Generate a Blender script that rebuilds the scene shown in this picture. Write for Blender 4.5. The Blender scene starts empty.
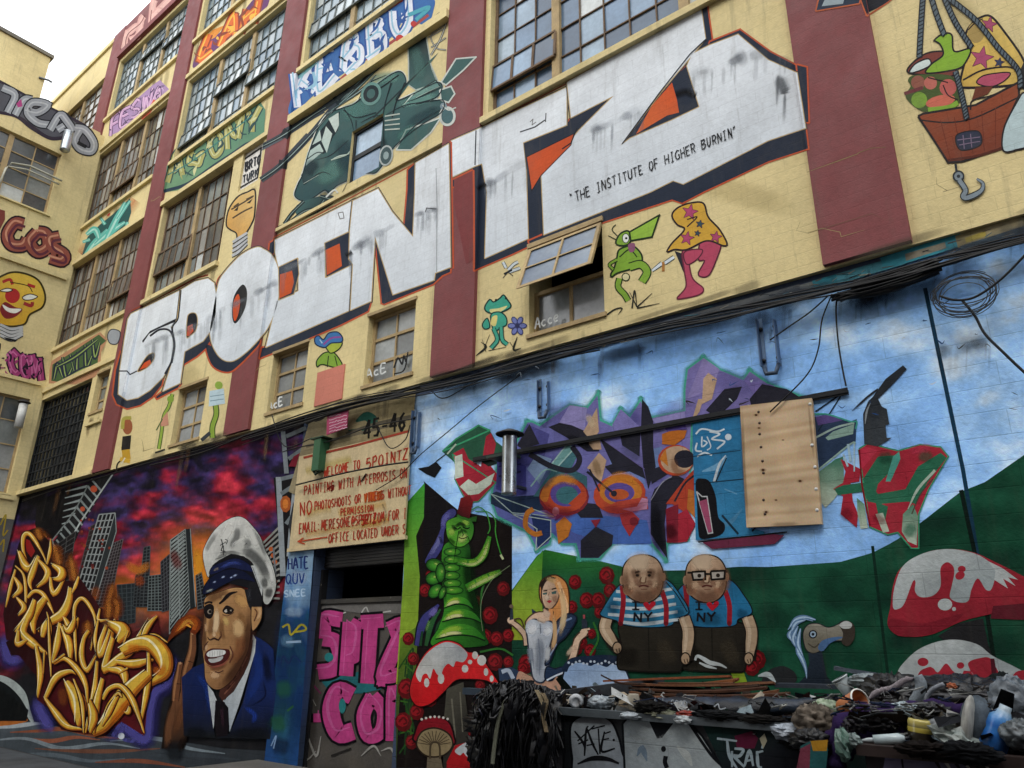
import bpy, bmesh, math, random
import numpy as np
from mathutils import Vector, Matrix
from mathutils.geometry import tessellate_polygon
random.seed(7)
SC = bpy.context.scene
C = SC.collection
# ------------------------------------------------------------------ camera, sky, light, exposure
FPX, DIST, CAMZ = 746.55, 6.8, 2.04
CR = np.array([0.78312559, 0.62172571, 0.0130939])
CU = np.array([0.19887406, -0.2703408, 0.94200051])
CF = np.array([-0.58920575, 0.73510067, 0.33535592])
EYE = np.array([0.0, -DIST, CAMZ])
cam_d = bpy.data.cameras.new('camera')
cam = bpy.data.objects.new('camera', cam_d)
C.objects.link(cam)
cam.matrix_world = Matrix(((CR[0], CU[0], -CF[0], EYE[0]), (CR[1], CU[1], -CF[1], EYE[1]), (CR[2], CU[2], -CF[2], EYE[2]), (0, 0, 0, 1)))
cam_d.sensor_width = 36.0
cam_d.lens = FPX / 1024 * 36
cam_d.clip_start, cam_d.clip_end = 0.05, 2000
SC.camera = cam
SUN_EL, SUN_AZ = 50, 285        # degrees; azimuth of the light counted from +X
world = bpy.data.worlds.new('World')
SC.world = world
world.use_nodes = True
wn, wl = world.node_tree.nodes, world.node_tree.links
wn.clear()
sky = wn.new('ShaderNodeTexSky')
sky.sky_type = 'NISHITA'
sky.sun_disc = False
sky.sun_elevation = math.radians(SUN_EL)
sky.sun_rotation = math.radians(90 - SUN_AZ)
sky.dust_density = 4.0
tc = wn.new('ShaderNodeTexCoord')
nz = wn.new('ShaderNodeTexNoise')
nz.inputs['Scale'].default_value = 2.2
nz.inputs['Detail'].default_value = 6
rp = wn.new('ShaderNodeValToRGB')
rp.color_ramp.elements[0].position, rp.color_ramp.elements[0].color = 0.3, (12.4, 13.2, 14.2, 1)
rp.color_ramp.elements[1].position, rp.color_ramp.elements[1].color = 0.7, (17.5, 17.5, 17.6, 1)
mx = wn.new('ShaderNodeMixRGB')
mx.inputs[0].default_value = 0.85
bg = wn.new('ShaderNodeBackground')
bg.inputs['Strength'].default_value = 0.1
wo = wn.new('ShaderNodeOutputWorld')
wl.new(tc.outputs['Generated'], nz.inputs['Vector'])
wl.new(nz.outputs['Fac'], rp.inputs[0])
wl.new(sky.outputs[0], mx.inputs[1])
wl.new(rp.outputs[0], mx.inputs[2])
wl.new(mx.outputs[0], bg.inputs['Color'])
wl.new(bg.outputs[0], wo.inputs['Surface'])
sun_d = bpy.data.lights.new('sun', 'SUN')
sun_d.energy, sun_d.angle, sun_d.color = 0.8, math.radians(25), (1.0, 0.95, 0.87)
sun = bpy.data.objects.new('sun', sun_d)
C.objects.link(sun)
_el, _az = math.radians(SUN_EL), math.radians(SUN_AZ)
sun.rotation_euler = Vector((math.cos(_el) * math.cos(_az), math.cos(_el) * math.sin(_az), math.sin(_el))).to_track_quat('Z', 'Y').to_euler()
SC.view_settings.view_transform = 'Standard'
SC.view_settings.look = 'None'
SC.view_settings.exposure = 0.68
SC.view_settings.gamma = 1.0
SC.view_settings.use_curve_mapping = False
SC.render.engine = 'CYCLES'
SC.cycles.transparent_max_bounces = 32

# ------------------------------------------------------------------ pixel rays of the survey camera -> points on real planes
def ray(x, y):
    return CF + CR * ((x - 512) / FPX) - CU * ((y - 384) / FPX)
def on_y(x, y, Y):                     # plane parallel to the long facade
    d = ray(x, y)
    return EYE + d * ((Y - EYE[1]) / d[1])
def on_x(x, y, X):                     # plane parallel to the wing
    d = ray(x, y)
    return EYE + d * ((X - EYE[0]) / d[0])
def on_z(x, y, Z):
    d = ray(x, y)
    return EYE + d * ((Z - EYE[2]) / d[2])
def to_px(p):
    v = np.asarray(p, float) - EYE
    w = v @ CF
    return (512 + FPX * (v @ CR) / w, 384 - FPX * (v @ CU) / w)

# ------------------------------------------------------------------ colours and materials
def lin(h, k=1.0):
    h = h.lstrip('#')
    o = []
    for i in (0, 2, 4):
        c = int(h[i:i + 2], 16) / 255
        o.append((c / 12.92 if c <= 0.04045 else ((c + 0.055) / 1.055) ** 2.4) * k)
    return o
def new_mat(name):
    m = bpy.data.materials.new(name)
    m.use_nodes = True
    m.node_tree.nodes.clear()
    return m, m.node_tree.nodes, m.node_tree.links
def surf_mat(name, col=None, rough=0.7, spec=0.3, metal=0.0, var=0.18, scale=1.2, fine=40.0, grime=0.0, grime_col='4a4436',
             block=None, bump=0.25, vcol=False, streak=0.0, alpha=False, wear=0.0, coat=0.0):
    """Painted / weathered surface: base colour (or painted vertex colour) broken by noise, optional block joints, drips and dirt."""
    m, N, L = new_mat(name)
    out = N.new('ShaderNodeOutputMaterial')
    bs = N.new('ShaderNodeBsdfPrincipled')
    bs.inputs['Roughness'].default_value = rough
    bs.inputs['Specular IOR Level'].default_value = spec
    bs.inputs['Metallic'].default_value = metal
    bs.inputs['Coat Weight'].default_value = coat
    geo = N.new('ShaderNodeNewGeometry')
    pos = geo.outputs['Position']
    if vcol:
        a = N.new('ShaderNodeAttribute')
        a.attribute_name = 'Col'
        cur = a.outputs['Color']
    else:
        a = N.new('ShaderNodeRGB')
        a.outputs[0].default_value = (*lin(col), 1)
        cur = a.outputs[0]
    def noise(sc, det=5, vec=None, rgh=0.6):
        n = N.new('ShaderNodeTexNoise')
        n.inputs['Scale'].default_value = sc
        n.inputs['Detail'].default_value = det
        n.inputs['Roughness'].default_value = rgh
        L.new(vec or pos, n.inputs['Vector'])
        return n.outputs['Fac']
    def mapr(v, a0, a1, b0, b1):
        n = N.new('ShaderNodeMapRange')
        for i, k in enumerate((a0, a1, b0, b1)):
            n.inputs[i + 1].default_value = k
        L.new(v, n.inputs[0])
        return n.outputs[0]
    def mul(c, v):
        n = N.new('ShaderNodeMixRGB')
        n.blend_type = 'MULTIPLY'
        n.inputs[0].default_value = 1
        L.new(c, n.inputs[1])
        L.new(v, n.inputs[2])
        return n.outputs[0]
    def mix(c, v, h):
        n = N.new('ShaderNodeMixRGB')
        L.new(v, n.inputs[0])
        L.new(c, n.inputs[1])
        n.inputs[2].default_value = (*lin(h), 1)
        return n.outputs[0]
    if var:
        cur = mul(cur, mapr(noise(scale, 6), 0.3, 0.7, 1 - var, 1 + var * 0.6))
        cur = mul(cur, mapr(noise(fine, 3), 0.3, 0.7, 1 - var * 0.5, 1 + var * 0.4))
    height = noise(fine * 2.2, 4)
    if streak or grime:
        mp = N.new('ShaderNodeMapping')
        mp.inputs['Scale'].default_value = (3.2, 3.2, 0.22)
        L.new(pos, mp.inputs['Vector'])
        sv = noise(1.7, 6, mp.outputs[0], 0.7)
    if streak:
        cur = mix(cur, mapr(sv, 0.56, 0.8, 0.0, streak), '5d574b')
    if grime:
        cur = mix(cur, mapr(noise(0.9, 8, None, 0.72), 0.52, 0.75, 0.0, grime), grime_col)
    if wear:
        cur = mix(cur, mapr(noise(9.0, 9, None, 0.75), 0.66, 0.7, 0.0, wear), 'a8a296')
    if block:
        sx = N.new('ShaderNodeSeparateXYZ')
        L.new(pos, sx.inputs[0])
        ad = N.new('ShaderNodeMath')
        ad.operation = 'ADD'
        L.new(sx.outputs[0], ad.inputs[0])
        L.new(sx.outputs[1], ad.inputs[1])
        cb = N.new('ShaderNodeCombineXYZ')
        L.new(ad.outputs[0], cb.inputs[0])
        L.new(sx.outputs[2], cb.inputs[1])
        bk = N.new('ShaderNodeTexBrick')
        bk.inputs['Scale'].default_value = 1.0
        bk.inputs['Brick Width'].default_value, bk.inputs['Row Height'].default_value = block[0], block[1]
        bk.inputs['Mortar Size'].default_value = block[2]
        bk.inputs['Mortar Smooth'].default_value = 0.4
        bk.inputs['Color1'].default_value = (1, 1, 1, 1)
        bk.inputs['Color2'].default_value = (block[4],) * 3 + (1,)
        bk.inputs['Mortar'].default_value = (block[3],) * 3 + (1,)
        L.new(cb.outputs[0], bk.inputs['Vector'])
        cur = mul(cur, bk.outputs['Color'])
        hh = N.new('ShaderNodeMath')
        hh.operation = 'MULTIPLY_ADD'
        L.new(bk.outputs['Fac'], hh.inputs[0])
        hh.inputs[1].default_value = -1.2
        L.new(height, hh.inputs[2])
        height = hh.outputs[0]
    bp = N.new('ShaderNodeBump')
    bp.inputs['Strength'].default_value = bump
    bp.inputs['Distance'].default_value = 0.012
    L.new(height, bp.inputs['Height'])
    L.new(bp.outputs[0], bs.inputs['Normal'])
    L.new(cur, bs.inputs['Base Color'])
    L.new(mapr(noise(3.0, 4), 0.3, 0.7, max(0.02, rough - 0.1), min(1, rough + 0.1)), bs.inputs['Roughness'])
    if alpha:
        L.new(a.outputs['Alpha'], bs.inputs['Alpha'])
    L.new(bs.outputs[0], out.inputs['Surface'])
    return m
PAINT = surf_mat('mural_paint', vcol=True, rough=0.7, spec=0.07, var=0.24, scale=2.6, fine=20, block=(0.8, 0.205, 0.005, 0.8, 0.94), bump=0.35, streak=0.16, grime=0.22, grime_col='2c2a2a')
PAINTU = surf_mat('upper_mural_paint', vcol=True, rough=0.7, spec=0.1, var=0.15, scale=1.5, fine=22, block=(0.42, 0.14, 0.004, 0.86, 0.98), bump=0.25, streak=0.42, grime=0.26, grime_col='6d675c')
SPRAY = surf_mat('sprayed_haze_paint', vcol=True, rough=0.7, spec=0.07, var=0.1, alpha=True, bump=0.1)
GENERIC = surf_mat('coloured_finish', vcol=True, rough=0.5, spec=0.4, var=0.2, scale=6, fine=60, bump=0.15)
GLOSS = surf_mat('glossy_plastic', vcol=True, rough=0.22, spec=0.5, var=0.15, scale=9, fine=70, bump=0.05)
CLOTH = surf_mat('crumpled_cloth', vcol=True, rough=0.85, spec=0.15, var=0.35, scale=10, fine=90, bump=0.5)
YEL = surf_mat('pale_yellow_wall_paint', 'd8c792', rough=0.75, var=0.15, scale=0.6, fine=18, block=(0.42, 0.14, 0.004, 0.86, 0.97), streak=0.6, grime=0.34, grime_col='8a7a52', bump=0.35)
RED = surf_mat('brick_red_pilaster_paint', '7c4243', rough=0.7, var=0.2, scale=0.8, fine=24, block=(0.42, 0.14, 0.004, 0.9, 0.97), streak=0.35, wear=0.12, bump=0.3)
DARK = surf_mat('dark_void_paint', '0c0c0d', rough=0.8, var=0.3)
CONC = surf_mat('worn_concrete', '5d5b57', rough=0.85, var=0.3, scale=1.5, grime=0.4, bump=0.5)
ASPH = surf_mat('cracked_asphalt', '3b3b3c', rough=0.9, var=0.3, scale=2.5, fine=120, grime=0.3, bump=0.7)
STEEL = surf_mat('dull_grey_steel', '6a6f74', rough=0.45, metal=0.6, var=0.3, scale=5, grime=0.3, bump=0.1)
GALV = surf_mat('galvanised_pipe', 'b9c0c4', rough=0.3, metal=0.9, var=0.2, scale=6, bump=0.06)
BLKRUB = surf_mat('black_cable_rubber', '101113', rough=0.55, var=0.3)
ROOFING = surf_mat('grey_roof_felt', '4b4a48', rough=0.9, var=0.3)

# ------------------------------------------------------------------ object helpers
def link(name, me, mats, parent=None):
    o = bpy.data.objects.new(name, me)
    for m in (mats if isinstance(mats, (list, tuple)) else [mats]):
        me.materials.append(m)
    C.objects.link(o)
    if parent is not None:
        o.parent = parent
        o.matrix_parent_inverse = Matrix.Translation(parent.location).inverted()
    return o
def tag(o, label=None, cat=None, group=None, kind=None):
    if label: o['label'] = label
    if cat: o['category'] = cat
    if group: o['group'] = group
    if kind: o['kind'] = kind
    return o
def empty(name, loc, label, cat, group=None):
    o = bpy.data.objects.new(name, None)
    o.location = loc
    o.empty_display_size = 0.2
    C.objects.link(o)
    return tag(o, label, cat, group)
class MB:
    """Collects shapes (world coordinates) with a painted colour and links them as ONE mesh object."""
    def __init__(s): s.v, s.f, s.c, s.sm = [], [], [], []
    def add(s, vs, fs, col=(0.5, 0.5, 0.5), smooth=False):
        if isinstance(col, str): col = lin(col)
        b = len(s.v)
        s.v += [tuple(map(float, p)) for p in vs]
        s.f += [[b + i for i in f] for f in fs]
        s.c += [tuple(col)] * len(vs) if not isinstance(col, list) or not isinstance(col[0], (list, tuple)) else [tuple(c) for c in col]
        s.sm += [smooth] * len(fs)
        return s
    def box(s, x0, x1, y0, y1, z0, z1, col='808080', M=None):
        vs = [(x, y, z) for z in (z0, z1) for y in (y0, y1) for x in (x0, x1)]
        if M is not None: vs = [tuple(M @ Vector(p)) for p in vs]
        return s.add(vs, [(0, 2, 3, 1), (4, 5, 7, 6), (0, 1, 5, 4), (2, 6, 7, 3), (0, 4, 6, 2), (1, 3, 7, 5)], lin(col) if isinstance(col, str) else col)
    def tube(s, pts, r, col='808080', n=8, cap=True):
        pts = [Vector(p) for p in pts]
        rs = r if isinstance(r, (list, tuple)) else [r] * len(pts)
        rings = []
        up = Vector((0.13, 0.31, 0.94))
        for i, p in enumerate(pts):
            t = (pts[min(i + 1, len(pts) - 1)] - pts[max(i - 1, 0)]).normalized()
            a = t.cross(up)
            if a.length < 1e-3: a = t.cross(Vector((1, 0, 0)))
            a.normalize()
            b = t.cross(a)
            rings.append([p + (a * math.cos(k * 2 * math.pi / n) + b * math.sin(k * 2 * math.pi / n)) * rs[i] for k in range(n)])
        vs = [q for R_ in rings for q in R_]
        fs = [(i * n + k, i * n + (k + 1) % n, (i + 1) * n + (k + 1) % n, (i + 1) * n + k) for i in range(len(pts) - 1) for k in range(n)]
        if cap: fs += [tuple(range(n))[::-1], tuple((len(pts) - 1) * n + k for k in range(n))]
        return s.add(vs, fs, lin(col) if isinstance(col, str) else col, True)
    def lathe(s, prof, M=None, col='808080', n=16):          # prof: (radius, height[, colour])
        vs, cs = [], []
        for p in prof:
            for k in range(n):
                a = k * 2 * math.pi / n
                q = Vector((p[0] * math.cos(a), p[0] * math.sin(a), p[1]))
                vs.append(tuple(M @ q) if M is not None else tuple(q))
                cs.append(tuple(lin(p[2] if len(p) > 2 else col)))
        fs = [(i * n + k, i * n + (k + 1) % n, (i + 1) * n + (k + 1) % n, (i + 1) * n + k) for i in range(len(prof) - 1) for k in range(n)]
        return s.add(vs, fs, [list(c) for c in cs], True)
    def build(s, name, mat, parent=None):
        me = bpy.data.meshes.new(name)
        me.from_pydata(s.v, [], s.f)
        me.polygons.foreach_set('use_smooth', s.sm)
        at = me.color_attributes.new('Col', 'FLOAT_COLOR', 'POINT')
        at.data.foreach_set('color', np.array([(*c[:3], c[3] if len(c) > 3 else 1.0) for c in s.c], dtype=np.float32).ravel())
        me.update()
        return link(name, me, mat, parent)
# ------------------------------------------------------------------ paint: flat coats of paint on the walls, each a real sheet lying on its wall
PIL = [(-22.10, -21.34), (-17.03, -16.27), (-11.91, -11.15), (-6.84, -6.075), (-1.641, -0.875), (3.55, 4.31)]   # red pilasters (x from, x to)
PILD = 0.06
HOLES = []                                         # window openings no paint can lie on (x0, x1, z0, z1)
LOWY = 0.06                                        # the ground floor wall stands 6 cm back under the upper one
STEP = 0.00007
def cat_rom(P, n=6, closed=True):
    P = [np.array(p, float) for p in P]
    m = len(P)
    if m < 3: return P
    out = []
    for i in range(m if closed else m - 1):
        p1, p2 = P[i], P[(i + 1) % m]
        p0 = P[i - 1] if (closed or i > 0) else 2 * p1 - p2
        p3 = P[(i + 2) % m] if (closed or i + 2 < m) else 2 * p2 - p1
        d = np.linalg.norm(p2 - p1)
        k = max(2, min(n, int(d / 1.6) + 1))
        for j in range(k):
            t = j / k
            out.append(0.5 * (2 * p1 + (p2 - p0) * t + (2 * p0 - 5 * p1 + 4 * p2 - p3) * t * t + (3 * p1 - p0 - 3 * p2 + p3) * t ** 3))
    if not closed: out.append(P[-1])
    return out
def clip_x(poly, x, keep_less, ax=0):
    out = []
    for i in range(len(poly)):
        a, b = poly[i], poly[(i + 1) % len(poly)]
        ia, ib = ((a[ax] <= x) == keep_less), ((b[ax] <= x) == keep_less)
        if ia: out.append(a)
        if ia != ib:
            t = (x - a[ax]) / (b[ax] - a[ax])
            out.append(a + (b - a) * t)
    return out
def punch(polys, h):
    """Cuts one window opening out of convex pieces."""
    out = []
    for q in polys:
        xs, zs = [p[0] for p in q], [p[2] for p in q]
        if max(xs) <= h[0] or min(xs) >= h[1] or max(zs) <= h[2] or min(zs) >= h[3]:
            out.append(q)
            continue
        out += [clip_x(q, h[0], True), clip_x(q, h[1], False)]
        m = clip_x(clip_x(q, h[0], False), h[1], True) if len(q) > 2 else []
        if len(m) > 2: out += [clip_x(m, h[2], True, 2), clip_x(m, h[3], False, 2)]
    return [q for q in out if len(q) > 2]
class Art:
    """One painted figure. Points are read off the photograph and carried along the survey rays to the wall they are painted on."""
    def __init__(s, name, surf='L', base=0.004, mat=None, X=None, Y=None):
        s.name, s.surf, s.base, s.mat, s.X, s.Y = name, surf, base, mat, X, Y
        s.o = (0, 0, 1.0)
        s.layer, s.eps = 0, 0.0
        s.v, s.f, s.c = [], [], []
        s.alpha = False
    def r(s, col, row):
        s.o = (256 * col, 192 * row, 0.25)
        return s
    def g(s):
        s.o = (0, 0, 1.0)
        return s
    def pts(s, p):
        if isinstance(p, str):
            q = [float(t) for t in p.replace(',', ' ').split()]
            p = list(zip(q[0::2], q[1::2]))
        return [np.array((s.o[0] + x * s.o[2], s.o[1] + y * s.o[2])) for x, y in p]
    def place(s, tri, cols):
        off = s.base + s.layer * STEP + s.eps
        if s.surf == 'L': w = [on_y(x, y, LOWY - off) for x, y in tri]
        elif s.surf == 'Y': w = [on_y(x, y, s.Y - off) for x, y in tri]
        elif s.surf == 'X': w = [on_x(x, y, s.X + off) for x, y in tri]
        if s.surf != 'U':
            b = len(s.v)
            s.v += w
            s.c += cols
            s.f.append(list(range(b, b + len(w))))
            return
        def put(q):
            b = len(s.v)
            s.v += [p[:3] for p in q]
            s.c += [tuple(p[3:]) for p in q]
            s.f.append(list(range(b, b + len(q))))
        for depth in (0.0, PILD):
            w = [np.r_[on_y(x, y, -depth - off), np.array(c, float)] for (x, y), c in zip(tri, cols)]
            lo, hi = min(p[0] for p in w), max(p[0] for p in w)
            if depth: strips = PIL
            else: strips = [(-40, PIL[0][0])] + [(PIL[i][1], PIL[i + 1][0]) for i in range(len(PIL) - 1)]
            for a, b_ in strips:
                if hi <= a or lo >= b_: continue
                q = w
                if lo < a: q = clip_x(q, a, False)
                if hi > b_ and len(q) > 2: q = clip_x(q, b_, True)
                if len(q) > 2:
                    qs = [q]
                    if not depth:
                        for h in HOLES: qs = punch(qs, h)
                    for q in qs: put(q)
            if depth:                              # the side face of a pilaster that looks towards the street corner
                for a, b_ in PIL[1:4]:
                    if hi < b_ - 0.3 or lo > b_ + 0.3: continue
                    q = [np.r_[on_x(x, y, b_ + off), np.array(c, float)] for (x, y), c in zip(tri, cols)]
                    q = clip_x(q, -PILD - off, False, 1)
                    if len(q) > 2: q = clip_x(q, 0.0, True, 1)
                    if len(q) > 2: put(q)
    def col(s, c):
        if isinstance(c, str):
            return (*lin(c[:6]), 1.0) if len(c) <= 7 else (*lin(c[:6]), int(c[6:8], 16) / 255)
        return (*c, 1.0) if len(c) == 3 else tuple(c)
    def p(s, p, c, c2=None, gr=None, S=0):
        """Filled outline; S smooths it; c2 with gr = (x0, y0, x1, y1) fades from c to c2 along that line."""
        P = s.pts(p)
        if S: P = cat_rom(P, 7)
        s.layer += 1
        a = np.array(s.col(c))
        if c2:
            b = np.array(s.col(c2))
            g0, g1 = s.pts([(gr[0], gr[1]), (gr[2], gr[3])])
            d = g1 - g0
            dd = d @ d
            fn = lambda q: tuple(a + (b - a) * min(1, max(0, (q - g0) @ d / dd)))
        else: fn = lambda q: tuple(a)
        V = [Vector((q[0], q[1], 0)) for q in P]
        for t in tessellate_polygon([V]):
            s.place([P[i] for i in t], [fn(P[i]) for i in t])
        return s
    def l(s, p, w, c, S=1, t0=1.0, t1=1.0, ce=None, up=True):
        """Brush or can stroke of width w, tapering to t0 / t1 at its ends; ce fades its edges."""
        P = s.pts(p)
        w = w * s.o[2] if s.o[2] != 1 else w
        if S and len(P) > 2: P = cat_rom(P, 6, False)
        s.layer += 1 if up else 0.29
        cc = s.col(c)
        cs = [s.col(ce), cc, s.col(ce)] if ce else [cc, cc]
        if ce and cs[0][3] < 1: s.alpha = True
        D = [np.linalg.norm(b - a) for a, b in zip(P, P[1:])]
        tot = sum(D) or 1
        U = [0.0]
        for d in D: U.append(U[-1] + d / tot)
        runs, cur = [], [0]                       # break the stroke at sharp corners so that every limb keeps its width
        for i in range(1, len(P)):
            cur.append(i)
            if i < len(P) - 1 and D[i - 1] > 0 and D[i] > 0 and (P[i] - P[i - 1]) @ (P[i + 1] - P[i]) < 0.6 * D[i - 1] * D[i]:
                runs.append(cur)
                cur = [i]
        runs.append(cur)
        e = 0
        for R in runs:
            q, n = [P[i].copy() for i in R], len(R)
            if n < 2: continue
            for k, j in ((0, 1), (-1, -2)):
                L = np.linalg.norm(q[k] - q[j])
                if L > 0 and R[k] not in (0, len(P) - 1): q[k] = q[k] + (q[k] - q[j]) / L * w * .4
            rows = []
            for i in range(n):
                d = q[min(i + 1, n - 1)] - q[max(i - 1, 0)]
                L = np.linalg.norm(d) or 1
                nn = np.array((-d[1], d[0])) / L
                u = U[R[i]]
                ww = w / 2 * (t0 + (1 - t0) * min(1, u * 2.5) if u < 0.4 else (t1 + (1 - t1) * min(1, (1 - u) * 2.5) if u > 0.6 else 1))
                rows.append([q[i] - nn * ww, q[i], q[i] + nn * ww] if ce else [q[i] - nn * ww, q[i] + nn * ww])
            for i in range(n - 1):
                e += 1
                s.eps = (e % 5) * 1.3e-5
                for k in range(len(cs) - 1):
                    s.place([rows[i][k], rows[i + 1][k], rows[i + 1][k + 1], rows[i][k + 1]], [cs[k], cs[k], cs[k + 1], cs[k + 1]])
        s.eps = 0.0
        return s
    def sh(s, p, w, c, a='90', k=1.45):
        """Airbrushed mist: fades out on all sides."""
        P = s.pts(p)
        w = w * s.o[2] * k
        if len(P) == 2: P = [P[0], (P[0] + P[1]) / 2, P[1]]
        P = cat_rom(P, 7, False)
        d0, d1 = P[0] - P[1], P[-1] - P[-2]
        P = [P[0] + d0 / (np.linalg.norm(d0) or 1) * w * .22] + P + [P[-1] + d1 / (np.linalg.norm(d1) or 1) * w * .22]
        s.layer += 0.6
        s.alpha = True
        n = len(P)
        al = int(a, 16) / 255
        base = lin(c)
        rows, cols = [], []
        for i, q in enumerate(P):
            d = P[min(i + 1, n - 1)] - P[max(i - 1, 0)]
            L = np.linalg.norm(d) or 1
            nn = np.array((-d[1], d[0])) / L
            u = i / (n - 1)
            f = min(1, 3.2 * min(u, 1 - u))
            f = f * f * (3 - 2 * f)
            ww = w / 2 * (.45 + .55 * f)
            rows.append([q - nn * ww, q - nn * ww * .45, q + nn * ww * .45, q + nn * ww])
            cols.append([(*base, 0.0), (*base, al * f * .8), (*base, al * f * .8), (*base, 0.0)])
        for i in range(n - 1):
            s.eps = (i % 5) * 1.3e-5
            for j in range(3):
                s.place([rows[i][j], rows[i + 1][j], rows[i + 1][j + 1], rows[i][j + 1]], [cols[i][j], cols[i + 1][j], cols[i + 1][j + 1], cols[i][j + 1]])
        s.eps = 0.0
        return s
    def smear(s, p, w, c, n=9, a=80, drips=15):
        """Uneven dirt along a course of the wall, with drips under it."""
        P = cat_rom(s.pts(p), 8, False)
        o, s.o = s.o, (0, 0, 1.0)
        rr = random.Random(len(P) * 7 + int(P[0][0]))
        for k in range(n):
            i = rr.randrange(0, max(1, len(P) - 3))
            q = [P[i] + np.array((rr.uniform(-2, 2), rr.uniform(-w, w) * .3)), P[min(i + 2, len(P) - 1)], P[min(i + rr.randint(3, 6), len(P) - 1)] + np.array((0, rr.uniform(-w, w) * .3))]
            s.sh([tuple(x) for x in q], w * rr.uniform(.4, 1.5), c, '%02x' % int(a * rr.uniform(.3, 1)))
        for k in range(drips):
            q = P[rr.randrange(len(P))]
            L = rr.uniform(8, 34)
            s.sh([(q[0], q[1]), (q[0] - L * .02, q[1] + L * .5), (q[0] - L * .04, q[1] + L)], rr.uniform(1.5, 4), c, '%02x' % int(a * rr.uniform(.3, .8)))
        s.o = o
        return s
    def c_(s, x, y, r, c, ry=None, rot=0, ce=None, n=18, a0=0, a1=360):
        """Disc or ellipse; ce fades the rim."""
        o = s.pts([(x, y)])[0]
        k = s.o[2]
        r1, r2 = r * k, (ry if ry is not None else r) * k
        s.layer += 1
        cr_, sr_ = math.cos(math.radians(rot)), math.sin(math.radians(rot))
        ring = []
        for i in range(n + 1):
            t = math.radians(a0 + (a1 - a0) * i / n)
            ex, ey = r1 * math.cos(t), r2 * math.sin(t)
            ring.append(o + np.array((ex * cr_ - ey * sr_, ex * sr_ + ey * cr_)))
        cc, co = s.col(c), s.col(ce or c)
        if co[3] < 1: s.alpha = True
        for i in range(n): s.place([o, ring[i], ring[i + 1]], [cc, co, co])
        return s
    def outl(s, p, w, c, S=0):
        P = [tuple(q) for q in (p if not isinstance(p, str) else zip(*[iter([float(t) for t in p.replace(',', ' ').split()])] * 2))]
        if S:
            o, s.o = s.o, (0, 0, 1.0)
            Q = [np.array((o[0] + x * o[2], o[1] + y * o[2])) for x, y in P]
            Q = cat_rom(Q, 7)
            s.l([tuple(q) for q in Q] + [tuple(Q[0])], w * o[2] if o[2] != 1 else w, c, 0)
            s.o = o
        else: s.l(P + [P[0]], w, c, 0)
        return s
    def fo(s, p, fill, w, c, S=1, c2=None, gr=None):
        """Filled shape with an outline."""
        return s.p(p, fill, c2, gr, S).outl(p, w, c, S)
    def tex(s, quad, fn, nx, ny):
        """Sheet of sprayed colour: quad corners tl tr br bl, fn(s, t, px, py) -> colour."""
        q = s.pts(quad)
        s.layer += 1
        off = s.base + s.layer * STEP
        b = len(s.v)
        for j in range(ny + 1):
            for i in range(nx + 1):
                u, v = i / nx, j / ny
                p = (q[0] * (1 - u) + q[1] * u) * (1 - v) + (q[3] * (1 - u) + q[2] * u) * v
                s.v.append(on_y(p[0], p[1], (LOWY if s.surf == 'L' else s.Y) - off) if s.surf in 'LY' else on_x(p[0], p[1], s.X + off))
                s.c.append(s.col(fn(u, v, p[0], p[1])))
        s.f += [[b + j * (nx + 1) + i, b + j * (nx + 1) + i + 1, b + (j + 1) * (nx + 1) + i + 1, b + (j + 1) * (nx + 1) + i] for j in range(ny) for i in range(nx)]
        return s
    def build(s, parent, mat=None):
        me = bpy.data.meshes.new(s.name)
        me.from_pydata([tuple(map(float, p)) for p in s.v], [], s.f)
        at = me.color_attributes.new('Col', 'FLOAT_COLOR', 'POINT')
        at.data.foreach_set('color', np.array(s.c, dtype=np.float32).ravel())
        if s.alpha: me.polygons.foreach_set('material_index', [1 if min(s.c[i][3] for i in f) < 1 else 0 for f in s.f])
        me.update()
        m0 = mat or s.mat or (PAINTU if s.surf in 'UX' else PAINT)
        return link(s.name, me, [m0, SPRAY] if s.alpha else m0, parent)
# value noise for sprayed skies
_rng = np.random.RandomState(3)
_tab = _rng.rand(256, 256)
def vnoise(x, y):
    xi, yi = int(math.floor(x)), int(math.floor(y))
    fx, fy = x - xi, y - yi
    fx, fy = fx * fx * (3 - 2 * fx), fy * fy * (3 - 2 * fy)
    g = lambda a, b: _tab[a & 255, b & 255]
    return (g(xi, yi) * (1 - fx) + g(xi + 1, yi) * fx) * (1 - fy) + (g(xi, yi + 1) * (1 - fx) + g(xi + 1, yi + 1) * fx) * fy
def fbm(x, y, o=4):
    a, t, n = 0.5, 0, 0
    for _ in range(o):
        t += a * vnoise(x, y)
        n += a
        a *= 0.5
        x, y = x * 2.03 + 17.1, y * 2.03 + 5.7
    return t / n
def ramp(v, stops):
    v = max(stops[0][0], min(stops[-1][0], v))
    for (a, c), (b, d) in zip(stops, stops[1:]):
        if v <= b:
            k = (v - a) / (b - a)
            return tuple(x + (y - x) * k for x, y in zip(c, d))
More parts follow.
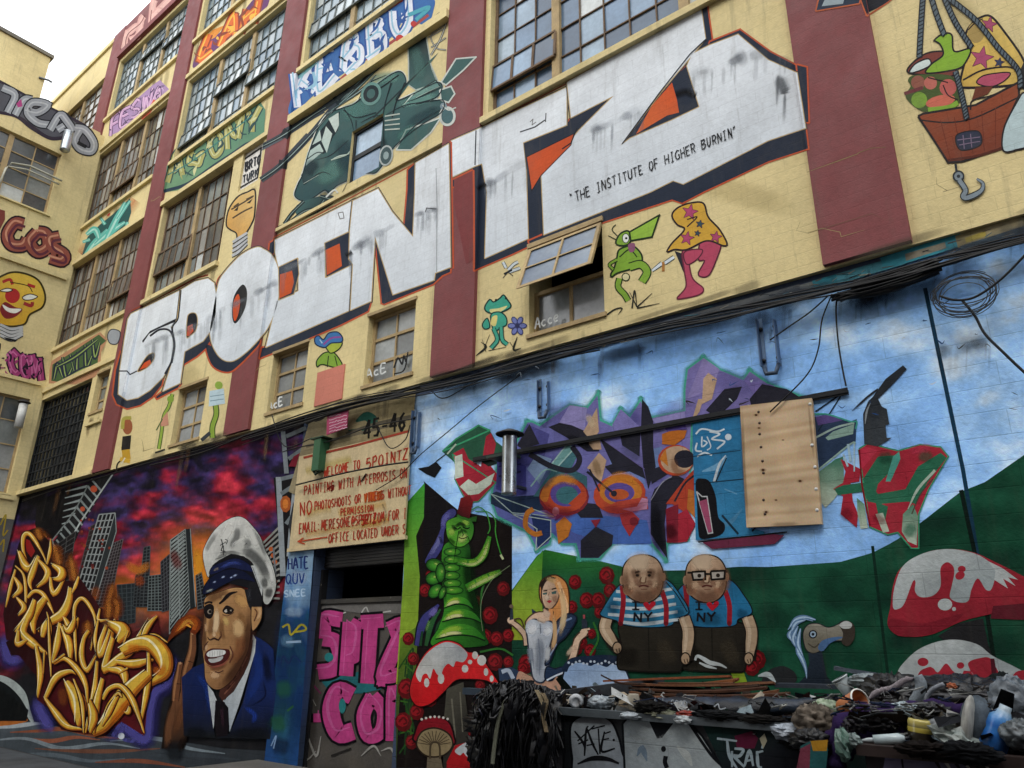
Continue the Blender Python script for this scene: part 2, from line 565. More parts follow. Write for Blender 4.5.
# single stroke hand lettering on a 0..1 x 0..1 cell, y up
GL = {'A': ['0 0 .45 1 .9 0', '.2 .38 .72 .38'], 'B': ['.05 0 .05 1 .6 .95 .65 .7 .5 .55 .05 .52', '.5 .55 .8 .4 .75 .1 .5 0 .05 0'], 'C': ['.85 .85 .5 1 .15 .8 .05 .45 .2 .1 .55 0 .85 .15'],
      'D': ['.05 0 .05 1 .5 .95 .85 .65 .85 .3 .55 0 .05 0'], 'E': ['.8 1 .08 1 .08 0 .82 0', '.08 .52 .65 .52'], 'F': ['.82 1 .08 1 .08 0', '.08 .52 .65 .52'],
      'G': ['.85 .85 .5 1 .15 .8 .05 .4 .25 .05 .6 0 .85 .15 .85 .45 .55 .45'], 'H': ['.08 0 .08 1', '.82 0 .82 1', '.08 .5 .82 .5'], 'I': ['.45 0 .45 1', '.2 1 .7 1', '.2 0 .7 0'],
      'J': ['.2 1 .9 1', '.6 1 .6 .2 .4 0 .1 .1'], 'K': ['.08 0 .08 1', '.8 1 .1 .45', '.3 .58 .85 0'], 'L': ['.1 1 .1 0 .8 0'], 'M': ['0 0 .1 1 .45 .35 .8 1 .9 0'], 'N': ['.08 0 .08 1 .8 0 .8 1'],
      'O': ['.45 1 .15 .85 .05 .5 .15 .15 .45 0 .75 .15 .87 .5 .75 .85 .45 1'], 'P': ['.08 0 .08 1 .6 1 .85 .78 .65 .52 .08 .48'], 'Q': ['.45 1 .1 .7 .1 .3 .45 0 .8 .3 .8 .7 .45 1', '.55 .3 .9 -.05'],
      'R': ['.08 0 .08 1 .6 1 .82 .78 .62 .52 .08 .48', '.4 .5 .85 0'], 'S': ['.8 .88 .5 1 .12 .85 .15 .6 .7 .42 .82 .18 .5 0 .08 .12'], 'T': ['0 1 .9 1', '.45 1 .45 0'], 'U': ['.08 1 .08 .25 .4 0 .75 .2 .8 1'],
      'V': ['0 1 .42 0 .88 1'], 'W': ['0 1 .2 0 .45 .7 .7 0 .92 1'], 'X': ['.05 0 .85 1', '.05 1 .85 0'], 'Y': ['0 1 .43 .5 .88 1', '.43 .5 .43 0'], 'Z': ['.05 1 .85 1 .05 0 .88 0'],
      '0': ['.45 1 .12 .75 .12 .25 .45 0 .78 .25 .78 .75 .45 1'], '1': ['.2 .8 .45 1 .45 0'], '2': ['.1 .8 .45 1 .8 .75 .1 0 .85 0'], '4': ['.6 0 .65 1 .05 .35 .9 .35'], '5': ['.8 1 .2 1 .12 .55 .55 .6 .82 .35 .6 .03 .1 .05'],
      '6': ['.75 .95 .3 .75 .1 .3 .4 0 .8 .2 .65 .5 .15 .4'], '@': ['.7 .35 .5 .3 .35 .5 .5 .7 .7 .6 .68 .35 .95 .4 .9 .8 .5 1 .1 .75 .08 .3 .4 0 .8 .08'], '.': ['.15 .0 .15 .1'], ':': ['.2 .1 .2 .2', '.2 .6 .2 .7'],
      '-': ['.1 .48 .75 .48'], '"': ['.15 1.05 .1 .8', '.4 1.05 .35 .8'], 'c': ['.75 .5 .4 .6 .1 .3 .4 0 .8 .1'], 'e': ['.1 .3 .7 .35 .6 .6 .3 .62 .08 .3 .3 0 .75 .08'], 'i': ['.3 0 .3 .6', '.3 .8 .3 .86'], 'o': ['.4 .6 .1 .3 .4 0 .7 .3 .4 .6'],
      'n': ['.1 0 .1 .6', '.1 .45 .45 .6 .7 .4 .7 0'], 't': ['.4 1 .4 .1 .7 0', '.1 .65 .75 .65'], 'u': ['.1 .6 .1 .15 .4 0 .7 .2 .7 .6', '.7 .2 .75 0'], ' ': []}
def write(A, text, p0, p1, h, w, c, adv=1.0, up=None, jit=0.04, S=0, smooth_w=1.0, squeeze=1.0, taper=0.8):
    """Letters along the base line p0 -> p1 (current crop units) with height h; 'up' is the direction letters stand in."""
    n = len(text)
    d = np.array(p1, float) - np.array(p0, float)
    up = np.array(up, float) if up is not None else np.array((0.0, -1.0))
    rr = random.Random(text)
    A.layer += 1
    for i, ch in enumerate(text):
        o = np.array(p0, float) + d * (i / n)
        cw = d / n * 0.86 * squeeze
        for st in GL.get(ch, []):
            q = [float(t) for t in st.split()]
            P = []
            for x, y in zip(q[0::2], q[1::2]):
                x += rr.uniform(-jit, jit)
                y += rr.uniform(-jit, jit)
                P.append(tuple(o + cw * x + up * (h * y)))
            A.l(P, w, c, S, taper, taper, up=False)
    return A
def wild(A, text, p0, p1, h, w, fill, edge, up=(0, -1), glow=None, hi=None, jit=0.1, S=1):
    """Piece lettering: halo, dark edge, fill and a light line, all from one set of strokes."""
    if glow: write(A, text, p0, p1, h, w * 2.3, glow, up=up, jit=jit, S=S, taper=1)
    write(A, text, p0, p1, h, w * 1.5, edge, up=up, jit=jit, S=S, taper=1)
    write(A, text, p0, p1, h, w, fill, up=up, jit=jit, S=S, taper=1)
    if hi:
        write(A, text, (p0[0] - w * .15, p0[1] - w * .15), (p1[0] - w * .15, p1[1] - w * .15), h, w * .25, hi, up=up, jit=jit, S=S)
    rr = random.Random(text + 'x')
    d, u_ = np.array(p1, float) - np.array(p0, float), np.array(up, float) * h
    for k in range(len(text) * 6):                      # barbs, arrows and cuts between the letters
        o = np.array(p0, float) + d * rr.uniform(0, .95) + u_ * rr.uniform(-.05, 1.0)
        v = d / len(text) * rr.uniform(-.5, .5) + u_ * rr.uniform(-.45, .45)
        k2 = np.array((-v[1], v[0])) * rr.uniform(-.35, .35)
        A.l([tuple(o), tuple(o + v * .5 + k2), tuple(o + v)], w * rr.uniform(.2, .6), rr.choice([fill, edge, edge, hi or fill, glow or edge]), 1, rr.choice([.2, .8]), .1)
    return A
FRAMEGL = surf_mat('dark_street_glass', vcol=True, rough=.15, spec=.5)
# ------------------------------------------------------------------ ground
g = MB()
g.box(-400, 400, -400, 400, -0.3, 0.0, '3b3b3c')
tag(g.build('ground', ASPH), kind='structure')
pv = MB()
pv.box(-40, 30, -3.0, -0.02, 0.0, 0.004, '5d5b57')
tag(pv.build('pavement', surf_mat('dark_wet_pavement', '474b4f', rough=.8, var=.35, scale=1.3, grime=.5)), kind='structure')

# ------------------------------------------------------------------ the long factory
LEDGE, ROOF = 5.50, 20.55
fac = empty('factory_building', (-9, 0, 0), 'long pale yellow factory with red pilasters and a mural covered front', 'building')
SILL = {3: 9.42, 4: 13.16, 5: 16.95}
HEAD = {3: 11.92, 4: 15.62, 5: 19.12}
BAY = [(PIL[i][1], PIL[i + 1][0]) for i in range(len(PIL) - 1)]
# openings in the front wall: (x0, x1, z0, z1, kind)
OP = []
def full(i, fl, m0=0.1, m1=0.06): OP.append((BAY[i][0] + m0, BAY[i][1] - m1, SILL[fl], HEAD[fl], 'band', i, fl))
for fl in (3, 4, 5): full(0, fl)
OP.append((-21.25, -18.2, 5.62, 8.0, 'dark', 0, 2))
OP.append((-17.95, -17.3, 7.05, 8.02, 'small', 0, 2))
OP.append((BAY[1][0] + .1, -13.2, SILL[3], HEAD[3], 'band', 1, 3))
OP.append((-12.85, -12.12, 10.95, 11.92, 'boarded', 1, 3))
full(1, 4); full(1, 5)
OP.append((-13.88, -12.84, 5.66, 6.8, 'small', 1, 2))
OP.append((-10.74, -9.76, 5.73, 6.8, 'small', 2, 2))
OP.append((-8.29, -7.26, 5.70, 6.84, 'small', 2, 2))
OP.append((-9.18, -8.36, 9.60, 10.70, 'new', 2, 3))
full(2, 4); full(2, 5)
full(3, 3); full(3, 4); full(3, 5)
OP.append((-5.19, -4.09, 5.73, 6.95, 'awning', 3, 2))
for fl in (3, 4, 5): full(4, fl)
OP.append((-27.2, -22.3, SILL[5], HEAD[5], 'far', 0, 5))
HOLES += [o[:4] for o in OP]
def wall_sheet(mb, x0, x1, z0, z1, ops, y0=0.0, y1=0.5):
    """Front wall between x0..x1 with real openings (reveals come from the blocks' thickness)."""
    xs = sorted({x0, x1, *[v for o in ops for v in o[:2]]})
    zs = sorted({z0, z1, *[v for o in ops for v in o[2:4]]})
    for i in range(len(xs) - 1):
        run = None
        for j in range(len(zs) - 1):
            cx, cz = (xs[i] + xs[i + 1]) / 2, (zs[j] + zs[j + 1]) / 2
            hole = any(o[0] < cx < o[1] and o[2] < cz < o[3] for o in ops)
            if not hole:
                mb.add([(xs[i], y0, zs[j]), (xs[i + 1], y0, zs[j]), (xs[i + 1], y0, zs[j + 1]), (xs[i], y0, zs[j + 1])], [(0, 1, 2, 3)], '808080')
    for o in ops:
        a, b, c, d = o[:4]
        mb.add([(a, y0, c), (b, y0, c), (b, y0, d), (a, y0, d), (a, y1, c), (b, y1, c), (b, y1, d), (a, y1, d)], [(0, 4, 5, 1), (2, 6, 7, 3), (0, 3, 7, 4), (1, 5, 6, 2)], '808080')
w = MB()
wall_sheet(w, -34, 14, LEDGE, ROOF, OP)
w.add([(-34, 0, LEDGE), (14, 0, LEDGE), (14, LOWY, LEDGE), (-34, LOWY, LEDGE)], [(0, 3, 2, 1)], '808080')
w.add([(-34, 0, ROOF), (14, 0, ROOF), (14, 0.35, ROOF), (-34, 0.35, ROOF), (14, 0.35, ROOF - 1), (-34, 0.35, ROOF - 1)], [(0, 1, 2, 3), (3, 2, 4, 5)], '808080')
w.add([(14, 0, 0), (14, 12, 0), (14, 12, ROOF), (14, 0, ROOF)], [(0, 1, 2, 3)], '808080')
w.add([(-34, 0, 0), (-34, 12, 0), (-34, 12, ROOF), (-34, 0, ROOF)], [(0, 3, 2, 1)], '808080')
w.build('upper_wall', YEL, fac)
rf = MB()
rf.box(-34, 14, 0.36, 12, ROOF - 1.0, ROOF - 0.9)
rf.build('roof', ROOFING, fac)
ins = MB()       # dark rooms behind the glass
for z in (5.5, 9.0, 12.75, 16.5, 19.5): ins.box(-33.9, 13.9, 0.52, 6, z - 0.1, z, '2a2926')
ins.box(-33.9, 13.9, 5.9, 6, 0, 19.4, '2a2926')
ins.build('interior', surf_mat('dim_interior_plaster', '3a3834', var=0.3), fac)
# pilasters, parapet, sills
for a, b in PIL:
    m = MB()
    m.box(a, b, -PILD, 0.0, LEDGE + 0.02, ROOF + 0.05)
    m.build('pilaster', RED, fac)
m = MB()
m.box(PIL[0][1], PIL[1][0], -0.05, 0.0, HEAD[5] + 0.12, ROOF + 0.03)
m.box(PIL[0][1], PIL[1][0], -0.11, -0.05, HEAD[5] + 0.14, HEAD[5] + 0.34)
m.build('parapet_panel', RED, fac)
m = MB()
for i in (1, 2, 3, 4): m.box(PIL[i][1], PIL[i + 1][0], -0.06, 0.0, ROOF - 0.22, ROOF + 0.02)
m.box(-34, PIL[0][0], -0.06, 0.0, ROOF - 0.16, ROOF + 0.02)
m.build('coping', YEL, fac)
for (a, b, c, d, k, i, fl) in OP:
    if k == 'band':
        m = MB()
        m.box(max(a - 0.1, BAY[i][0] + .002), min(b + 0.05, BAY[i][1] - .002), -0.075, 0.14, c - 0.1, c + 0.0015)
        m.build('window_sill', YEL, fac)
        if fl > 3 or i == 0:
            m = MB()
            m.box(BAY[i][0] + .002, BAY[i][1] - .002, -0.06, 0.0, c - 1.24, c - 1.12)
            m.build('string_course', YEL, fac)
for q in ((BAY[2][0] + .002, BAY[2][1] - .002, -0.12, 0.0, 11.80, 11.97), (BAY[2][0] + .002, BAY[2][1] - .002, -0.05, 0.0, 9.36, 9.43), (BAY[0][0] + .002, BAY[0][1] - .002, -0.09, 0.0, 5.5, 5.6), (-17.95, -17.2, -0.06, 0.0, 6.72, 6.78)):
    m = MB()
    m.box(*q)
    m.build('string_course', YEL, fac)

# ------------------------------------------------------------------ unseen block added over the road, behind the camera, to shade the lower wall
opp = empty('added_shade_building', (2, -18, 0), 'unseen brown brick block added across the road to shade the lower factory wall', 'building')
m = MB()
m.box(-13, 26, -32, -14.5, 0, 17, '808080')
m.build('wall', surf_mat('brown_brick', '5a4238', var=.25, block=(.22, .075, .01, .6, .8)), opp)
for k in range(8):
    for z in (5.5, 9.5, 13.3):
        m = MB()
        m.box(-11.5 + k * 4.7, -9.2 + k * 4.7, -14.49, -14.42, z, z + 2, '2c3238')
        m.build('window', FRAMEGL, opp)
m = MB()
m.box(-13.2, 26.2, -32.2, -14.3, 17.0, 17.35, '6a675f')
m.build('coping', CONC, opp)

# ------------------------------------------------------------------ windows
FRAME_TAN = surf_mat('old_cream_sash_paint', 'a9936b', rough=0.7, var=0.25, scale=4, grime=0.5, wear=0.3)
FRAME_RUST = surf_mat('rusty_steel_sash', '6d5a47', rough=0.8, var=0.35, scale=5, grime=0.5)
FRAME_STEEL = surf_mat('weathered_steel_sash', '6c7270', rough=0.7, var=0.3, scale=5)
FRAME_DARK = surf_mat('dark_steel_sash', '23272a', rough=0.6, var=0.3)
def glass_mat(name, rough=0.2, spec=0.55):
    m = surf_mat(name, vcol=True, rough=rough, spec=spec, var=0.22, scale=2.3, fine=14, bump=0.12, streak=0.18, grime=0.2, grime_col='8b8d88')
    return m
GLASS = glass_mat('dusty_wired_glass', 0.16, 0.6)
TONES = {'blue': ['8a9ba3', '96a5ab', '7e909a', '9fabaf', 'a7b1b3', '6e8291', '8799a2', 'b4bdbe'],
         'grey': ['5d6264', '6d7071', '4c5153', '7f8482', '3b3f43', '8f9291'],
         'dirty': ['75736d', '83817a', '666560', '908e86', '575651', '9b9992', '6f7472', '7c8586'],
         'dark': ['0f1010', '141415', '0b0b0c', '181716', '1d1c1a'],
         'pale': ['8f9699', 'a3a9ab', '787d80', '6a6e72', '989ea2'],
         'sky': ['6f8aa6', '7f98b0', '5d7690', '90a6b9', '4c6076', '9fb2c0']}
def window(parent, x0, x1, z0, z1, Y, cols, rows, tone, posts=(), mat=None, bar=0.028, vents=(), post_w=0.13, swap=None, rr=random.Random(1), white=0.05, name='window', hb=None):
    """Steel sash: frame with glazing bars as one part, its panes as a sub-part. swap maps (u, v, d) to world (default: long facade)."""
    S = swap or (lambda u, d, z: (u, Y + d, z))
    f, p, po = MB(), MB(), {}
    def bx(a, b, d0, d1, c, d, f_=None):
        vs = [S(u, q, z) for z in (c, d) for q in (d0, d1) for u in (a, b)]
        (f_ or f).add(vs, [(0, 2, 3, 1), (4, 5, 7, 6), (0, 1, 5, 4), (2, 6, 7, 3), (0, 4, 6, 2), (1, 3, 7, 5)], '808080')
    fw = 0.05
    bx(x0, x1, 0, 0.06, z0, z0 + fw); bx(x0, x1, 0, 0.06, z1 - fw, z1)
    bx(x0, x0 + fw, 0.001, 0.059, z0 + fw, z1 - fw); bx(x1 - fw, x1, 0.001, 0.059, z0 + fw, z1 - fw)
    pw = (x1 - x0) / cols
    ph = (z1 - z0) / rows
    for i in range(1, cols):
        u = x0 + pw * i
        if i in posts: bx(u - post_w / 2, u + post_w / 2, -0.03, 0.07, z0 + fw, z1 - fw, po.setdefault(i, MB()))
        else: bx(u - bar / 2, u + bar / 2, 0.008, 0.05, z0 + fw, z1 - fw)
    for j in range(1, rows):
        z = z0 + ph * j
        b2 = (hb or bar) / 2
        bx(x0 + fw, x1 - fw, 0.010, 0.048, z - b2, z + b2)
    for j in range(rows):
        for i in range(cols):
            a, b, c, d = x0 + pw * i, x0 + pw * (i + 1), z0 + ph * j, z0 + ph * (j + 1)
            col = np.array(lin(rr.choice(TONES[tone])))
            if rr.random() < white: col = np.array(lin('c3c8c6'))
            col = col * rr.uniform(0.9, 1.1)
            t = [rr.uniform(-0.004, 0.004) for _ in range(3)]
            vs = [S(u, 0.033 + t[0] + t[1] * k1 + t[2] * k2, z) for u, z, k1, k2 in ((a, c, -1, -1), (b, c, 1, -1), (b, d, 1, 1), (a, d, -1, 1))]
            p.add(vs, [(0, 1, 2, 3)], [list(col * rr.uniform(.92, 1.1)) for _ in range(4)])
    for (i0, i1, j0, j1, out) in vents:          # a vent sash tilted out of the grid, its rails standing clear of the wall
        a, b, c, d = x0 + pw * i0, x0 + pw * i1, z0 + ph * j0, z0 + ph * j1
        h = d - c
        def q(u, t, o): return S(u, -0.02 - out * (1 - t) + o, c + h * t)
        for t0, t1 in ((0, 0.07), (0.93, 1.0)):
            vs = [q(u, t, o) for t in (t0, t1) for o in (-0.02, 0.02) for u in (a, b)]
            f.add(vs, [(0, 2, 3, 1), (4, 5, 7, 6), (0, 1, 5, 4), (2, 6, 7, 3), (0, 4, 6, 2), (1, 3, 7, 5)], '808080')
        for i in range(i0, i1 + 1):
            u = x0 + pw * i
            vs = [q(uu, t, o) for t in (0.07, .93) for o in (-0.018, 0.018) for uu in (u - .02, u + .02)]
            f.add(vs, [(0, 2, 3, 1), (4, 5, 7, 6), (0, 1, 5, 4), (2, 6, 7, 3), (0, 4, 6, 2), (1, 3, 7, 5)], '808080')
        for i in range(i0, i1):
            u0, u1 = x0 + pw * i + .02, x0 + pw * (i + 1) - .02
            col = np.array(lin(rr.choice(TONES[tone]))) * rr.uniform(.6, 1.2)
            p.add([q(u0, .07, 0), q(u1, .07, 0), q(u1, .93, 0), q(u0, .93, 0)], [(0, 1, 2, 3)], [list(col)] * 4)
    F_ = f.build(name, mat or FRAME_TAN, parent)
    p.build('panes', GLASS, F_)
    for q in po.values(): q.build('window_post', FRAME_TAN, F_)
    return F_
def boardy(mb, x0, x1, z0, z1, Y, col, t=0.03): mb.box(x0, x1, Y, Y + t, z0, z1, col)
SASHGL = glass_mat('scratched_matt_glass', 0.5, 0.25)
RR = random.Random(5)
YW = 0.11
for (a, b, c, d, k, i, fl) in OP:
    if k == 'band':
        tone = 'dirty' if (i == 0 and fl < 5) else ('blue' if fl > 3 or i >= 3 else 'grey')
        if i == 1 and fl == 3: tone = 'dirty'
        if i == 3: tone = 'sky'
        n = 15 if i != 1 or fl != 3 else 10
        rows = 6
        if tone == 'dirty': rows = 4
        posts = (5, 10) if n == 15 else (5,)
        v = []
        if i == 0 and fl == 5: v = [(5, 10, 4, 5, .12), (10, 15, 3, 4, .1)]
        if i == 0 and fl == 4: v = [(5, 10, 1, 2, .14)]
        if i == 0 and fl == 3: v = [(10, 15, 1, 2, .12)]
        if i == 1 and fl == 4: v = [(5, 10, 3, 4, .18), (10, 15, 2, 3, .14), (0, 5, 1, 2, .14)]
        if i == 1 and fl == 3: v = [(0, 5, 1, 2, .10)]
        if i == 2 and fl == 4: v = [(0, 5, 2, 3, .12), (5, 10, 2, 3, .1)]
        if i == 3 and fl == 3: n, posts, rows, v = 11, (3, 8), 5, [(0, 3, 1, 2, .12)]
        window(fac, a, b, c, d, YW, n, rows, tone, posts, (FRAME_RUST if tone == 'dirty' or i == 3 else FRAME_STEEL), vents=[(*q[:4], q[4] * .3) for q in v], rr=RR, white=0.04, bar=.018)
    elif k == 'far':
        window(fac, a, b, c, d, YW, 12, 6, 'dirty', (4, 8), FRAME_RUST, rr=RR, white=.05, bar=.02)
    elif k == 'dark':
        window(fac, a, b, c, d, YW, 14, 10, 'dark', (), FRAME_DARK, rr=RR, white=0.0, bar=.03)
    elif k == 'small':
        f = window(fac, a, b, c, d, YW, 2, 3, 'pale' if i else 'dirty', (), FRAME_TAN, rr=RR, white=0.0, bar=.03, hb=.045)
        m = MB()
        m.box(a - 0.02, b + 0.02, -0.02, YW, d - 0.005, d + 0.045)
        m.build('window_head', FRAME_TAN, f)
        m = MB()
        m.box(a - 0.03, b + 0.03, -0.03, YW, c - 0.05, c + 0.004)
        m.build('window_sill', FRAME_TAN, f)
    elif k == 'new':
        f = window(fac, a, b, c, d, 0.05, 1, 2, 'sky', (), FRAME_DARK, rr=random.Random(2), white=0.0, bar=.06, hb=.09)
    elif k == 'boarded':
        m = MB()
        m.box(a, b, 0.05, 0.08, c, d, 'd5d3cd')
        m.build('window_board', GENERIC, fac)
    elif k == 'awning':
        f = window(fac, a, b, c, c + 0.62, YW, 2, 1, 'pale', (), FRAME_TAN, rr=RR, white=0.0, bar=.04)
        m = MB()
        m.box(a - 0.02, b + 0.02, -0.03, 0.02, d - 0.005, d + 0.06)
        m.build('window_head', FRAME_TAN, f)
        m = MB()
        m.box(a - 0.03, b + 0.03, -0.03, YW, c - 0.05, c + 0.004)
        m.build('window_sill', FRAME_TAN, f)
        # the open sash, hinged at its head and leaning out
        fr, gl = MB(), MB()
        H = d - c - 0.50
        ang = math.radians(21)
        def sh(u, t, o): return (u, 0.0 - math.sin(ang) * (1 - t) * H - math.cos(ang) * o, c + 0.50 + H - math.cos(ang) * (1 - t) * H - .012 + math.sin(ang) * -o)
        def sb(u0, u1, t0, t1):
            vs = [sh(u, t, o) for t in (t0, t1) for o in (-.02, .025) for u in (u0, u1)]
            fr.add(vs, [(0, 2, 3, 1), (4, 5, 7, 6), (0, 1, 5, 4), (2, 6, 7, 3), (0, 4, 6, 2), (1, 3, 7, 5)], '808080')
        sb(a, b, 0, .06); sb(a, b, .94, 1); sb(a, a + .05, .06, .94); sb(b - .05, b, .06, .94)
        mid = (a + b) / 2
        sb(mid - .014, mid + .014, .06, .94)
        sb(a + .05, mid - .014, .485, .515); sb(mid + .014, b - .05, .485, .515)
        for u0, u1 in ((a + .05, mid), (mid, b - .05)):
            for t0, t1 in ((.06, .5), (.5, .94)):
                gl.add([sh(u0, t0, 0), sh(u1, t0, 0), sh(u1, t1, 0), sh(u0, t1, 0)], [(0, 1, 2, 3)], [list(np.array(lin(x))) for x in ('6f7c8e', '7d8a9a', '8a949e', '647184')])
        s_ = fr.build('open_sash', FRAME_TAN, f)
        gl.build('panes', SASHGL, s_)

# ------------------------------------------------------------------ ground floor wall of the factory (garage opening cut out)
GX0, GX1, GZ1 = -9.10, -7.25, 3.40            # garage doorway
LOWM = surf_mat('painted_block_wall', '3c4a63', var=0.25, scale=1.4, block=(0.8, 0.205, 0.008, 0.7, 0.95), grime=0.4, bump=0.4)
m = MB()
wall_sheet(m, -34, 14, 0.0, LEDGE, [(GX0, GX1, 0.0, GZ1)], LOWY, LOWY + 0.55)
m.build('ground_floor_wall', LOWM, fac)
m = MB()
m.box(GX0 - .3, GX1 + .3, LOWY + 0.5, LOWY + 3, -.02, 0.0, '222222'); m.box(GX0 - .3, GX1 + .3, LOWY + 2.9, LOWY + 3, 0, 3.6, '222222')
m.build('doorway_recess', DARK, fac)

# ------------------------------------------------------------------ the wing at the far end, at right angles
WX, WROOF = -21.1, 16.25
wing = empty('factory_wing', (-24, -4, 0), 'shorter yellow wing at far left standing at right angles to the long factory', 'building')
S_ = lambda u, d, z: (WX - d, u, z)
wops = [(-4.6, -0.95, 13.1, 15.05), (-4.6, -0.28, 5.5, 7.95)]
m = MB()
def wing_sheet(mb, x, y0, y1, z0, z1, ops, dep=0.4):
    ys = sorted({y0, y1, *[v for o in ops for v in o[:2]]})
    zs = sorted({z0, z1, *[v for o in ops for v in o[2:4]]})
    for i in range(len(ys) - 1):
        for j in range(len(zs) - 1):
            cy, cz = (ys[i] + ys[i + 1]) / 2, (zs[j] + zs[j + 1]) / 2
            if any(o[0] < cy < o[1] and o[2] < cz < o[3] for o in ops): continue
            mb.add([(x, ys[i], zs[j]), (x, ys[i + 1], zs[j]), (x, ys[i + 1], zs[j + 1]), (x, ys[i], zs[j + 1])], [(0, 1, 2, 3)], '808080')
    for a, b, c, d in ops:
        mb.add([(x, a, c), (x, b, c), (x, b, d), (x, a, d), (x - dep, a, c), (x - dep, b, c), (x - dep, b, d), (x - dep, a, d)], [(0, 4, 5, 1), (2, 6, 7, 3), (0, 3, 7, 4), (1, 5, 6, 2)], '808080')
wing_sheet(m, WX, -14, -0.001, 4.9, WROOF, wops)
m.box(WX - 0.35, WX - .002, -14, -0.13, WROOF - .002, WROOF + 0.06)
m.box(WX - 9, WX - .001, -14, -13.9, 0, WROOF)
m.build('upper_wall', YEL, wing)
m = MB()
m.box(WX - 8.9, WX - .36, -13.9, -0.13, WROOF - 0.4, WROOF - 0.3)
m.build('roof', ROOFING, wing)
m = MB()
wing_sheet(m, WX, -14, -0.001, 0, 4.9, [])
m.build('ground_floor_wall', surf_mat('grey_scrawled_render', '5f5f5c', var=0.35, grime=0.6, wear=0.3), wing)
m = MB()
m.box(WX - 8.8, WX - 0.5, -13.8, -.2, 4.9, 15.9, '2a2926')
m.build('interior', surf_mat('dim_wing_interior', '34322e', var=.3), wing)
m = MB()
m.box(WX, WX + 0.08, -14, -0.125, 11.42, 11.58)
m.build('string_course', YEL, wing)
for z in (8.35, 5.36):
    m = MB()
    m.box(WX, WX + 0.06, -14, -0.125, z, z + .09)
    m.build('string_course', YEL, wing)
for a, b, c, d in wops:
    m = MB()
    m.box(WX - .1, WX + 0.06, a - .08, b + .08, c - .04, c + .002)
    m.build('window_sill', YEL, wing)
window(wing, -4.6, -0.95, 13.1, 15.05, 0, 6, 4, 'grey', (2, 4), FRAME_TAN, swap=lambda u, d, z: (WX - .11 - d, u, z), rr=RR, white=.06)
window(wing, -4.6, -0.28, 5.5, 7.95, 0, 8, 4, 'grey', (4,), FRAME_TAN, swap=lambda u, d, z: (WX - .11 - d, u, z), rr=RR, white=.06)
blk = empty('rooftop_block', (-26, -4, WROOF), 'plain windowless yellow block rising behind the roof of the left wing against the white sky', 'building')
m = MB()
m.box(-30, -24, -7, -1.13, WROOF - .3, 20.0)
m.build('wall', YEL, blk)
m = MB()
m.box(-30.1, -23.93, -7.1, -1.06, 20.0, 20.12)
m.build('coping', surf_mat('weathered_metal_coping', '6b6659', rough=.6, var=.3), blk)
m = MB()
m.tube([(-23.99, -1.3, 19.1), (-23.9, -1.05, 19.12), (-23.9, -0.95, 19.1)], .035, '4b4a44')
m.build('roof_spout', STEEL, blk)
# ------------------------------------------------------------------ the big lettering across the second storey
WHT, NAVY, ORG, TAN, ORL = 'dfe5ea', '272f3e', 'c2512a', 'b59d6f', 'bb5535'
def letter(name, navy, white, holes, extra=None, base=0.0025):
    A = Art(name, 'U', base)
    for n in navy:
        A.outl(n, 3.2, ORL)
        A.p(n, NAVY)
    A.outl(white, 3.4, NAVY) if navy else A.outl(white, 4.6, ORL).outl(white, 2.6, NAVY)
    A.outl(white, 1.8, TAN)
    A.p(white, WHT, 'cfd7de', (white[0][0], white[0][1], white[0][0] + 20, white[0][1] + 110))
    for h in holes: A.p(*h)
    if extra: extra(A)
    return A.build(fac)
def PP(t):
    q = [float(v) for v in t.replace(',', ' ').split()]
    return list(zip(q[0::2], q[1::2]))
def sm(t, n=6): return [tuple(p) for p in cat_rom(PP(t), n)]
five = PP('131 314 181 290 177.5 320 172 327 174.5 345 171.5 362 163 377 150 390 138 397.5 127 400 118.5 394 120 370 124.5 340 128 319')
def ex5(A):
    A.p(PP('142 341 150 331 176 318.5 175 322 158 329 149 334 143 343'), '1d2027')
    A.l(PP('150 336 160 329.5 170 331 174 343 172 360 165 374'), 2.0, '20242d')
    A.l(PP('119 371 127 371 130 374.5 137 371'), 1.3, '20242d', 0)
    A.fo(PP('137.5 371.5 142 363 148 355 154 353 154 359 149 366 143 370'), '1b1d23', .8, TAN)
    A.p(PP('139.5 370 144 363 150 359.5 151 363 147 367'), 'c85026')
    A.smear('143 347 160 339 174 334', 4.5, '8f959b')
    A.l(PP('127 375 124.5 392'), 2.2, 'eef1f3')
letter('painted_letter', [PP('116 370 121 352 119 394 127 401 139 398.5 151 391 163 378 161.5 385 152 397 140 405 127 408.5 117 404 113 395')], five, [], ex5)
pl = PP('181 290 195 281.5 208 278.5 214 283 216.5 298 215.5 315 211 330 203 341 192 347 184.5 351.5 180 383 163 391 172 363 175 345 172.5 327 177.5 320')
def exP(A):
    A.fo(PP('187 320 189 314 195 313 197.5 319 196 330 190 336 186.5 337'), '1d2027', .8, TAN)
    A.p(PP('187.5 326.5 192.5 324 193.5 331 189 336 187 336'), 'c85026')
    A.l(PP('181 290 179 312 177.5 320 172.5 328 175 345 172 363'), 1.3, '252a33')
    A.smear('176 334 190 328 214 317', 5, '8d939a')
letter('painted_letter', [PP('184.5 352 203 342 213 326 212 337 206 348 197 356 184 364 182 368'), PP('163 391.5 180.5 383.5 178 387.5 157 398.5 156 397')], pl, [], exP)
o_ = sm('256 247.5 264 249.5 272 255.5 277.5 267 279.3 282 277 305 268 327 258 340 245 353 232 361 221 358 213 346 210 331 213 311 217 290 222 276 240 256')
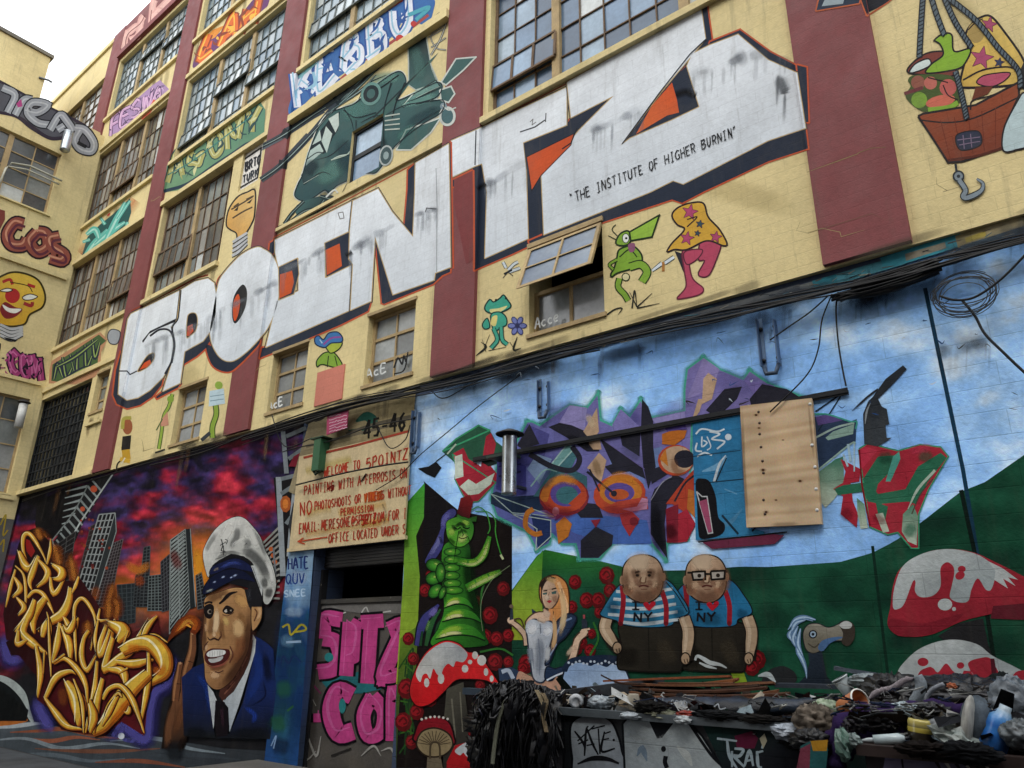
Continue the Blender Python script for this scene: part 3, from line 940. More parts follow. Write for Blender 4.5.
def exO(A):
    A.p(sm('233 300 237 290.5 243 284.5 247 291 246 305 241 317 235 323.5 232 316'), '1b1e25')
    A.p(sm('233.5 302 238 294 240 301 238.5 313 235 321 233 315'), 'c85026')
    A.smear('216 312 235 304 262 290 278 281', 5, '8d939a')
letter('painted_letter', [sm('206 347 211 346 221 358.5 232 361.5 245 353.5 258 340.5 259 344 250 354 240 364 230 371.5 219 370 211 363'), sm('217 290 219 279 226 273 222 283')], o_, [], exO)
i_ = PP('275 240 352.5 201 349 231 324.8 243 324.8 278 353 264.5 349 310.5 266 347 277 301 298.5 291 298.5 258 278.5 267 275 252')
def exI(A):
    A.p(PP('278.5 267 297.5 258 299 274 294 294 279 300'), NAVY).p(PP('280 274.5 292 270.5 294 282 291 293 279.5 298.5'), 'c4562c')
    A.outl(PP('278.5 267 297.5 258 299 274 294 294 279 300'), .9, TAN)
    A.p(PP('324.6 243 349.5 231.5 348.5 259 352.5 264.5 326 277.5'), NAVY).p(PP('325.5 250 339.5 243.5 342 266 327 275'), 'c4562c')
    A.outl(PP('324.6 243 349.5 231.5 348.5 259 352.5 264.5 326 277.5'), .9, TAN)
    A.smear('281 271 300 262 326 248', 5, '8a9098')
    A.l(PP('346 256 352 252'), 7, '17181ad0', ce='17181a00')
    A.outl(PP('338 213 343 212 344 218 340 219'), .8, '6c6c68')
letter('painted_letter', [PP('270 243 275 240 275 250 268 262'), PP('266 347 349 310.5 371 301 368 311 347 321.5 340 325 300 342 260 358 262 348')], i_, [], exI)
n_ = PP('353 201 378 189 392 212 413 237 415 192 415.5 163 448.5 144 449.5 192 450.5 267 435 273 434 280 393 294.5 375 236 371 301 350.5 310 353 264.5 349 258 350 230')
def exN(A):
    A.smear('351 250 372 238 395 224', 6, '8a9098')
    A.smear('415 215 428 211 437 209', 5, '8a9098')
    A.l(PP('425.5 212 426.5 208 437 209 437 212'), .9, '3c3d3f', 0)
    A.l(PP('436 168 437 205 436.5 272'), .7, '9ba1a7', 0)
letter('painted_letter', [PP('404 230 407.5 190 408 170 415.5 163 414.5 237 410 236'), PP('375 236 377 241 393 294.5 434 280 435 273 450.5 267 450 272 442 275.5 433 284 391 301 384 304 382 303'), PP('448.5 144 450.5 143 452.5 267 450.5 267')], n_, [], exN)
t_ = PP('451 141 476 130 566.5 87.5 566.5 125 523 142.5 526 170 528 238.5 485 258 487 192 482 163.5 475 166 451 177.5')
def exT(A):
    A.p(PP('454 179 473 170 474 260 466 264 454 205'), '7b3f40').l(PP('451 180 473 169.5'), 1.6, ORL, 0).l(PP('473.5 170 474 200 474 268'), 1.8, ORL, 0)
    A.l(PP('476 130.5 475 165'), 1.2, '2b3038', 0)
    A.l(PP('520 132 535 127 545 120'), 1.3, '3c3f43', 0).l(PP('546 113 545.5 122'), 1.0, '3c3f43', 0)
    A.smear('484 185 500 178 527 160', 6, '8a9098')
    A.l(PP('477 189 486 184'), 7, '15161ad0', ce='15161a00')
    A.l(PP('530 122 533 119 532 125 536 122'), .7, '6c6c68', 0)
letter('painted_letter', [PP('450 178 475 166 482 163.5 487 192 485 258 528 238.5 529 246 512 254 474.5 270 473.5 190 450 186')], t_, [], exT)
z_ = PP('567 82 701 8 705.5 39 661 92 620.5 145.5 630 138.5 671.5 120.5 699.5 107 687 66 692 54 709 45.5 738 34.5 768 60 797 73 805.5 128 768 140.5 683 184 673 180.5 650 192 544 234.5 541.5 176 579 130.5 614 95.5 571 117.5')
def exZ(A):
    A.p(PP('672 82.5 677 100 679 112.5 667 115.5 636 134 652 105.5'), 'c4522a', 'd06a3c', (672, 84, 640, 134))
    A.l(PP('676 95 686 92 696 96'), 10, '101114d8', ce='10111400')
    A.p(PP('526.5 157 574 133.5 571 145 541 175.5 531.5 191 528 166'), 'c4522a')
    A.l(PP('577 128 571 143 562 149'), 1.3, '1d2028', 0)
    A.outl(PP('526.5 157 574 133.5 571 145 541 175.5 531.5 191 528 166'), .9, '1d2028')
    A.smear('690 76 720 67 752 55 790 60', 9, '70757c')
    A.smear('590 132 620 119 650 105', 7, '8a9098')
    A.smear('778 76 785 92', 8, '80858a')
    A.l(PP('706 39 690 54 660 92 622 144'), 1.1, '20252e', 0)
letter('painted_letter', [PP('702 6 705.5 39 692 54 687 66 699.5 107 671.5 120.5 630 138.5 622 143 661 92 672 80 700 52 712 41 709 20 707 5'), PP('523.5 142.5 566.5 125 571 117.5 613 96 579 130.5 541.5 176 544 234.5 529 241 526.5 170'),
  PP('529 241 544 234.5 650 192 673 180.5 683 184 768 140.5 805.5 128 808 148.5 768 161.5 704 191.5 682 203 672 199.5 602 222.5 531 249'), PP('709 45.5 738 34.5 768 60 797 73 797 66 770 52 740 30 710 42'), PP('797 65 806.5 67.5 808.5 122 805.5 122 798 74')], z_, [], exZ)
A = Art('painted_line', 'U', 0.001)
A.l(PP('131 311 181 286.5 196 278 208 275'), 1.6, '8a4030', 0)
A.l(PP('273 238 352 197 440 150'), 1.5, 'a85a3a', 0).l(PP('480 127 566 84 702 3.5'), 1.7, '8d4334', 0)
A.build(fac)
A = Art('painted_slogan', 'U', 0.010)
write(A, '"THE INSTITUTE OF HIGHER BURNIN"', (570.5, 203.5), (739, 134.5), 9.2, 1.15, '15171b', up=(-.12, -1), jit=.07)
A.build(fac)

# ------------------------------------------------------------------ graffiti pieces higher up
A = Art('painted_graffiti', 'U', 0.003).r(1, 0)                       # white and blue piece above the helicopter (painted on the course)
A.p('140 468 130 430 170 330 250 220 400 110 520 10 545 -10 700 -10 710 40 680 100 600 80 540 150 440 230 300 330 210 400 160 460', '3a66a0', S=1)
A.l('150 400 190 300 330 170 520 40 600 -10', 12, 'b4463c').l('190 440 300 350 420 250 540 170 690 60', 11, '9c4a44')
wild(A, 'KEBBU', (160, 420), (640, 95), 120, 30, 'd5d9e3', '2f5594', up=(-.05, -1), hi='8fb9cf', jit=.12)
A.c_(575, 155, 17, 'b23a35', n=10).c_(630, 95, 12, 'b23a35', n=10)
A.l('610 60 690 30 640 80', 16, '4d9cab').l('170 310 240 250', 12, '7fb6bd')
A.build(fac)
A = Art('painted_graffiti', 'U', 0.003).r(0, 0)                     # orange piece
A.p('770 268 800 190 880 130 960 60 1040 -30 1080 -20 1050 60 960 130 880 190 810 250', '66406a', S=1)
A.p('785 250 812 190 850 160 840 215', 'cc5a35').p('800 180 850 120 900 100 860 150', 'd58a3a')
wild(A, 'LAH', (790, 248), (1035, 80), 105, 24, 'd36a35', '84402f', up=(.3, -1), hi='e3b04a', jit=.12)
A.build(fac)
A = Art('painted_graffiti', 'U', 0.003).r(0, 0)                     # lilac piece
A.p('435 545 440 480 520 420 610 340 640 320 680 360 640 390 590 430 560 480 490 520', 'a487ad', S=0)
wild(A, 'FESWA', (440, 540), (650, 395), 66, 10, 'c39ac0', '3d2c4c', up=(.1, -1), hi='d9bcd2', jit=.14)
A.l('570 480 600 440 620 400', 14, 'c65a45').l('400 605 440 570 470 545', 8, '5d3a5a')
A.build(fac)
A = Art('painted_graffiti', 'U', 0.003).r(0, 0)                     # green piece under the fourth storey glass
A.p('655 770 668 660 740 612 850 545 960 465 1040 405 1062 440 1055 560 1010 560 960 600 930 610 880 650 800 700 720 760', '6f9472', '57836b', (660, 740, 1060, 430))
A.l('655 765 750 735 860 660 930 615 990 575 1050 560', 13, '263a4a')
wild(A, 'AGOMY', (675, 728), (1055, 500), 92, 20, 'a8a565', '2c4a4c', up=(.06, -1), hi='c6c795', jit=.13)
A.l('670 700 760 650 870 570 1010 460', 4, '3e7f79')
A.build(fac)
A = Art('painted_graffiti', 'U', 0.003).r(0, 1)                     # teal wild piece
A.l('325 250 400 170 510 70 540 30', 60, 'c98a6090', ce='c98a6000', up=True)
A.p('320 280 350 180 400 130 450 90 520 25 525 80 510 130 500 170 440 200 390 230 345 275', '2c5755', S=0)
for q in ('330 275 370 215 430 150', '345 170 380 150 400 200', '380 210 440 160 500 120', '410 220 450 140 500 40', '440 190 500 160 510 120', '470 110 520 35', '420 130 400 100', '360 190 330 200'):
    A.l(q, 26, '5fb5a8', t0=.5, t1=.4).l(q, 8, 'a9d8cc', t0=.4, t1=.3)
A.l('400 225 440 215 445 200 410 205', 10, '3b2a2c').l('460 185 495 170 490 160', 9, '3b2a2c').l('430 95 440 85', 6, 'b53a34')
A.build(fac)
A = Art('painted_graffiti', 'U', 0.003).r(0, 1)                     # dark green and navy wild piece
A.p('195 765 200 680 280 630 400 560 430 590 405 640 400 710 380 740 300 770', 'b98a68')
A.p('205 755 210 690 290 640 395 570 425 595 395 620 390 700 330 730 260 765', '47603a')
for q in ('215 750 230 690 250 740', '250 660 265 740 290 700', '280 650 300 730', '310 640 310 720 350 690', '340 610 345 700 370 650', '370 590 380 660 400 600', '225 700 300 660 390 590', '240 760 330 710 395 690'):
    A.l(q, 20, '1f2a3d', t0=.6, t1=.4).l(q, 5, '8da35a', t0=.5, t1=.5)
A.fo('430 575 445 550 480 560 470 605 440 605', '9aa0a6', 4, '3a3d44')
A.build(fac)
A = Art('painted_lettering', 'U', 0.056).r(0, 0)                    # pale pink letters on the red parapet
for q in ('497 195 500 150 515 125', '515 130 545 105 560 110 550 145 520 160', '555 140 565 80 575 65', '605 95 612 20 620 0', '615 60 680 -5', '630 40 650 45'):
    A.l(q, 27, 'c99a92').l(q, 14, 'd4aaa0')
A.l('500 205 510 140 560 95 580 60', 3, '6b3a3a').l('600 98 606 40', 3, '6b3a3a')
A.build(fac)

# ------------------------------------------------------------------ helicopter
A = Art('painted_helicopter', 'U', 0.003).r(1, 0)
HG, HD, HL = '3d5e5c', '17252a', '648a84'
for q in ('20 590 110 540 240 455 400 340 520 235', '20 720 100 660 200 560 310 430 360 370', '110 530 270 440', '110 650 210 540'):
    A.l(q, 24, '39424a')
A.l('90 655 125 660', 34, '20262b').l('105 525 135 545', 32, '20262b')
A.l('20 600 105 555', 7, '596068')
fus = '155 783 168 735 185 700 215 600 250 510 290 455 350 430 400 410 480 340 570 285 600 330 560 400 640 370 720 330 745 345 720 390 640 415 745 400 740 450 660 500 560 580 520 640 480 690 440 694 363 724 319 746 296 775 274 761 230 790 192 805'
A.outl(fus, 11, 'c9cfc6', 1).p(fus, HG, '2c484c', (300, 450, 420, 760), 1)
A.p('605 145 680 140 700 260 730 330 640 360 610 340 610 250', HD, HG, (650, 150, 650, 340)).outl('605 145 680 140 700 260 730 330 640 360 610 340 610 250', 5, 'aab3ab')
A.p('440 500 540 400 640 290 730 210 700 250 610 340 520 460', '3c5e58').l('470 470 560 380 690 250', 6, '1c2b2e')
A.p('580 420 640 370 720 320 735 345 640 395 590 430', HL).outl('580 420 640 370 720 320 735 345 640 395 590 430', 4, '1c2a2c')
A.p('560 600 600 520 740 470 700 530 620 600', HG).outl('560 600 600 520 740 470 700 530 620 600', 6, 'c9cfc6')
A.p('740 330 800 235 880 228 830 280 760 340', HG).outl('740 330 800 235 880 228 830 280 760 340', 6, 'c3c9c2')
A.p('735 360 780 345 795 375 770 410 740 400', HG).outl('735 360 780 345 795 375 770 410 740 400', 6, 'c3c9c2')
A.c_(765, 465, 34, 'c3c9c2', ry=40).c_(765, 465, 24, '47666a', ry=30).c_(750, 425, 14, '7f929a').l('745 420 770 440 800 430', 5, 'c3c9c2')
for a, b in (('700 110 770 70', 5), ('690 150 760 110', 5), ('700 190 760 150', 6), ('690 90 740 50 750 100 700 140 720 190 760 200', 6), ('770 60 740 150 700 220', 8)):
    A.l(a, b, '3a3f42').l(a, b * .4, 'b9b9ac')
A.p('192 670 225 575 260 520 300 470 335 445 328 520 310 545 280 610 240 615', HD)
for q in ('193 668 205 610 255 575 270 605', '225 580 255 520 262 560', '262 565 280 505 305 535 283 612', '290 475 330 450 332 500 318 530'): A.p(q, '9fb6b0', 'c3cfc6', (200, 660, 330, 460))
A.l('200 640 245 610 275 615', 4, HD)
A.p('180 700 250 620 290 610 270 680 190 740', '22363a', HG, (190, 720, 280, 640))
for q, w, c, a_ in (('230 720 300 690 340 640', 60, '5f8a80', 'b0'), ('200 700 240 640', 40, '27393f', 'c0'), ('340 470 400 440 470 430', 60, '5c8880', 'a0'), ('330 560 360 620 350 700', 60, '29434a', 'b0'), ('440 330 520 310 580 310', 40, '6a958a', 'a0'), ('560 420 660 400 730 380', 30, '73a096', 'b0'), ('600 500 680 460 740 430', 36, '2c464c', 'b0'), ('560 560 640 500', 30, '4f7c74', 'a0'), ('620 170 650 250 660 330', 40, '5a7f78', '90'), ('500 540 500 640', 40, '26383c', 'b0'), ('620 380 700 350', 20, '8ab0a4', 'a0'), ('260 800 300 770', 40, '26383c', 'b0')): A.sh(q, w, c, a_)
for q in ('505 470 520 400 545 330', '420 490 470 465 500 460', '240 640 300 620 370 560', '520 460 600 420 740 400', '560 590 640 500 735 440', '350 430 380 480 390 520', '590 410 640 395 740 350', '330 800 370 720', '190 740 260 690 300 700', '410 400 440 340 520 300'): A.l(q, 4.5, '15242a', t0=.4, t1=.4)
for q in ('190 735 250 700', '300 640 330 625 375 615', '590 420 630 375 650 365', '640 390 735 345', '700 270 720 320', '300 780 330 770'): A.l(q, 4, 'b9c9bd', t0=.3, t1=.3)
A.outl(fus, 4, '15242a', 1)
A.l('595 330 575 380 560 410 545 470', 5, '101c20').l('400 410 440 380 500 350 570 300', 5, '101c20').l('510 470 512 640', 4, '101c20', 0)
for q in ('20 588 110 540 240 452 330 400', '20 718 100 660 200 560 300 450', '300 450 400 345 470 270 530 225', '330 420 420 360 480 300'): A.l(q, 12, '1c282c', t0=.9, t1=.3).l(q, 3.5, '8a9c98', t0=.6, t1=.2)
A.c_(460, 375, 40, HL, ry=48, rot=25).c_(460, 375, 30, HD, ry=36, rot=25).c_(460, 375, 16, HG, ry=20, rot=25)
A.l('505 470 520 400 540 330', 4, HD).l('350 440 400 470 480 450', 4, HD).l('300 640 360 620 380 600', 4, 'a9b8a8').l('400 480 400 540', 4, HD)
for k in range(4): A.l([(515, 465 + k * 18), (575, 455 + k * 20)], 5, 'aeb8ae', 0)
A.c_(520, 622, 28, 'a9b1ae', ry=42, rot=10).c_(520, 622, 22, '3f5355', ry=35, rot=10).c_(520, 622, 11, '8ea0a0', ry=16, rot=10)
for q in ('280 460 330 420 420 340 480 280', '300 440 400 380', '340 400 440 300 520 240'): A.l(q, 10, '2b3a3e', t0=.5, t1=.2).l(q, 3, '7f9a96', t0=.3, t1=.2)
A.l('310 390 330 420', 9, HD).l('330 410 380 330', 7, HD).l('305 370 325 400', 8, HD).l('280 430 420 330', 8, '2b3436')
A.g()
A.p('297 205 325 195 336 200 318 212 300 218', HG, HD, (300, 205, 320, 215), 1)
for q in ('284 224 292 213 304 201', '290 222 305 211 320 209', '316 212 324 200', '278 228 283 226', '320 196 330 199'): A.l(q, 3.4, HD).l(q, .8, '6c7f7a')
A.l('326 197 334 190 338 193', 1.6, 'd0d4cc')
A.build(fac)

# ------------------------------------------------------------------ small painted creatures along the second storey
A = Art('painted_light_bulb', 'U', 0.003).r(0, 1)
A.fo('920 150 905 130 915 70 950 20 990 0 1020 -5 1018 90 1005 130 985 165 975 195 950 195 945 165', 'cf9f58', 6, '2c2a26', 1, 'd8b878', (910, 130, 1010, 10))
for q in ('925 70 960 50 1010 20', '930 105 970 80 1010 60', '935 60 955 45', '985 30 1015 15'): A.l(q, 6, '4a3c2c')
A.p('935 75 955 55 950 75', '2c2a26').p('985 45 1012 25 1000 45', '2c2a26')
for k in range(4): A.l([(928 + k, 255 - 18 * k), (955, 238 - 18 * k), (990, 205 - 14 * k)], 10, 'b9bcbe').l([(928 + k, 262 - 18 * k), (955, 247 - 18 * k), (990, 212 - 14 * k)], 4, '33363a')
A.build(fac)
A = Art('painted_mushroom_figure', 'U', 0.003).r(1, 1)             # green figure in a knit hat
A.fo('265 690 245 700 243 675 270 645 300 640 320 650 345 690 330 705', '7da03c', 5, '26331c', 1)
A.fo('285 630 275 605 330 590 345 605 330 630 300 645', 'a3b142', 5, '26331c', 1)
A.fo('240 610 235 585 250 575 270 590 290 565 325 560 345 580 342 600 300 605 275 622', '3f72a8', 5, '20304a', 1)
A.l('270 610 300 585 340 580', 7, '8a4a90').l('255 590 265 605', 5, '9fc0d4').l('290 655 285 700', 4, '26331c').l('315 655 325 695', 4, '26331c')
A.build(fac)
m = MB()
P0, P1 = on_y(318, 373, -.006), on_y(342, 399, -.006)
m.box(P0[0], P1[0], -0.018, -0.0005, P1[2], P0[2], 'c1705a')
m.build('pink_panel', surf_mat('faded_salmon_paint', 'c47866', var=.14, block=(.42, .14, .004, .86, .98)), fac)
A = Art('painted_frog', 'U', 0.003).r(1, 1)
A.fo('925 480 915 460 935 430 950 440 975 425 990 412 1005 430 1020 455 1005 470 965 485', '3e9d86', 6, '1c3a36', 1)
A.p('935 470 970 465 1005 455 985 475 945 485', 'd0ca8a', S=1)
A.fo('940 490 975 480 1000 500 1002 530 975 545 955 560 945 540', '3f9c85', 5, '1c3a36', 1).p('945 500 965 495 958 535 940 530', 'd3c87e', S=1)
A.fo('905 530 925 505 935 540 915 548', '3f9c85', 5, '1c3a36', 1)
A.l('950 545 965 590 940 625', 20, '1c3a36').l('950 545 965 590 940 625', 12, '3f9c85').l('980 540 985 590 1005 610', 20, '1c3a36').l('980 540 985 590 1005 610', 12, '3f9c85')
for q in ('880 655 920 620 900 600', '910 630 935 570', '930 635 1000 620', '1015 600 1040 640', '1045 580 1030 630 1060 625', '920 640 905 590'): A.l(q, 9, '23261f', t1=.2, t0=.3)
for a in range(0, 360, 60): A.c_(1045 + 22 * math.cos(math.radians(a)), 535 + 24 * math.sin(math.radians(a)), 18, '3a3f6c', ry=12, rot=a, n=9).c_(1045 + 22 * math.cos(math.radians(a)), 535 + 24 * math.sin(math.radians(a)), 13, '6f7ab4', ry=8, rot=a, n=9)
A.c_(1045, 535, 8, '2f3355', n=8)
A.c_(960, 432, 5, '1c2422', n=8).c_(1000, 425, 5, '1c2422', n=8)
A.build(fac)
A = Art('painted_insect', 'U', 0.003).g()
for q in ('506 268 503 262', '508 270 514 264 518 262', '509 272 520 268'): A.l(q, 3.6, '3a4042').l(q, 2.4, 'c6d0d4')
A.l('504 274 512 270', 2, '2a2d2e').l('503 278 508 272 513 276', .8, '2a2d2e', 0)
A.build(fac)
A = Art('painted_duckbill_creature', 'U', 0.003).r(2, 1)
LG, LO = '7fa63a', '22331b'
A.l('430 345 425 380 450 410 465 435', 28, LO).l('430 345 425 380 450 410 465 435', 19, LG)
A.fo('395 330 410 300 420 260 430 230 480 215 515 245 520 280 500 300 470 310 420 325 400 340', LG, 7, LO, 1)
A.l('470 300 515 290 540 320 520 360', 36, LO).l('470 300 515 290 540 320 520 360', 27, LG)
A.l('420 270 390 290 405 310', 16, LO).l('420 270 390 290 405 310', 9, LG).l('430 260 470 230 500 260', 5, LO)
A.fo('415 205 430 170 460 155 475 170 470 205 440 215', LG, 7, LO, 1)
A.fo('470 160 590 92 560 180 475 195', '94bb45', 7, LO, 0)
A.c_(455, 185, 15, LO, ry=20).c_(455, 185, 12, 'e2e6e0', ry=17).c_(457, 185, 5, '15181a', n=8)
A.l('415 190 385 175', 4, LO).l('420 175 400 150 415 130', 4, LO)
A.p('465 210 490 205 490 235 470 240', '8b5674', S=1)
A.c_(455, 340, 17, LO).c_(455, 340, 13, 'd6cfa0')
for q in ('370 498 410 470 440 465 425 490', '480 465 490 395 500 460', '500 460 560 405', '500 465 590 445', '500 460 470 400'): A.l(q, 6, '2a2c24', t1=.3)
A.build(fac)
A = Art('painted_mushroom_creature', 'U', 0.003).r(2, 1)
PK, YE, BO = 'b34a63', 'd0a440', '2f2426'
A.p('650 235 690 330 690 250', '2a2a34')
A.fo('660 425 695 380 690 320 680 245 700 235 720 340 765 385 750 410 690 425', PK, 6, '6a2c3e', 1)
A.fo('745 270 755 190 790 185 835 205 820 265 790 330 760 340 745 325 770 275', PK, 6, '5a2838', 1)
A.fo('690 240 760 230 745 265 700 290', PK, 5, '5a2838', 1)
A.fo('620 240 640 205 690 150 660 130 640 95 660 65 710 45 765 45 785 100 830 150 860 205 845 215 780 195 700 230 650 230', YE, 7, BO, 1)
def star(A, x, y, r, c, o='4a2438'):
    P = [(x + (r if k % 2 == 0 else r * .42) * math.sin(k * math.pi / 5 + .2), y - (r if k % 2 == 0 else r * .42) * math.cos(k * math.pi / 5 + .2)) for k in range(10)]
    A.outl(P, 4, o).p(P, c)
star(A, 712, 80, 32, 'b04a70'); star(A, 700, 185, 28, 'b04a70'); star(A, 815, 180, 24, 'b04a70'); star(A, 752, 128, 16, '37505a'); star(A, 742, 165, 12, '37505a')
A.l('700 140 740 100 700 110', 5, BO)
A.build(fac)
A = Art('painted_insect', 'U', 0.003).r(2, 1)
A.l('560 315 600 285', 20, '3a4648', t0=.6).l('560 315 600 285', 13, 'd3dde2', t0=.6).l('610 285 648 260', 17, '3a4648').l('610 285 648 260', 11, 'd3dde2').l('605 280 605 318', 11, 'a8763e')
A.build(fac)
A = Art('painted_figure', 'U', 0.003).r(0, 2)                       # yellow trousered figure
A.l('465 350 470 320 490 300', 6, '26241f').l('495 250 500 290 490 310', 22, 'b9912f').l('510 260 515 300', 16, 'b9912f').l('480 300 520 310', 16, 'caa23a').p('490 210 525 205 520 260 485 265', '22201f')
A.c_(510, 170, 20, '9a5a3a', ry=32).l('490 180 495 140 525 135', 14, 'a8a04a').l('485 320 500 295', 5, 'd8d4c0')
A.build(fac)
for nm, q in (('a', 0), ('b', 1)):
    A = Art('painted_figure', 'U', 0.003).r(0, 2)
    if q == 0:
        A.l('690 40 675 90 655 130 645 200 635 260', 16, '3a4a24').l('690 40 675 90 655 130 645 200 635 260', 10, '8ca545').p('640 150 670 110 675 165 645 170', 'c08a72').l('620 275 660 262', 7, '2c2c26').l('625 185 650 140', 5, '56663a').c_(682, 60, 14, '7f9a3c', n=10)
    else:
        A.l('860 70 865 120 850 170 850 215', 24, '3a4a24').l('860 70 865 120 850 170 850 215', 16, '86a040').p('838 28 895 18 900 78 835 90', 'b6ccd4').l('840 50 895 42', 3, '6f8a96').l('840 68 895 60', 3, '6f8a96').c_(875, 5, 16, '8aa545', n=10).l('805 225 840 195', 14, '3a3f44')
    A.build(fac)
A = Art('painted_ship_basket', 'U', 0.003).r(3, 0)
WD, WO = '8f4b32', '2a2527'
A.fo('800 190 790 140 815 95 850 70 890 65 940 120 1024 245 1024 330 780 350 770 320', 'cdaa55', 9, WO, 1, 'd8bb68', (800, 320, 960, 100))
A.p('1024 245 1060 320 1050 380 1010 350 1000 300', '2a2c30')
A.c_(832, 130, 34, 'a89058', ry=42).l('800 120 830 90 860 75', 5, WO)
star(A, 855, 232, 48, 'a8506e'); star(A, 885, 98, 32, 'a8506e'); star(A, 925, 250, 20, '3c4660')
A.l('780 320 860 280 960 268 1010 290', 7, WO).p('835 325 870 300 965 290 950 320 900 345 850 340', 'b5546c', S=1).outl('835 325 870 300 965 290 950 320 900 345 850 340', 5, WO, 1)
A.fo('560 290 575 255 630 215 690 205 740 215 745 300 640 300', '7a4038', 7, WO, 1)
A.p('565 290 590 255 640 235 650 260 600 285', 'cfdcd8', S=1).outl('565 290 590 255 640 235 650 260 600 285', 6, WO, 1)
A.fo('665 160 700 135 735 140 745 205 810 195 790 250 760 275 680 290 630 290 655 255 700 220 690 180 670 165', '86ad3c', 7, WO, 1)
A.p('550 385 570 345 560 320 590 300 720 300 760 340 760 420 650 450 590 430', '4a5a33', S=1)
A.c_(600, 330, 28, '8e5a4c').c_(650, 332, 26, 'b56a5e').l('545 375 590 360 620 350', 14, '6e3a3e').c_(605, 400, 32, '7a9e3e').c_(690, 405, 60, 'c46a58', ry=24, rot=-12).c_(720, 350, 34, 'b8605a').l('640 440 720 430 760 410', 20, '7fa43e').l('700 340 720 380 760 400', 5, WO).l('640 310 720 330', 5, WO)
A.fo('600 465 620 455 830 420 1000 330 1005 380 960 480 940 590 780 645 720 650 660 555', WD, 9, WO, 0, '7d3d2b', (700, 400, 760, 650))
A.l('605 480 720 490 830 470 1000 390', 6, WO).l('720 640 830 625 945 590', 10, '5a2c22').l('810 440 820 400 900 380 1000 330', 6, WO).p('815 400 880 375 900 345 830 350', '6e3a2a')
for k in range(5): A.l([(690 + k * 55, 480 - 12 * k), (730 + k * 45, 640 - 12 * k)], 3, '6e3526', 0)
A.fo('755 540 840 525 850 580 770 600', '33384a', 5, WO)
for a, b in (('780 540 785 595', 0), ('810 535 815 590', 0), ('758 560 848 548', 0), ('765 580 848 565', 0)): A.l(a, 4, '7a6a80', 0)
A.fo('945 510 1000 400 1024 370 1060 380 1060 560 990 600 940 600', 'b9cdd0', 7, WO, 1)
def rope(A, q, w=25):
    A.l(q, w, '23282e').l(q, w * .62, '5d6a72')
    P = cat_rom(PP(q), 8, False)
    d = 0
    for a, b in zip(P, P[1:]):
        L = np.linalg.norm(b - a)
        d += L
        if d > 12:
            d = 0
            t = (b - a) / L
            nn = np.array((-t[1], t[0]))
            A.l([tuple(b - nn * w * .35 - t * 5), tuple(b + nn * w * .35 + t * 5)], 4.5, '262b31', 0)
rope(A, '620 -20 612 100 605 230'); rope(A, '650 -20 675 60 705 140'); rope(A, '700 -20 750 90 815 190'); rope(A, '720 -10 830 80 920 190 1000 280 1010 350'); rope(A, '750 285 775 380 795 475')
A.l('750 655 755 690', 10, '33383c').c_(762, 705, 24, '33383c').c_(762, 705, 17, '7f8b92').c_(762, 705, 7, '33383c')
A.l('765 720 790 760 780 785 800 790 850 765 860 735 835 715', 26, '2b3034', t1=.4).l('765 720 790 760 780 785 800 790 850 765 860 735 835 715', 17, '84919a', t1=.4)
A.build(fac)
A = Art('painted_letter', 'U', 0.003).r(3, 0)                       # tail of another letter at the top edge
A.p('190 45 215 -40 370 -40 365 12', '2a3648').outl('190 45 215 -60 390 -60 365 15', 6, 'b9603f').p('215 25 235 -20 310 -25 300 15', '9aa9b0')
A.p('390 55 370 0 400 -60 560 -60 480 10', '1f242e').outl('395 65 370 0 400 -60 560 -60 480 10', 6, 'b9603f')
A.build(fac)
A = Art('painted_sign_panel', 'U', -0.05 + .012).r(0, 0)
A.surf, A.Y = 'Y', 0.05
A.base = 0.006
A.outl('972 640 1045 590 1030 710 958 752', 6, '2b2d30')
write(A, 'BRTG', (980, 685), (1045, 650), 34, 7, '2a2d33', up=(.05, -1))
write(A, 'TURK', (970, 735), (1035, 700), 30, 6, '3a3f45', up=(.05, -1))
A.build(fac)
# weathering: cracks, rust runs under the sills, repaired patches
A = Art('wall_stains', 'U', 0.0008)
rw = random.Random(13)
def wpx(x, z): return to_px((x, 0, z))
for (a, b, c, d, k, i, fl) in OP:
    if b < -21 or a > 3: continue
    for _ in range(5 if k == 'band' else 3):
        A.layer = rw.uniform(0, 9)
        x = rw.uniform(a, b)
        L_ = rw.uniform(.25, .9)
        A.sh([wpx(x, c - .12), wpx(x + rw.uniform(-.03, .03), c - .12 - L_ * .5), wpx(x, c - .12 - L_)], rw.uniform(1.5, 4), rw.choice(['6a4a2c', '5a5244', '7a6a48', '4a4238']), rw.choice(['60', '80', '50']))
for _ in range(46):
    x, z = rw.uniform(-20, 0), rw.uniform(5.6, 13)
    P = [(x, z)]
    for k in range(rw.randint(3, 7)):
        x, z = x + rw.uniform(-.05, .22), z + rw.choice([0, rw.uniform(-.16, .06)])
        P.append((x, z))
    A.layer = rw.uniform(0, 9)
    A.l([wpx(*p) for p in P], rw.uniform(.35, .8), rw.choice(['8a7a52', '6a6048', '9a8a62']), 0, .4, .3)
for _ in range(30):
    x = rw.uniform(-16, .4)
    A.layer = rw.uniform(0, 9)
    A.sh([wpx(x, 5.52), wpx(x + rw.uniform(.2, .9), 5.56)], rw.uniform(3, 8), rw.choice(['5a5448', '4a463e', '6f6650']), '70')
for x0, z0, x1, z1 in ((-3.2, 7.3, -1.8, 6.2), (-10.4, 7.0, -8.9, 6.9), (-0.7, 9.5, .3, 6.4), (-14.6, 7.1, -13.0, 6.9), (-5.9, 9.2, -4.0, 9.1)):
    A.sh([wpx(x0, z0), wpx((x0 + x1) / 2, (z0 + z1) / 2), wpx(x1, z1)], 22, rw.choice(['a89868', 'e0d4ac', '9a8c64']), '40')
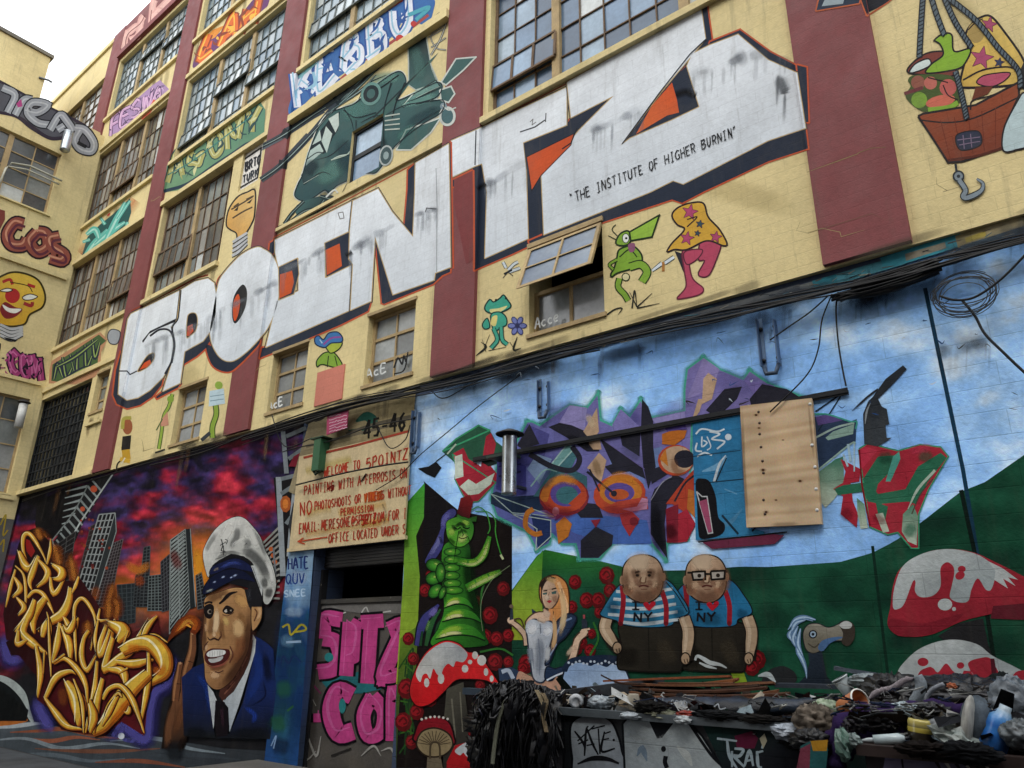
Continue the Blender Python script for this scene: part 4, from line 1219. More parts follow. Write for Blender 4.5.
A.build(fac)
# scrawl on small window panes
for (x0, y0, x1, y1, h, t, Y) in ((366, 379, 388, 371, 9, 'AcE', YW), (268, 411, 284, 404, 8, 'AcE', YW), (535, 329, 560, 320, 10, 'Acce', YW)):
    A = Art('scrawled_tag', 'Y', 0.05, Y=Y)
    write(A, t, (x0, y0), (x1, y1), h, 1.5, 'd9dedd', S=1, taper=1)
    A.build(fac)
A = Art('scrawled_tag', 'Y', 0.045, Y=YW)
A.l('394 368 398 358 402 364 404 356 406 362', 1.8, '2a2b2d').l('394 374 404 370 408 352', 1.4, '2a2b2d')
A.build(fac)
# ------------------------------------------------------------------ pieces on the wing
def wingart(name): return Art(name, 'X', 0.006, X=WX)
A = wingart('painted_graffiti').r(0, 0)
A.p('-60 300 0 320 120 385 260 455 330 490 375 530 390 590 375 615 340 622 300 600 270 560 200 560 120 515 60 470 -60 430', '37303a', S=1)
A.p('-60 310 0 332 110 390 250 460 320 500 365 540 380 590 350 610 310 590 280 545 200 545 130 500 70 460 -60 420', '55565c', S=1)
for q in ('-20 330 -30 440', '10 350 60 380 30 450', '60 460 95 400 130 400', '100 440 150 450 190 420 130 410 110 450 150 490 200 500', '200 520 240 460 270 490 230 520', '250 460 290 520 260 530', '300 510 340 520 375 570 365 605 320 595 300 560 320 520'):
    A.l(q, 38, '22242a').l(q, 28, '9a9ea2').l(q, 6, 'b9bdbf')
A.p('65 415 85 395 90 425 72 430', 'a8467c').l('310 570 345 588', 14, '1c1e22')
A.build(wing)
A = wingart('painted_graffiti').r(0, 1)
for q, e in (('95 130 60 125 30 170 45 210 90 215 110 190', 1), ('150 160 120 200 150 240 190 220 185 170 150 160', 1), ('240 180 205 190 210 220 255 250 250 275 200 262', 1)):
    A.l(q, 58, '2c1c22')
for q in ('95 130 60 125 30 170 45 210 90 215 110 190', '150 160 120 200 150 240 190 220 185 170 150 160', '240 180 205 190 210 220 255 250 250 275 200 262'):
    A.l(q, 44, '8e4e42').l([(x - 6, y - 8) for x, y in PP(q)], 8, 'c48a70').l([(x + 6, y + 9) for x, y in PP(q)], 10, '5f2f3c')
A.p('-60 50 20 75 20 110 0 150 -60 140', '7a4038')
A.build(wing)
A = wingart('painted_clown_bulb').r(0, 1)
A.fo('-30 500 -40 380 20 330 80 322 150 350 180 410 170 460 120 490 95 530 20 535', 'c79a2e', 8, '3c3418', 1, 'd6b54a', (20, 500, 120, 340))
A.c_(50, 415, 30, 'a8302e').l('10 360 40 350 50 370', 12, 'a8302e').l('110 370 140 380', 12, 'a8302e')
A.fo('90 420 120 408 150 418 130 430 100 432', 'dcdcd0', 4, '3a2a20', 1).fo('0 395 30 385 50 392 30 400', 'dcdcd0', 4, '3a2a20', 1).l('95 445 125 455 130 440', 14, '9a3030')
A.p('0 470 20 440 60 460 90 470 60 500 20 505', '7a2a2c', S=1).p('10 450 40 465 85 468 60 485 25 475', 'e0dfd4', S=1).l('40 360 110 375 130 400', 4, '4a3a18')
for k in range(4): A.l([(0, 530 + 14 * k), (45, 548 + 14 * k), (92, 540 + 10 * k)], 11, 'b4b6b6').l([(0, 537 + 14 * k), (45, 555 + 14 * k), (92, 547 + 10 * k)], 4, '3c3f42')
A.p('15 580 60 600 85 580 70 592 30 596', '26282a')
A.build(wing)
A = wingart('painted_lettering').r(0, 1)
wild(A, 'Z.COM', (-45, 690), (175, 760), 82, 24, '9c3f72', '2e1c2e', up=(-.05, -1), hi='c06a9a', jit=.05, S=0)
A.build(wing)
A = wingart('painted_scrawl').g()
A.l('0 525 6 515 3 535 8 530', 1.5, 'a8932e').l('0 545 4 540 3 552', 1.5, 'a8932e').p('18 545 25 505 30 502 29 530 22 560 14 600 10 640 6 640 12 580', '23508a', S=1)
A.build(wing)
# ------------------------------------------------------------------ ground floor murals, left: burning city under a red sky
def L3(*a): return tuple(np.array(lin(a[0])) * (a[1] if len(a) > 1 else 1))
SK = [(0.0, L3('15131c')), (0.14, L3('1f1a30')), (0.24, L3('3b3062')), (0.36, L3('55264a')), (0.5, L3('9c2038')), (0.66, L3('c03444')), (0.8, L3('6e1a28')), (1.0, L3('2a0d14'))]
def redsky(u, v, x, y):
    t = (y - (497 - 0.287 * (x - 20)))
    n = fbm(x * 0.035 + 3, y * 0.07, 5)
    n2 = fbm(x * 0.09 + 30, y * 0.16 + 9, 4)
    base = 0.12 + t / 330 + (n - 0.5) * 0.9
    c = np.array(ramp(0.2 + min(.75, max(0, t / 130)) * 0.45 + (n - .5) * 1.1, SK))
    c = c * (0.16 + 2.3 * n2 ** 1.9)
    gl = math.exp(-((x - 198) / 34) ** 2 - ((y - 572) / 34) ** 2) + .5 * math.exp(-((x - 130) / 50) ** 2 - ((y - 600) / 26) ** 2)
    c = c * (1 - gl) + np.array(lin('e8902a')) * gl * (0.7 + .6 * n2)
    k = min(1, max(0, (t - 128 - 25 * n) / 40))
    dk = np.array(lin('1d1d20')) * (0.5 + n2)
    c = c * (1 - k) + dk * k
    if t < 12: c = c * .3 + np.array(lin('101014')) * .7
    return tuple(c)
A = Art('mural_backdrop', 'L', 0.001)
A.tex([(14, 499), (306, 400), (275, 775), (-95, 800)], redsky, 170, 150)
A.build(fac)
CITY = Art('mural_city', 'L', 0.002)
A = CITY.r(0, 2)
A.p('148 470 260 420 350 400 300 560 210 620 150 600 140 560', '100f12')
for k in range(7):
    A.l([(262 + k * -3, 430 + k * 26), (352 - k * 9, 408 + k * 27)], 11, '8a9494', 0, t0=.3)
A.p('350 400 372 385 455 358 330 560 255 740 205 640 300 520', '1a1b1e')
for k in range(11):
    x, y = 385 - k * 15.5, 400 + k * 27
    A.l([(x - 20, y - 20), (x + 22, y + 30)], 8, '7f8888', 0)
A.l('450 362 300 590 250 740', 6, 'a3abaa').l('352 405 290 520 205 630', 5, '6f7776').c_(375, 420, 14, 'a84a30').c_(330, 500, 10, 'a84a30')
A.l('205 620 255 740', 7, '798080', 0)
# rectangular towers
def tower(A, q, fill, grid, nx, ny, w=5, side=None):
    tl, tr, br, bl = [np.array(p, float) for p in PP(q)]
    A.p([tuple(tl), tuple(tr), tuple(br), tuple(bl)], fill)
    for i in range(nx + 1):
        t = i / nx
        A.l([tuple(tl + (tr - tl) * t), tuple(bl + (br - bl) * t)], w, grid, 0, up=False)
    for j in range(ny + 1):
        t = j / ny
        A.l([tuple(tl + (bl - tl) * t), tuple(tr + (br - tr) * t)], w * .9, grid, 0, up=False)
rr_ = random.Random(4)
A.o = (60, 440, .2606)
tower(A, '-40 420 60 350 20 640 -60 640', '1c1a1c', '4a4a4a', 3, 14, 3)
for k in range(16): A.sh([(rr_.uniform(-30, 80), rr_.uniform(380, 640)), (rr_.uniform(-20, 60), rr_.uniform(400, 620))], 14, rr_.choice(['6a3a20', '7a2430', '4a2a1c']), 'a0')
tower(A, '205 395 242 380 190 640 130 640', '241c1e', '5a5658', 4, 20, 2.6)
tower(A, '118 330 180 300 130 600 50 600', '2a2022', '4c4648', 3, 14, 3)
tower(A, '150 286 212 280 120 600 60 590', '17171a', '8a9090', 4, 12, 5)
A.p('212 280 216 350 140 600 120 600', '2b3032').l('212 280 216 350 140 600', 3, '8a9292', 0)
for k in range(20): A.c_(90 + rr_.uniform(-10, 100), 300 + rr_.uniform(0, 200), rr_.uniform(4, 8), rr_.choice(['7a3226', '96422a', '5a2022']), n=6)
tower(A, '218 556 292 550 288 700 228 710', '23282c', '3e474a', 4, 9, 3)
tower(A, '322 412 346 406 340 640 296 640', '1c1e22', '4a5052', 2, 18, 3)
tower(A, '290 520 312 500 305 640 280 640', '1a1a1e', '3c4244', 2, 10, 3)
tower(A, '340 522 388 516 392 655 336 655', '191b1d', '667070', 4, 12, 3)
tower(A, '386 468 420 438 424 650 392 660', '1d1c20', '4c4e52', 3, 14, 3)
tower(A, '424 384 482 342 500 640 420 745', '141618', '838c8a', 2, 22, 4)
A.p('482 342 500 340 520 640 500 650', '22272a').l('500 340 520 640', 3, '8a9290', 0)
for k in range(20): A.l([(426, 395 + k * 16), (478, 352 + k * 15)], 4.5, '8d9694', 0, up=False)
tower(A, '520 520 542 506 566 640 528 650', '1c1c20', '565c5e', 2, 11, 3)
for q, c in (('60 470 50 560 60 620', '7a4a28'), ('200 560 215 640 190 700', '9a5a2c'), ('130 620 140 560', '8a4a24'), ('300 520 310 560', '96441e'), ('430 420 460 500', '6a2420'), ('250 470 300 500 350 470', 'c8782a'), ('520 420 535 480 520 520', 'e0a030'), ('100 580 80 640', '8a4a24')): A.sh(q, 30, c, 'b0')
A.r(0, 3)
for q in ('440 180 430 120 445 60 455 20', '460 180 470 120 450 90', '300 190 340 120 330 60', '210 30 205 -60 215 -110', '175 -70 180 -120 178 -180', '150 -80 140 -150'):
    A.sh(q, 44, '6a3418', 'c0').sh(q, 16, 'b0682c', 'b0')
CITY.build(fac)
# painted road and water along the foot
A = Art('mural_road', 'L', 0.0165).r(0, 3)
A.p('-400 600 0 600 130 580 220 600 400 640 640 650 900 690 1075 700 1080 900 -400 900', '4f585e', '30353a', (200, 600, 1000, 760))
for q, c in (('-50 610 60 600 160 590 200 605', 'a3abb0'), ('40 625 150 620 260 612 380 640 480 650', '8a5038'), ('60 645 200 660 300 645 400 655', '8f5640'), ('-50 660 100 650 250 690 420 670 560 690', '7b868c'), ('140 690 300 700 480 700 640 690', '6e4a3a'), ('-50 720 200 715 360 740 500 730', '59636a'), ('380 745 560 740 740 765', '7d4a38'), ('440 660 620 650 760 690 900 710', '7a868c'), ('-60 760 150 750 300 770', '333a40'), ('560 720 760 715 960 735', '3b4248')):
    A.l(q, 17, c, t0=.2, t1=.2)
A.p('-90 590 0 540 60 545 110 580 0 600', '8f4a26', 'b06a30', (0, 545, 0, 600), 1)
A.l('-60 400 20 420 80 470 110 540 130 585', 40, 'a0aaa8', t0=.6, t1=.3).l('-60 420 10 445 60 490 95 545', 36, '14181a')
for k in range(7): A.p([(-10 + k * 18, 450 + k * 12), (6 + k * 18, 440 + k * 16), (10 + k * 16, 580), (-14 + k * 16, 580)], '0f1112')
A.l('450 640 490 580 485 620 500 655 560 660', 14, '4a4a86').c_(485, 640, 13, 'c9cfd6')
A.build(fac)
# yellow wild lettering
A = Art('mural_wildstyle_lettering', 'L', 0.018)
CC, DD = (0, 520, .15625), (0, 620, .18555)
A.o = DD
for q in ('890 140 945 240 905 335 835 385 805 480 785 640 710 605 665 575 610 635 540 640', '20 60 30 160 60 215 150 195', '185 420 230 520 285 605'):
    A.sh(q, 95, '2f2c66', 'd0').sh(q, 46, '5a55a4', 'd0')
A.p('60 190 30 120 130 60 300 -20 560 -20 700 80 800 20 850 -20 870 90 918 262 835 352 800 420 778 625 655 548 565 622 440 612 330 590 255 470 200 430 195 300 100 190', '1e090b', '58141a', (200, 0, 700, 560))
A.o = CC
A.p('20 600 60 380 120 150 170 70 230 50 330 150 350 270 420 390 520 380 640 560 720 600 760 768 40 768', '140a0b', '3a1014', (100, 100, 500, 700))
A.p('160 120 190 130 225 200 200 240 170 200', '8a1c1c')
for q in ('340 150 370 260', '450 230 480 400', '230 50 265 130', '700 520 690 640', '360 200 380 300', '560 640 560 760'): A.sh(q, 60, '8a4a1e', 'b0').sh(q, 24, 'c07a34', 'a0')
ST = [(CC, t, w) for t, w in (('180 290 150 200 150 110 185 88 230 140 280 230 300 285', 24), ('300 290 320 200 326 125', 20), ('125 205 160 290 200 310 245 240', 46), ('250 235 210 330 190 400 205 450', 36), ('250 260 305 330 290 385 240 435', 36), ('325 370 330 440 355 470 415 380', 28), ('340 290 395 330 385 375 345 385', 46),
  ('100 295 150 350 165 450 162 560 140 605', 18), ('100 320 70 420 38 560', 20), ('95 370 130 440 85 500', 32), ('110 500 155 560 120 615', 30), ('178 500 220 458 270 470 310 530 352 615', 26), ('295 505 230 580 208 640 222 730', 54), ('225 515 180 620 100 720', 42), ('130 720 170 750 230 790', 48), ('455 440 440 520 400 600 330 650 250 720', 52), ('505 365 480 430 460 475', 20),
  ('478 790 474 600 490 530 530 503 580 560 612 650 608 790', 22), ('415 630 460 700 505 630', 42), ('370 690 430 725 490 675', 36), ('640 570 630 640 700 640', 18), ('750 650 700 720 720 790', 52), ('300 590 322 680 322 790', 14))]
ST += [(DD, t, w) for t, w in (('150 0 125 70 180 130 265 190', 42), ('100 60 95 130 150 110', 26), ('230 95 240 40 265 0', 34), ('262 -10 266 120 277 320', 14), ('325 20 305 140 285 235', 32), ('335 40 372 130 382 230', 38), ('403 -20 405 100 412 225', 15), ('195 140 217 280 205 420', 30), ('240 170 235 290', 18), ('405 0 370 60 345 30', 30), ('480 60 450 110 440 200 470 270 520 195', 26), ('505 90 490 165', 20), ('530 0 512 100 522 200', 16),
  ('575 30 540 130 545 185 595 60', 28), ('590 20 665 60 640 125', 62), ('692 60 650 175', 16), ('610 100 578 200 568 265 640 210 715 150 810 0', 38), ('760 115 800 30 850 -20', 26), ('775 95 830 84 905 122', 20), ('660 175 740 130 820 130 882 200 890 285 815 350', 78), ('630 228 720 236 828 216', 40), ('590 268 660 280 682 362', 40), ('690 260 640 290', 18),
  ('801 180 802 300 782 430 758 570', 28), ('805 295 700 380 620 480 560 580 505 622', 84), ('555 430 590 372 650 358 712 430 762 560 778 612', 28), ('645 395 600 470 552 575', 26), ('525 225 505 400 462 610', 26), ('555 320 520 450 508 612', 34), ('245 425 300 312 380 278 430 305', 30), ('245 425 300 500 362 572 445 592', 34), ('365 340 422 450 425 575', 72), ('398 320 442 450 452 612', 18), ('480 430 502 520 488 612', 42), ('290 235 350 210 420 270 462 350 474 450', 28), ('350 185 285 235', 18), ('620 410 640 395 660 420', 14), ('700 470 690 500 672 500', 22))]
for o_, q, w in ST:
    A.o = o_
    P = PP(q)
    w *= 1.22
    A.l(q, w + 12, '16080a', t0=.5, t1=.25)
    A.l(q, w, '8e4a16', t0=.45, t1=.18)
    A.l([(x - w * .05, y - w * .07) for x, y in P], w * .84, 'c07a22', t0=.42, t1=.12)
    A.l([(x - w * .1, y - w * .12) for x, y in P], w * .66, 'd9b040', t0=.4, t1=.1)
    A.l([(x - w * .26, y - w * .27) for x, y in P], w * .13, 'f2e8bc', t0=.3, t1=.1)
A.o = DD
for q in ('820 260 870 280 880 230', '700 420 640 500 600 560', '680 150 760 150'): A.sh(q, 36, 'c86a1a', 'a0')
A.sh('330 360 345 470', 40, '7a3c1c', 'c0').sh('560 0 590 40', 30, '8a5a34', '90')
A.build(fac)
# man in a white captain's cap
A = Art('mural_captain', 'L', 0.032)
FA, FB = (190, 508, .125), (190, 590, .20824)
A.o = FB
A.p('-40 420 10 375 72 348 88 460 100 600 120 700 128 712 -30 700 -34 600', '142250', '15181c', (60, 480, 60, 700))
A.p('300 215 340 235 378 262 400 285 414 480 385 716 125 712 190 690 255 540 300 350', '16275a', '14171c', (300, 480, 290, 712))
for q, w, c in (('310 260 330 400 260 560', 40, '203a84'), ('30 400 80 470 100 600', 26, '203a84'), ('360 300 380 450', 30, '0a0e1e'), ('260 560 310 600 300 640', 20, '24409a'), ('350 430 360 510 290 560', 8, '0a0e1e'), ('200 690 300 690 380 680', 50, '14171c'), ('-20 690 80 690', 50, '14171c')): A.sh(q, w, c, 'b0')
A.p('150 455 230 380 285 270 302 205 318 250 295 350 225 465 160 540 138 505', '4a2a22')
for k in range(7): A.l([(165 + k * 14, 500 - k * 22), (215 + k * 10, 440 - k * 20)], 7, '2c1612' if k % 2 else '7a4c3c', 0)
A.p('84 455 112 490 133 540 122 595 112 668 97 560', 'b4babd').p('302 212 317 238 312 300 282 400 236 550 190 682 184 565 158 532 210 488 262 400 292 318', 'c6cac8', 'a2acb4', (290, 260, 190, 640)).l('302 240 285 340 240 430 165 530', 3, '2a2224')
A.p('122 530 166 538 186 600 180 700 130 705 116 640', '120c12').sh('150 560 160 660', 14, '3a2430', 'b0')
sk = '68 110 74 40 130 15 210 -10 262 0 292 60 296 130 290 200 280 280 250 352 208 424 152 472 110 472 76 432 70 362 62 300 58 250 64 190'
A.outl(sk, 5, '140c0c', 1).p(sk, 'b88c5c', '7e5638', (120, 200, 290, 300), 1)
for q, w, c, a_ in (('290 60 288 200 262 320 200 420 140 465', 52, '3a2018', 'c0'), ('70 60 64 180 70 330', 26, '4a2a1e', 'c0'), ('76 60 130 25 200 20', 40, '5a3a28', 'a0'), ('110 120 100 180 95 220', 26, '6a4630', '90'), ('230 200 240 280 190 360', 40, '8a5434', '90'), ('90 370 130 375 180 350', 24, '6a3a2a', 'a0'), ('240 100 260 200', 30, '8a6038', '80'), ('150 130 152 200 165 240', 22, '7a5030', '90')): A.sh(q, w, c, a_)
for q, w, c, a_ in (('128 80 126 160 116 214', 24, 'efd2a8', 'd0'), ('205 150 232 175 228 230', 44, 'e6c08a', 'c0'), ('165 130 180 170', 22, 'e2c078', 'b0'), ('100 400 120 410 140 400', 30, 'e2b88c', 'c0'), ('80 260 76 290', 14, 'd8b088', 'c0'), ('210 40 250 50 262 90', 40, 'd8a86a', 'c0'), ('150 40 190 30', 18, 'd8ae7a', 'a0'), ('190 280 198 310', 12, 'dcb080', 'a0'), ('76 160 78 200', 12, 'd8ac80', 'b0')): A.sh(q, w, c, a_)
A.p('66 85 92 66 114 78 112 118 96 138 74 128', '150f10', S=1).p('84 100 96 92 106 104 96 116 86 112', '8a8074', S=1).c_(97, 104, 8, '100c0c')
A.l('140 66 158 52 190 20 228 8', 17, '1a1212', t0=.5, t1=.3).l('70 66 90 58 108 62', 10, '1a1212')
A.p('156 98 176 74 206 88 210 100 192 116 166 112', '1c1212', S=1).p('164 100 176 92 180 104 170 108', 'c2baac', S=1).p('190 96 200 94 198 104', 'a89c8c').c_(184, 98, 7, '0e0a0a').l('156 118 180 124 210 108', 4, '5a3a2a')
A.l('84 226 96 240 116 232 136 240 146 222', 9, '3a2018', t0=.4, t1=.4).l('148 200 150 222 142 236', 5, '5a3424').sh('110 210 122 222', 16, 'e6c49a', 'c0')
A.p('72 306 100 282 150 282 188 288 188 322 154 354 104 364 74 344', '4a1c1a', S=1).p('82 302 112 288 166 290 164 310 112 322 84 318', 'd9dad6', S=1).p('88 332 120 328 158 318 148 338 104 350', 'b9bab8', S=1).l('78 358 110 370 160 356 190 326', 8, '8a4a3c', t0=.3, t1=.3)
for k in range(6): A.l([(95 + k * 12, 292), (95 + k * 12, 320 - k)], 1.6, '8a8a88', 0, up=False)
A.l('66 290 70 270 88 246', 5, '4a2a20').l('192 270 206 310 190 350', 6, '5a3226').l('120 392 140 396 160 386', 5, '4a2a22')
A.fo('296 74 326 50 346 78 342 140 314 188 296 186', 'b08658', 4, '1c1210', 1).sh('325 70 336 110 318 150', 14, 'e0b888', 'b0').l('310 90 322 110 308 150', 6, '5a3424')
A.p('262 0 300 -10 340 30 348 62 326 48 298 70 292 100 276 60', '1c1a1c')
A.o = FA
hat = '105 385 118 310 180 200 262 118 360 72 432 82 502 150 562 232 602 340 652 440 684 560 682 660 632 762 590 752 582 640 545 540 500 440 430 390 330 370 232 420 180 462 150 552 126 500'
A.outl(hat, 9, '141416', 1).p(hat, 'b6b8b2', 'cfcfca', (480, 420, 240, 160), 1)
for q, w, c, a_ in (('380 150 372 230 320 330', 44, '6a6c6a', 'c0'), ('400 340 490 370 580 470 630 600', 70, '4a4c4c', 'd0'), ('440 250 470 290 430 310', 40, '6c6e6c', 'a0'), ('130 350 150 300 220 190', 30, '8c8e8a', 'a0'), ('500 170 570 290 610 400', 30, '7c7e7c', 'b0'), ('200 420 300 360 420 370', 30, '6a6c6a', 'b0'), ('640 640 620 720', 50, '3a3c3c', 'd0'), ('590 560 600 640', 40, '4a4c4c', 'c0')): A.sh(q, w, c, a_)
for q, w, c, a_ in (('330 110 300 200 240 280', 60, 'e6e6e0', 'c0'), ('440 120 500 220 540 330', 44, 'e2e2dc', 'b0'), ('600 400 650 520 660 620', 30, 'dededa', 'c0'), ('330 300 400 260 450 220', 26, 'e0e0da', 'b0')): A.sh(q, w, c, a_)
A.l('250 250 262 300 250 340 280 345', 8, '2e3032').l('240 300 290 270', 6, '2e3032').l('280 250 300 260 290 290', 7, '2e3032').l('268 300 268 380', 7, '2e3032').l('240 360 290 350', 6, '2e3032').l('200 410 250 395 290 380', 5, '5a5c5a')
A.p('148 556 180 458 232 416 330 366 432 386 505 450 560 640 540 660 300 600 200 640', '131318')
A.fo('156 530 178 470 260 430 350 402 424 418 492 470 505 510 430 500 320 480 220 520', '161d42', 6, '0a0c14', 1)
A.sh('240 480 330 440 420 450', 22, '3c4c94', 'c0').sh('190 500 230 480', 14, '8a8078', '90')
A.fo('104 690 108 640 160 560 240 512 320 488 420 500 490 548 524 592 462 580 380 570 262 620 172 672', '0f1530', 6, '08090e', 1)
for x, y, r in ((265, 552, 26), (360, 540, 30), (196, 592, 22), (330, 555, 20)): A.c_(x, y, r, 'b8c8e8e0', ry=r * .5, rot=-25, ce='2a3a7800')
A.sh('130 670 180 650', 16, 'a8b0b0', 'b0')
A.p('488 462 520 458 582 640 576 706 540 600', 'b6bab8').l('500 470 560 640', 5, '5a5c5c').p('478 592 524 590 572 700 574 790 470 790 450 690', '1a1a1e').sh('470 640 480 740', 26, '3a3c42', '90')
A.build(fac)
A = Art('mural_hand', 'L', 0.03).r(0, 3)
A.p('645 690 655 600 680 500 705 440 760 430 800 500 792 580 750 640 735 690', '1a110c')
A.p('655 690 664 600 690 505 712 448 756 440 790 505 782 575 742 635 724 690', '6a442c', '241a15', (700, 480, 700, 690))
for q, w, c, a_ in (('670 690 676 600 700 500', 26, '7d5236', 'b0'), ('700 640 720 560 750 480', 24, '74492e', 'b0'), ('760 620 785 560', 26, '20130d', 'c0'), ('660 700 740 700', 70, '171a1e', 'c0'), ('720 700 740 640', 24, '1c120d', 'b0')): A.sh(q, w, c, a_)
for q, w in (('700 500 706 440 716 390 722 345', 30), ('738 470 744 390 768 300 772 225', 34), ('762 476 778 436 788 396', 31), ('778 516 798 476 806 440', 29), ('784 560 806 526 812 494', 26)):
    A.l(q, w + 8, '1a100b', t0=.8, t1=.7).l(q, w, '68412a', t0=.9, t1=.6)
    P = PP(q)
    A.l([(x - w * .2, y) for x, y in P], w * .3, '9c6c46', t0=.6, t1=.4)
    A.l([(P[-1][0] - w * .18, P[-1][1] + 6), (P[-1][0] + w * .1, P[-1][1] + 2)], w * .3, 'b08a66', 0)
for q in ('740 400 758 402', '752 340 772 346', '706 430 722 432', '766 440 784 444'): A.l(q, 3, '2c1a12', 0)
for q, w, c in (('770 230 790 190 750 175 700 220 670 265', 40, '6a2c12'), ('775 215 780 185 745 185 700 225', 24, 'a8501c'), ('765 205 740 195 710 220', 10, 'd9983a')): A.l(q, w, c, t0=.6, t1=.1)
A.sh('790 220 760 170 690 240', 30, 'b0581e', '80').sh('780 200 750 180 715 215', 12, 'e0a040', 'a0')
A.build(fac)
# tilting striped tower and grey beams beside the doorway
A = Art('mural_city', 'L', 0.018).r(1, 2)
A.p('70 375 100 372 165 362 200 190 250 130 250 250 190 420 140 700 120 768 60 768 90 600', '151417')
A.p('60 620 100 560 110 768 20 900 0 768', '1a1a1c')
for k in range(13): A.l([(25 + k * 2, 640 + k * 18), (95, 570 + k * 24)], 8, '8c8c86', 0)
for k in range(7): A.c_(60 + 8 * (k % 3), 660 + k * 26, 10, 'b0582c', n=6)
A.l('90 372 108 768', 22, '8f979c', 0).l('160 362 132 690', 20, '9aa2a8', 0).l('108 190 122 358', 18, '7d858a', 0)
for q in ('100 440 160 400', '100 380 160 365', '190 330 260 260', '130 300 200 250', '120 560 150 520', '120 210 200 175'): A.l(q, 16, '6c7478', 0)
A.c_(118, 480, 22, 'a8582a', ry=34, n=9).c_(118, 480, 12, 'd07a34', ry=20, n=8)
A.p('150 290 185 270 160 330 130 330', '7a2230').p('165 640 140 640 130 560 150 470', '2c2f33')
A.l('70 655 78 768', 8, '6b7074', 0)
A.build(fac)
# ------------------------------------------------------------------ doorway: blue pillar, roller shutter, painted door
A = Art('painted_door_pillar', 'L', 0.032)
def bluep(u, v, x, y):
    n = fbm(x * .12, y * .05, 4)
    c = np.array(ramp(v * .8 + n * .5 - .2, [(0, L3('8ba6bd')), (.18, L3('6f93b6')), (.3, L3('2f5f9a')), (.42, L3('2d6a84')), (.55, L3('274f8c')), (.8, L3('1f4478')), (1, L3('1d3c58'))]))
    g_ = math.exp(-((x - 282) / 12) ** 2 - ((y - 715) / 25) ** 2)
    return tuple(c * (1 - .6 * g_) + np.array(lin('2f6a4a')) * .6 * g_)
A.tex([(289, 549), (314, 549), (297, 772), (263, 772)], bluep, 16, 80)
A.g()
for q, w, c, a_ in (('290 600 285 660 275 740', 20, '12284e', 'a0'), ('306 590 300 680 292 750', 16, '15305c', 'a0'), ('280 640 296 642', 10, '6a98b8', '80'), ('276 690 292 688', 14, '2c6a4c', '90'), ('270 725 286 722', 14, '2f6a44', '90'), ('284 612 304 612', 8, 'a8c4dc', '70'), ('272 745 290 748', 14, '1a2a44', 'b0'), ('295 628 302 660', 8, '28506e', '90'), ('288 575 308 580', 12, 'b0bcd0', '70')): A.sh(q, w, c, a_)
A.r(1, 2)
write(A, 'Hate'.upper(), (128, 742), (215, 735), 44, 7, '1c2f6a', S=1)
write(A, 'QUV', (120, 800), (200, 795), 40, 6, '1c3a7a', S=1)
A.r(1, 3)
write(A, 'SNEE', (112, 85), (205, 78), 26, 6, 'a9c3da', S=1)
A.l('105 205 130 195 140 235 180 195 200 215 150 225', 8, 'a59a2a').l('120 265 180 262', 9, '9ab4cf').l('100 350 110 320 130 350 150 320 180 345', 6, '1b2f5c').l('60 680 80 640 70 690', 5, '7f9cc0').l('125 540 150 520', 9, '2a5a3a')
A.build(fac)
m = MB()
m.box(GX0 + .002, GX1 - .002, LOWY + .18, LOWY + .5, 3.12, 3.39, '24221f')
for k in range(6): m.box(GX0 + .004, GX1 - .004, LOWY + .165, LOWY + .18, 3.13 + k * .043, 3.16 + k * .043, '2f2c28')
SH = m.build('roller_shutter_box', GENERIC, fac)
m = MB()
DY = LOWY + .16
m.box(GX0 + .05, GX1 - .002, DY, DY + .05, 0.5, 2.66, '4b4742')
m.box(GX0 + .05, GX1 - .002, DY - .03, DY - .0005, 2.62, 2.68, '3a3834')
m.box(GX0 + .003, GX0 + .05, DY - .04, DY + .06, .5, 3.1, '1c1c1e')
dr = m.build('garage_door', surf_mat('scribbled_door_steel', vcol=True, rough=.6, var=.35, scale=3, wear=.5, grime=.6), fac)
A = Art('painted_lettering', 'Y', 0.006, Y=DY).r(1, 3)
A.p('150 120 600 110 600 150 420 150 300 130 150 140', '6f6d6a')
for q in ('250 140 330 150 360 145', '420 150 440 125 460 150 540 140'): A.l(q, 5, 'b9b9b4')
A.p('260 420 420 380 560 350 560 440 420 470 300 470', '256a70')
MG = 'b8407f'
def fat(A, strokes, w):
    for q in strokes: A.l(q, w + 20, '0e0b12')
    for q in strokes: A.l(q, w, MG)
    for q in strokes: A.l([(x - w * .2, y - w * .22) for x, y in PP(q)], w * .18, 'c25a94', t0=.3, t1=.3)
fat(A, ['345 176 276 172 270 250', '268 250 318 262 334 318 308 372 248 384'], 61)
fat(A, ['375 185 360 400', '375 190 410 220 400 310 370 330'], 56)
fat(A, ['420 185 510 178', '460 190 445 430'], 56)
fat(A, ['530 215 590 205 510 400 580 395'], 63)
fat(A, ['262 550 262 585'], 65)
fat(A, ['385 480 330 460 300 540 330 630 390 620'], 70)
fat(A, ['465 480 430 560 450 640 500 620 510 540 465 480'], 56)
fat(A, ['540 660 545 460 590 560'], 43)
A.c_(292, 325, 18, '2a7a7c').c_(345, 520, 14, '2a7a7c', ry=30)
for q in ('200 620 240 720 260 640', '420 720 470 680 500 720', '500 700 540 690 560 740', '200 440 240 520', '190 600 200 730 240 700'): A.l(q, 9, '96948e', t0=.3, t1=.3)
A.l('200 500 215 430 260 470', 7, '7d3a5c').l('300 720 380 690', 8, '2a2826')
A.build(dr)
m = MB()
m.box(-9.9, -6.6, -1.2, LOWY - .03, 0.0, 0.56, '6a6a66')
m.build('loading_step', CONC, fac)
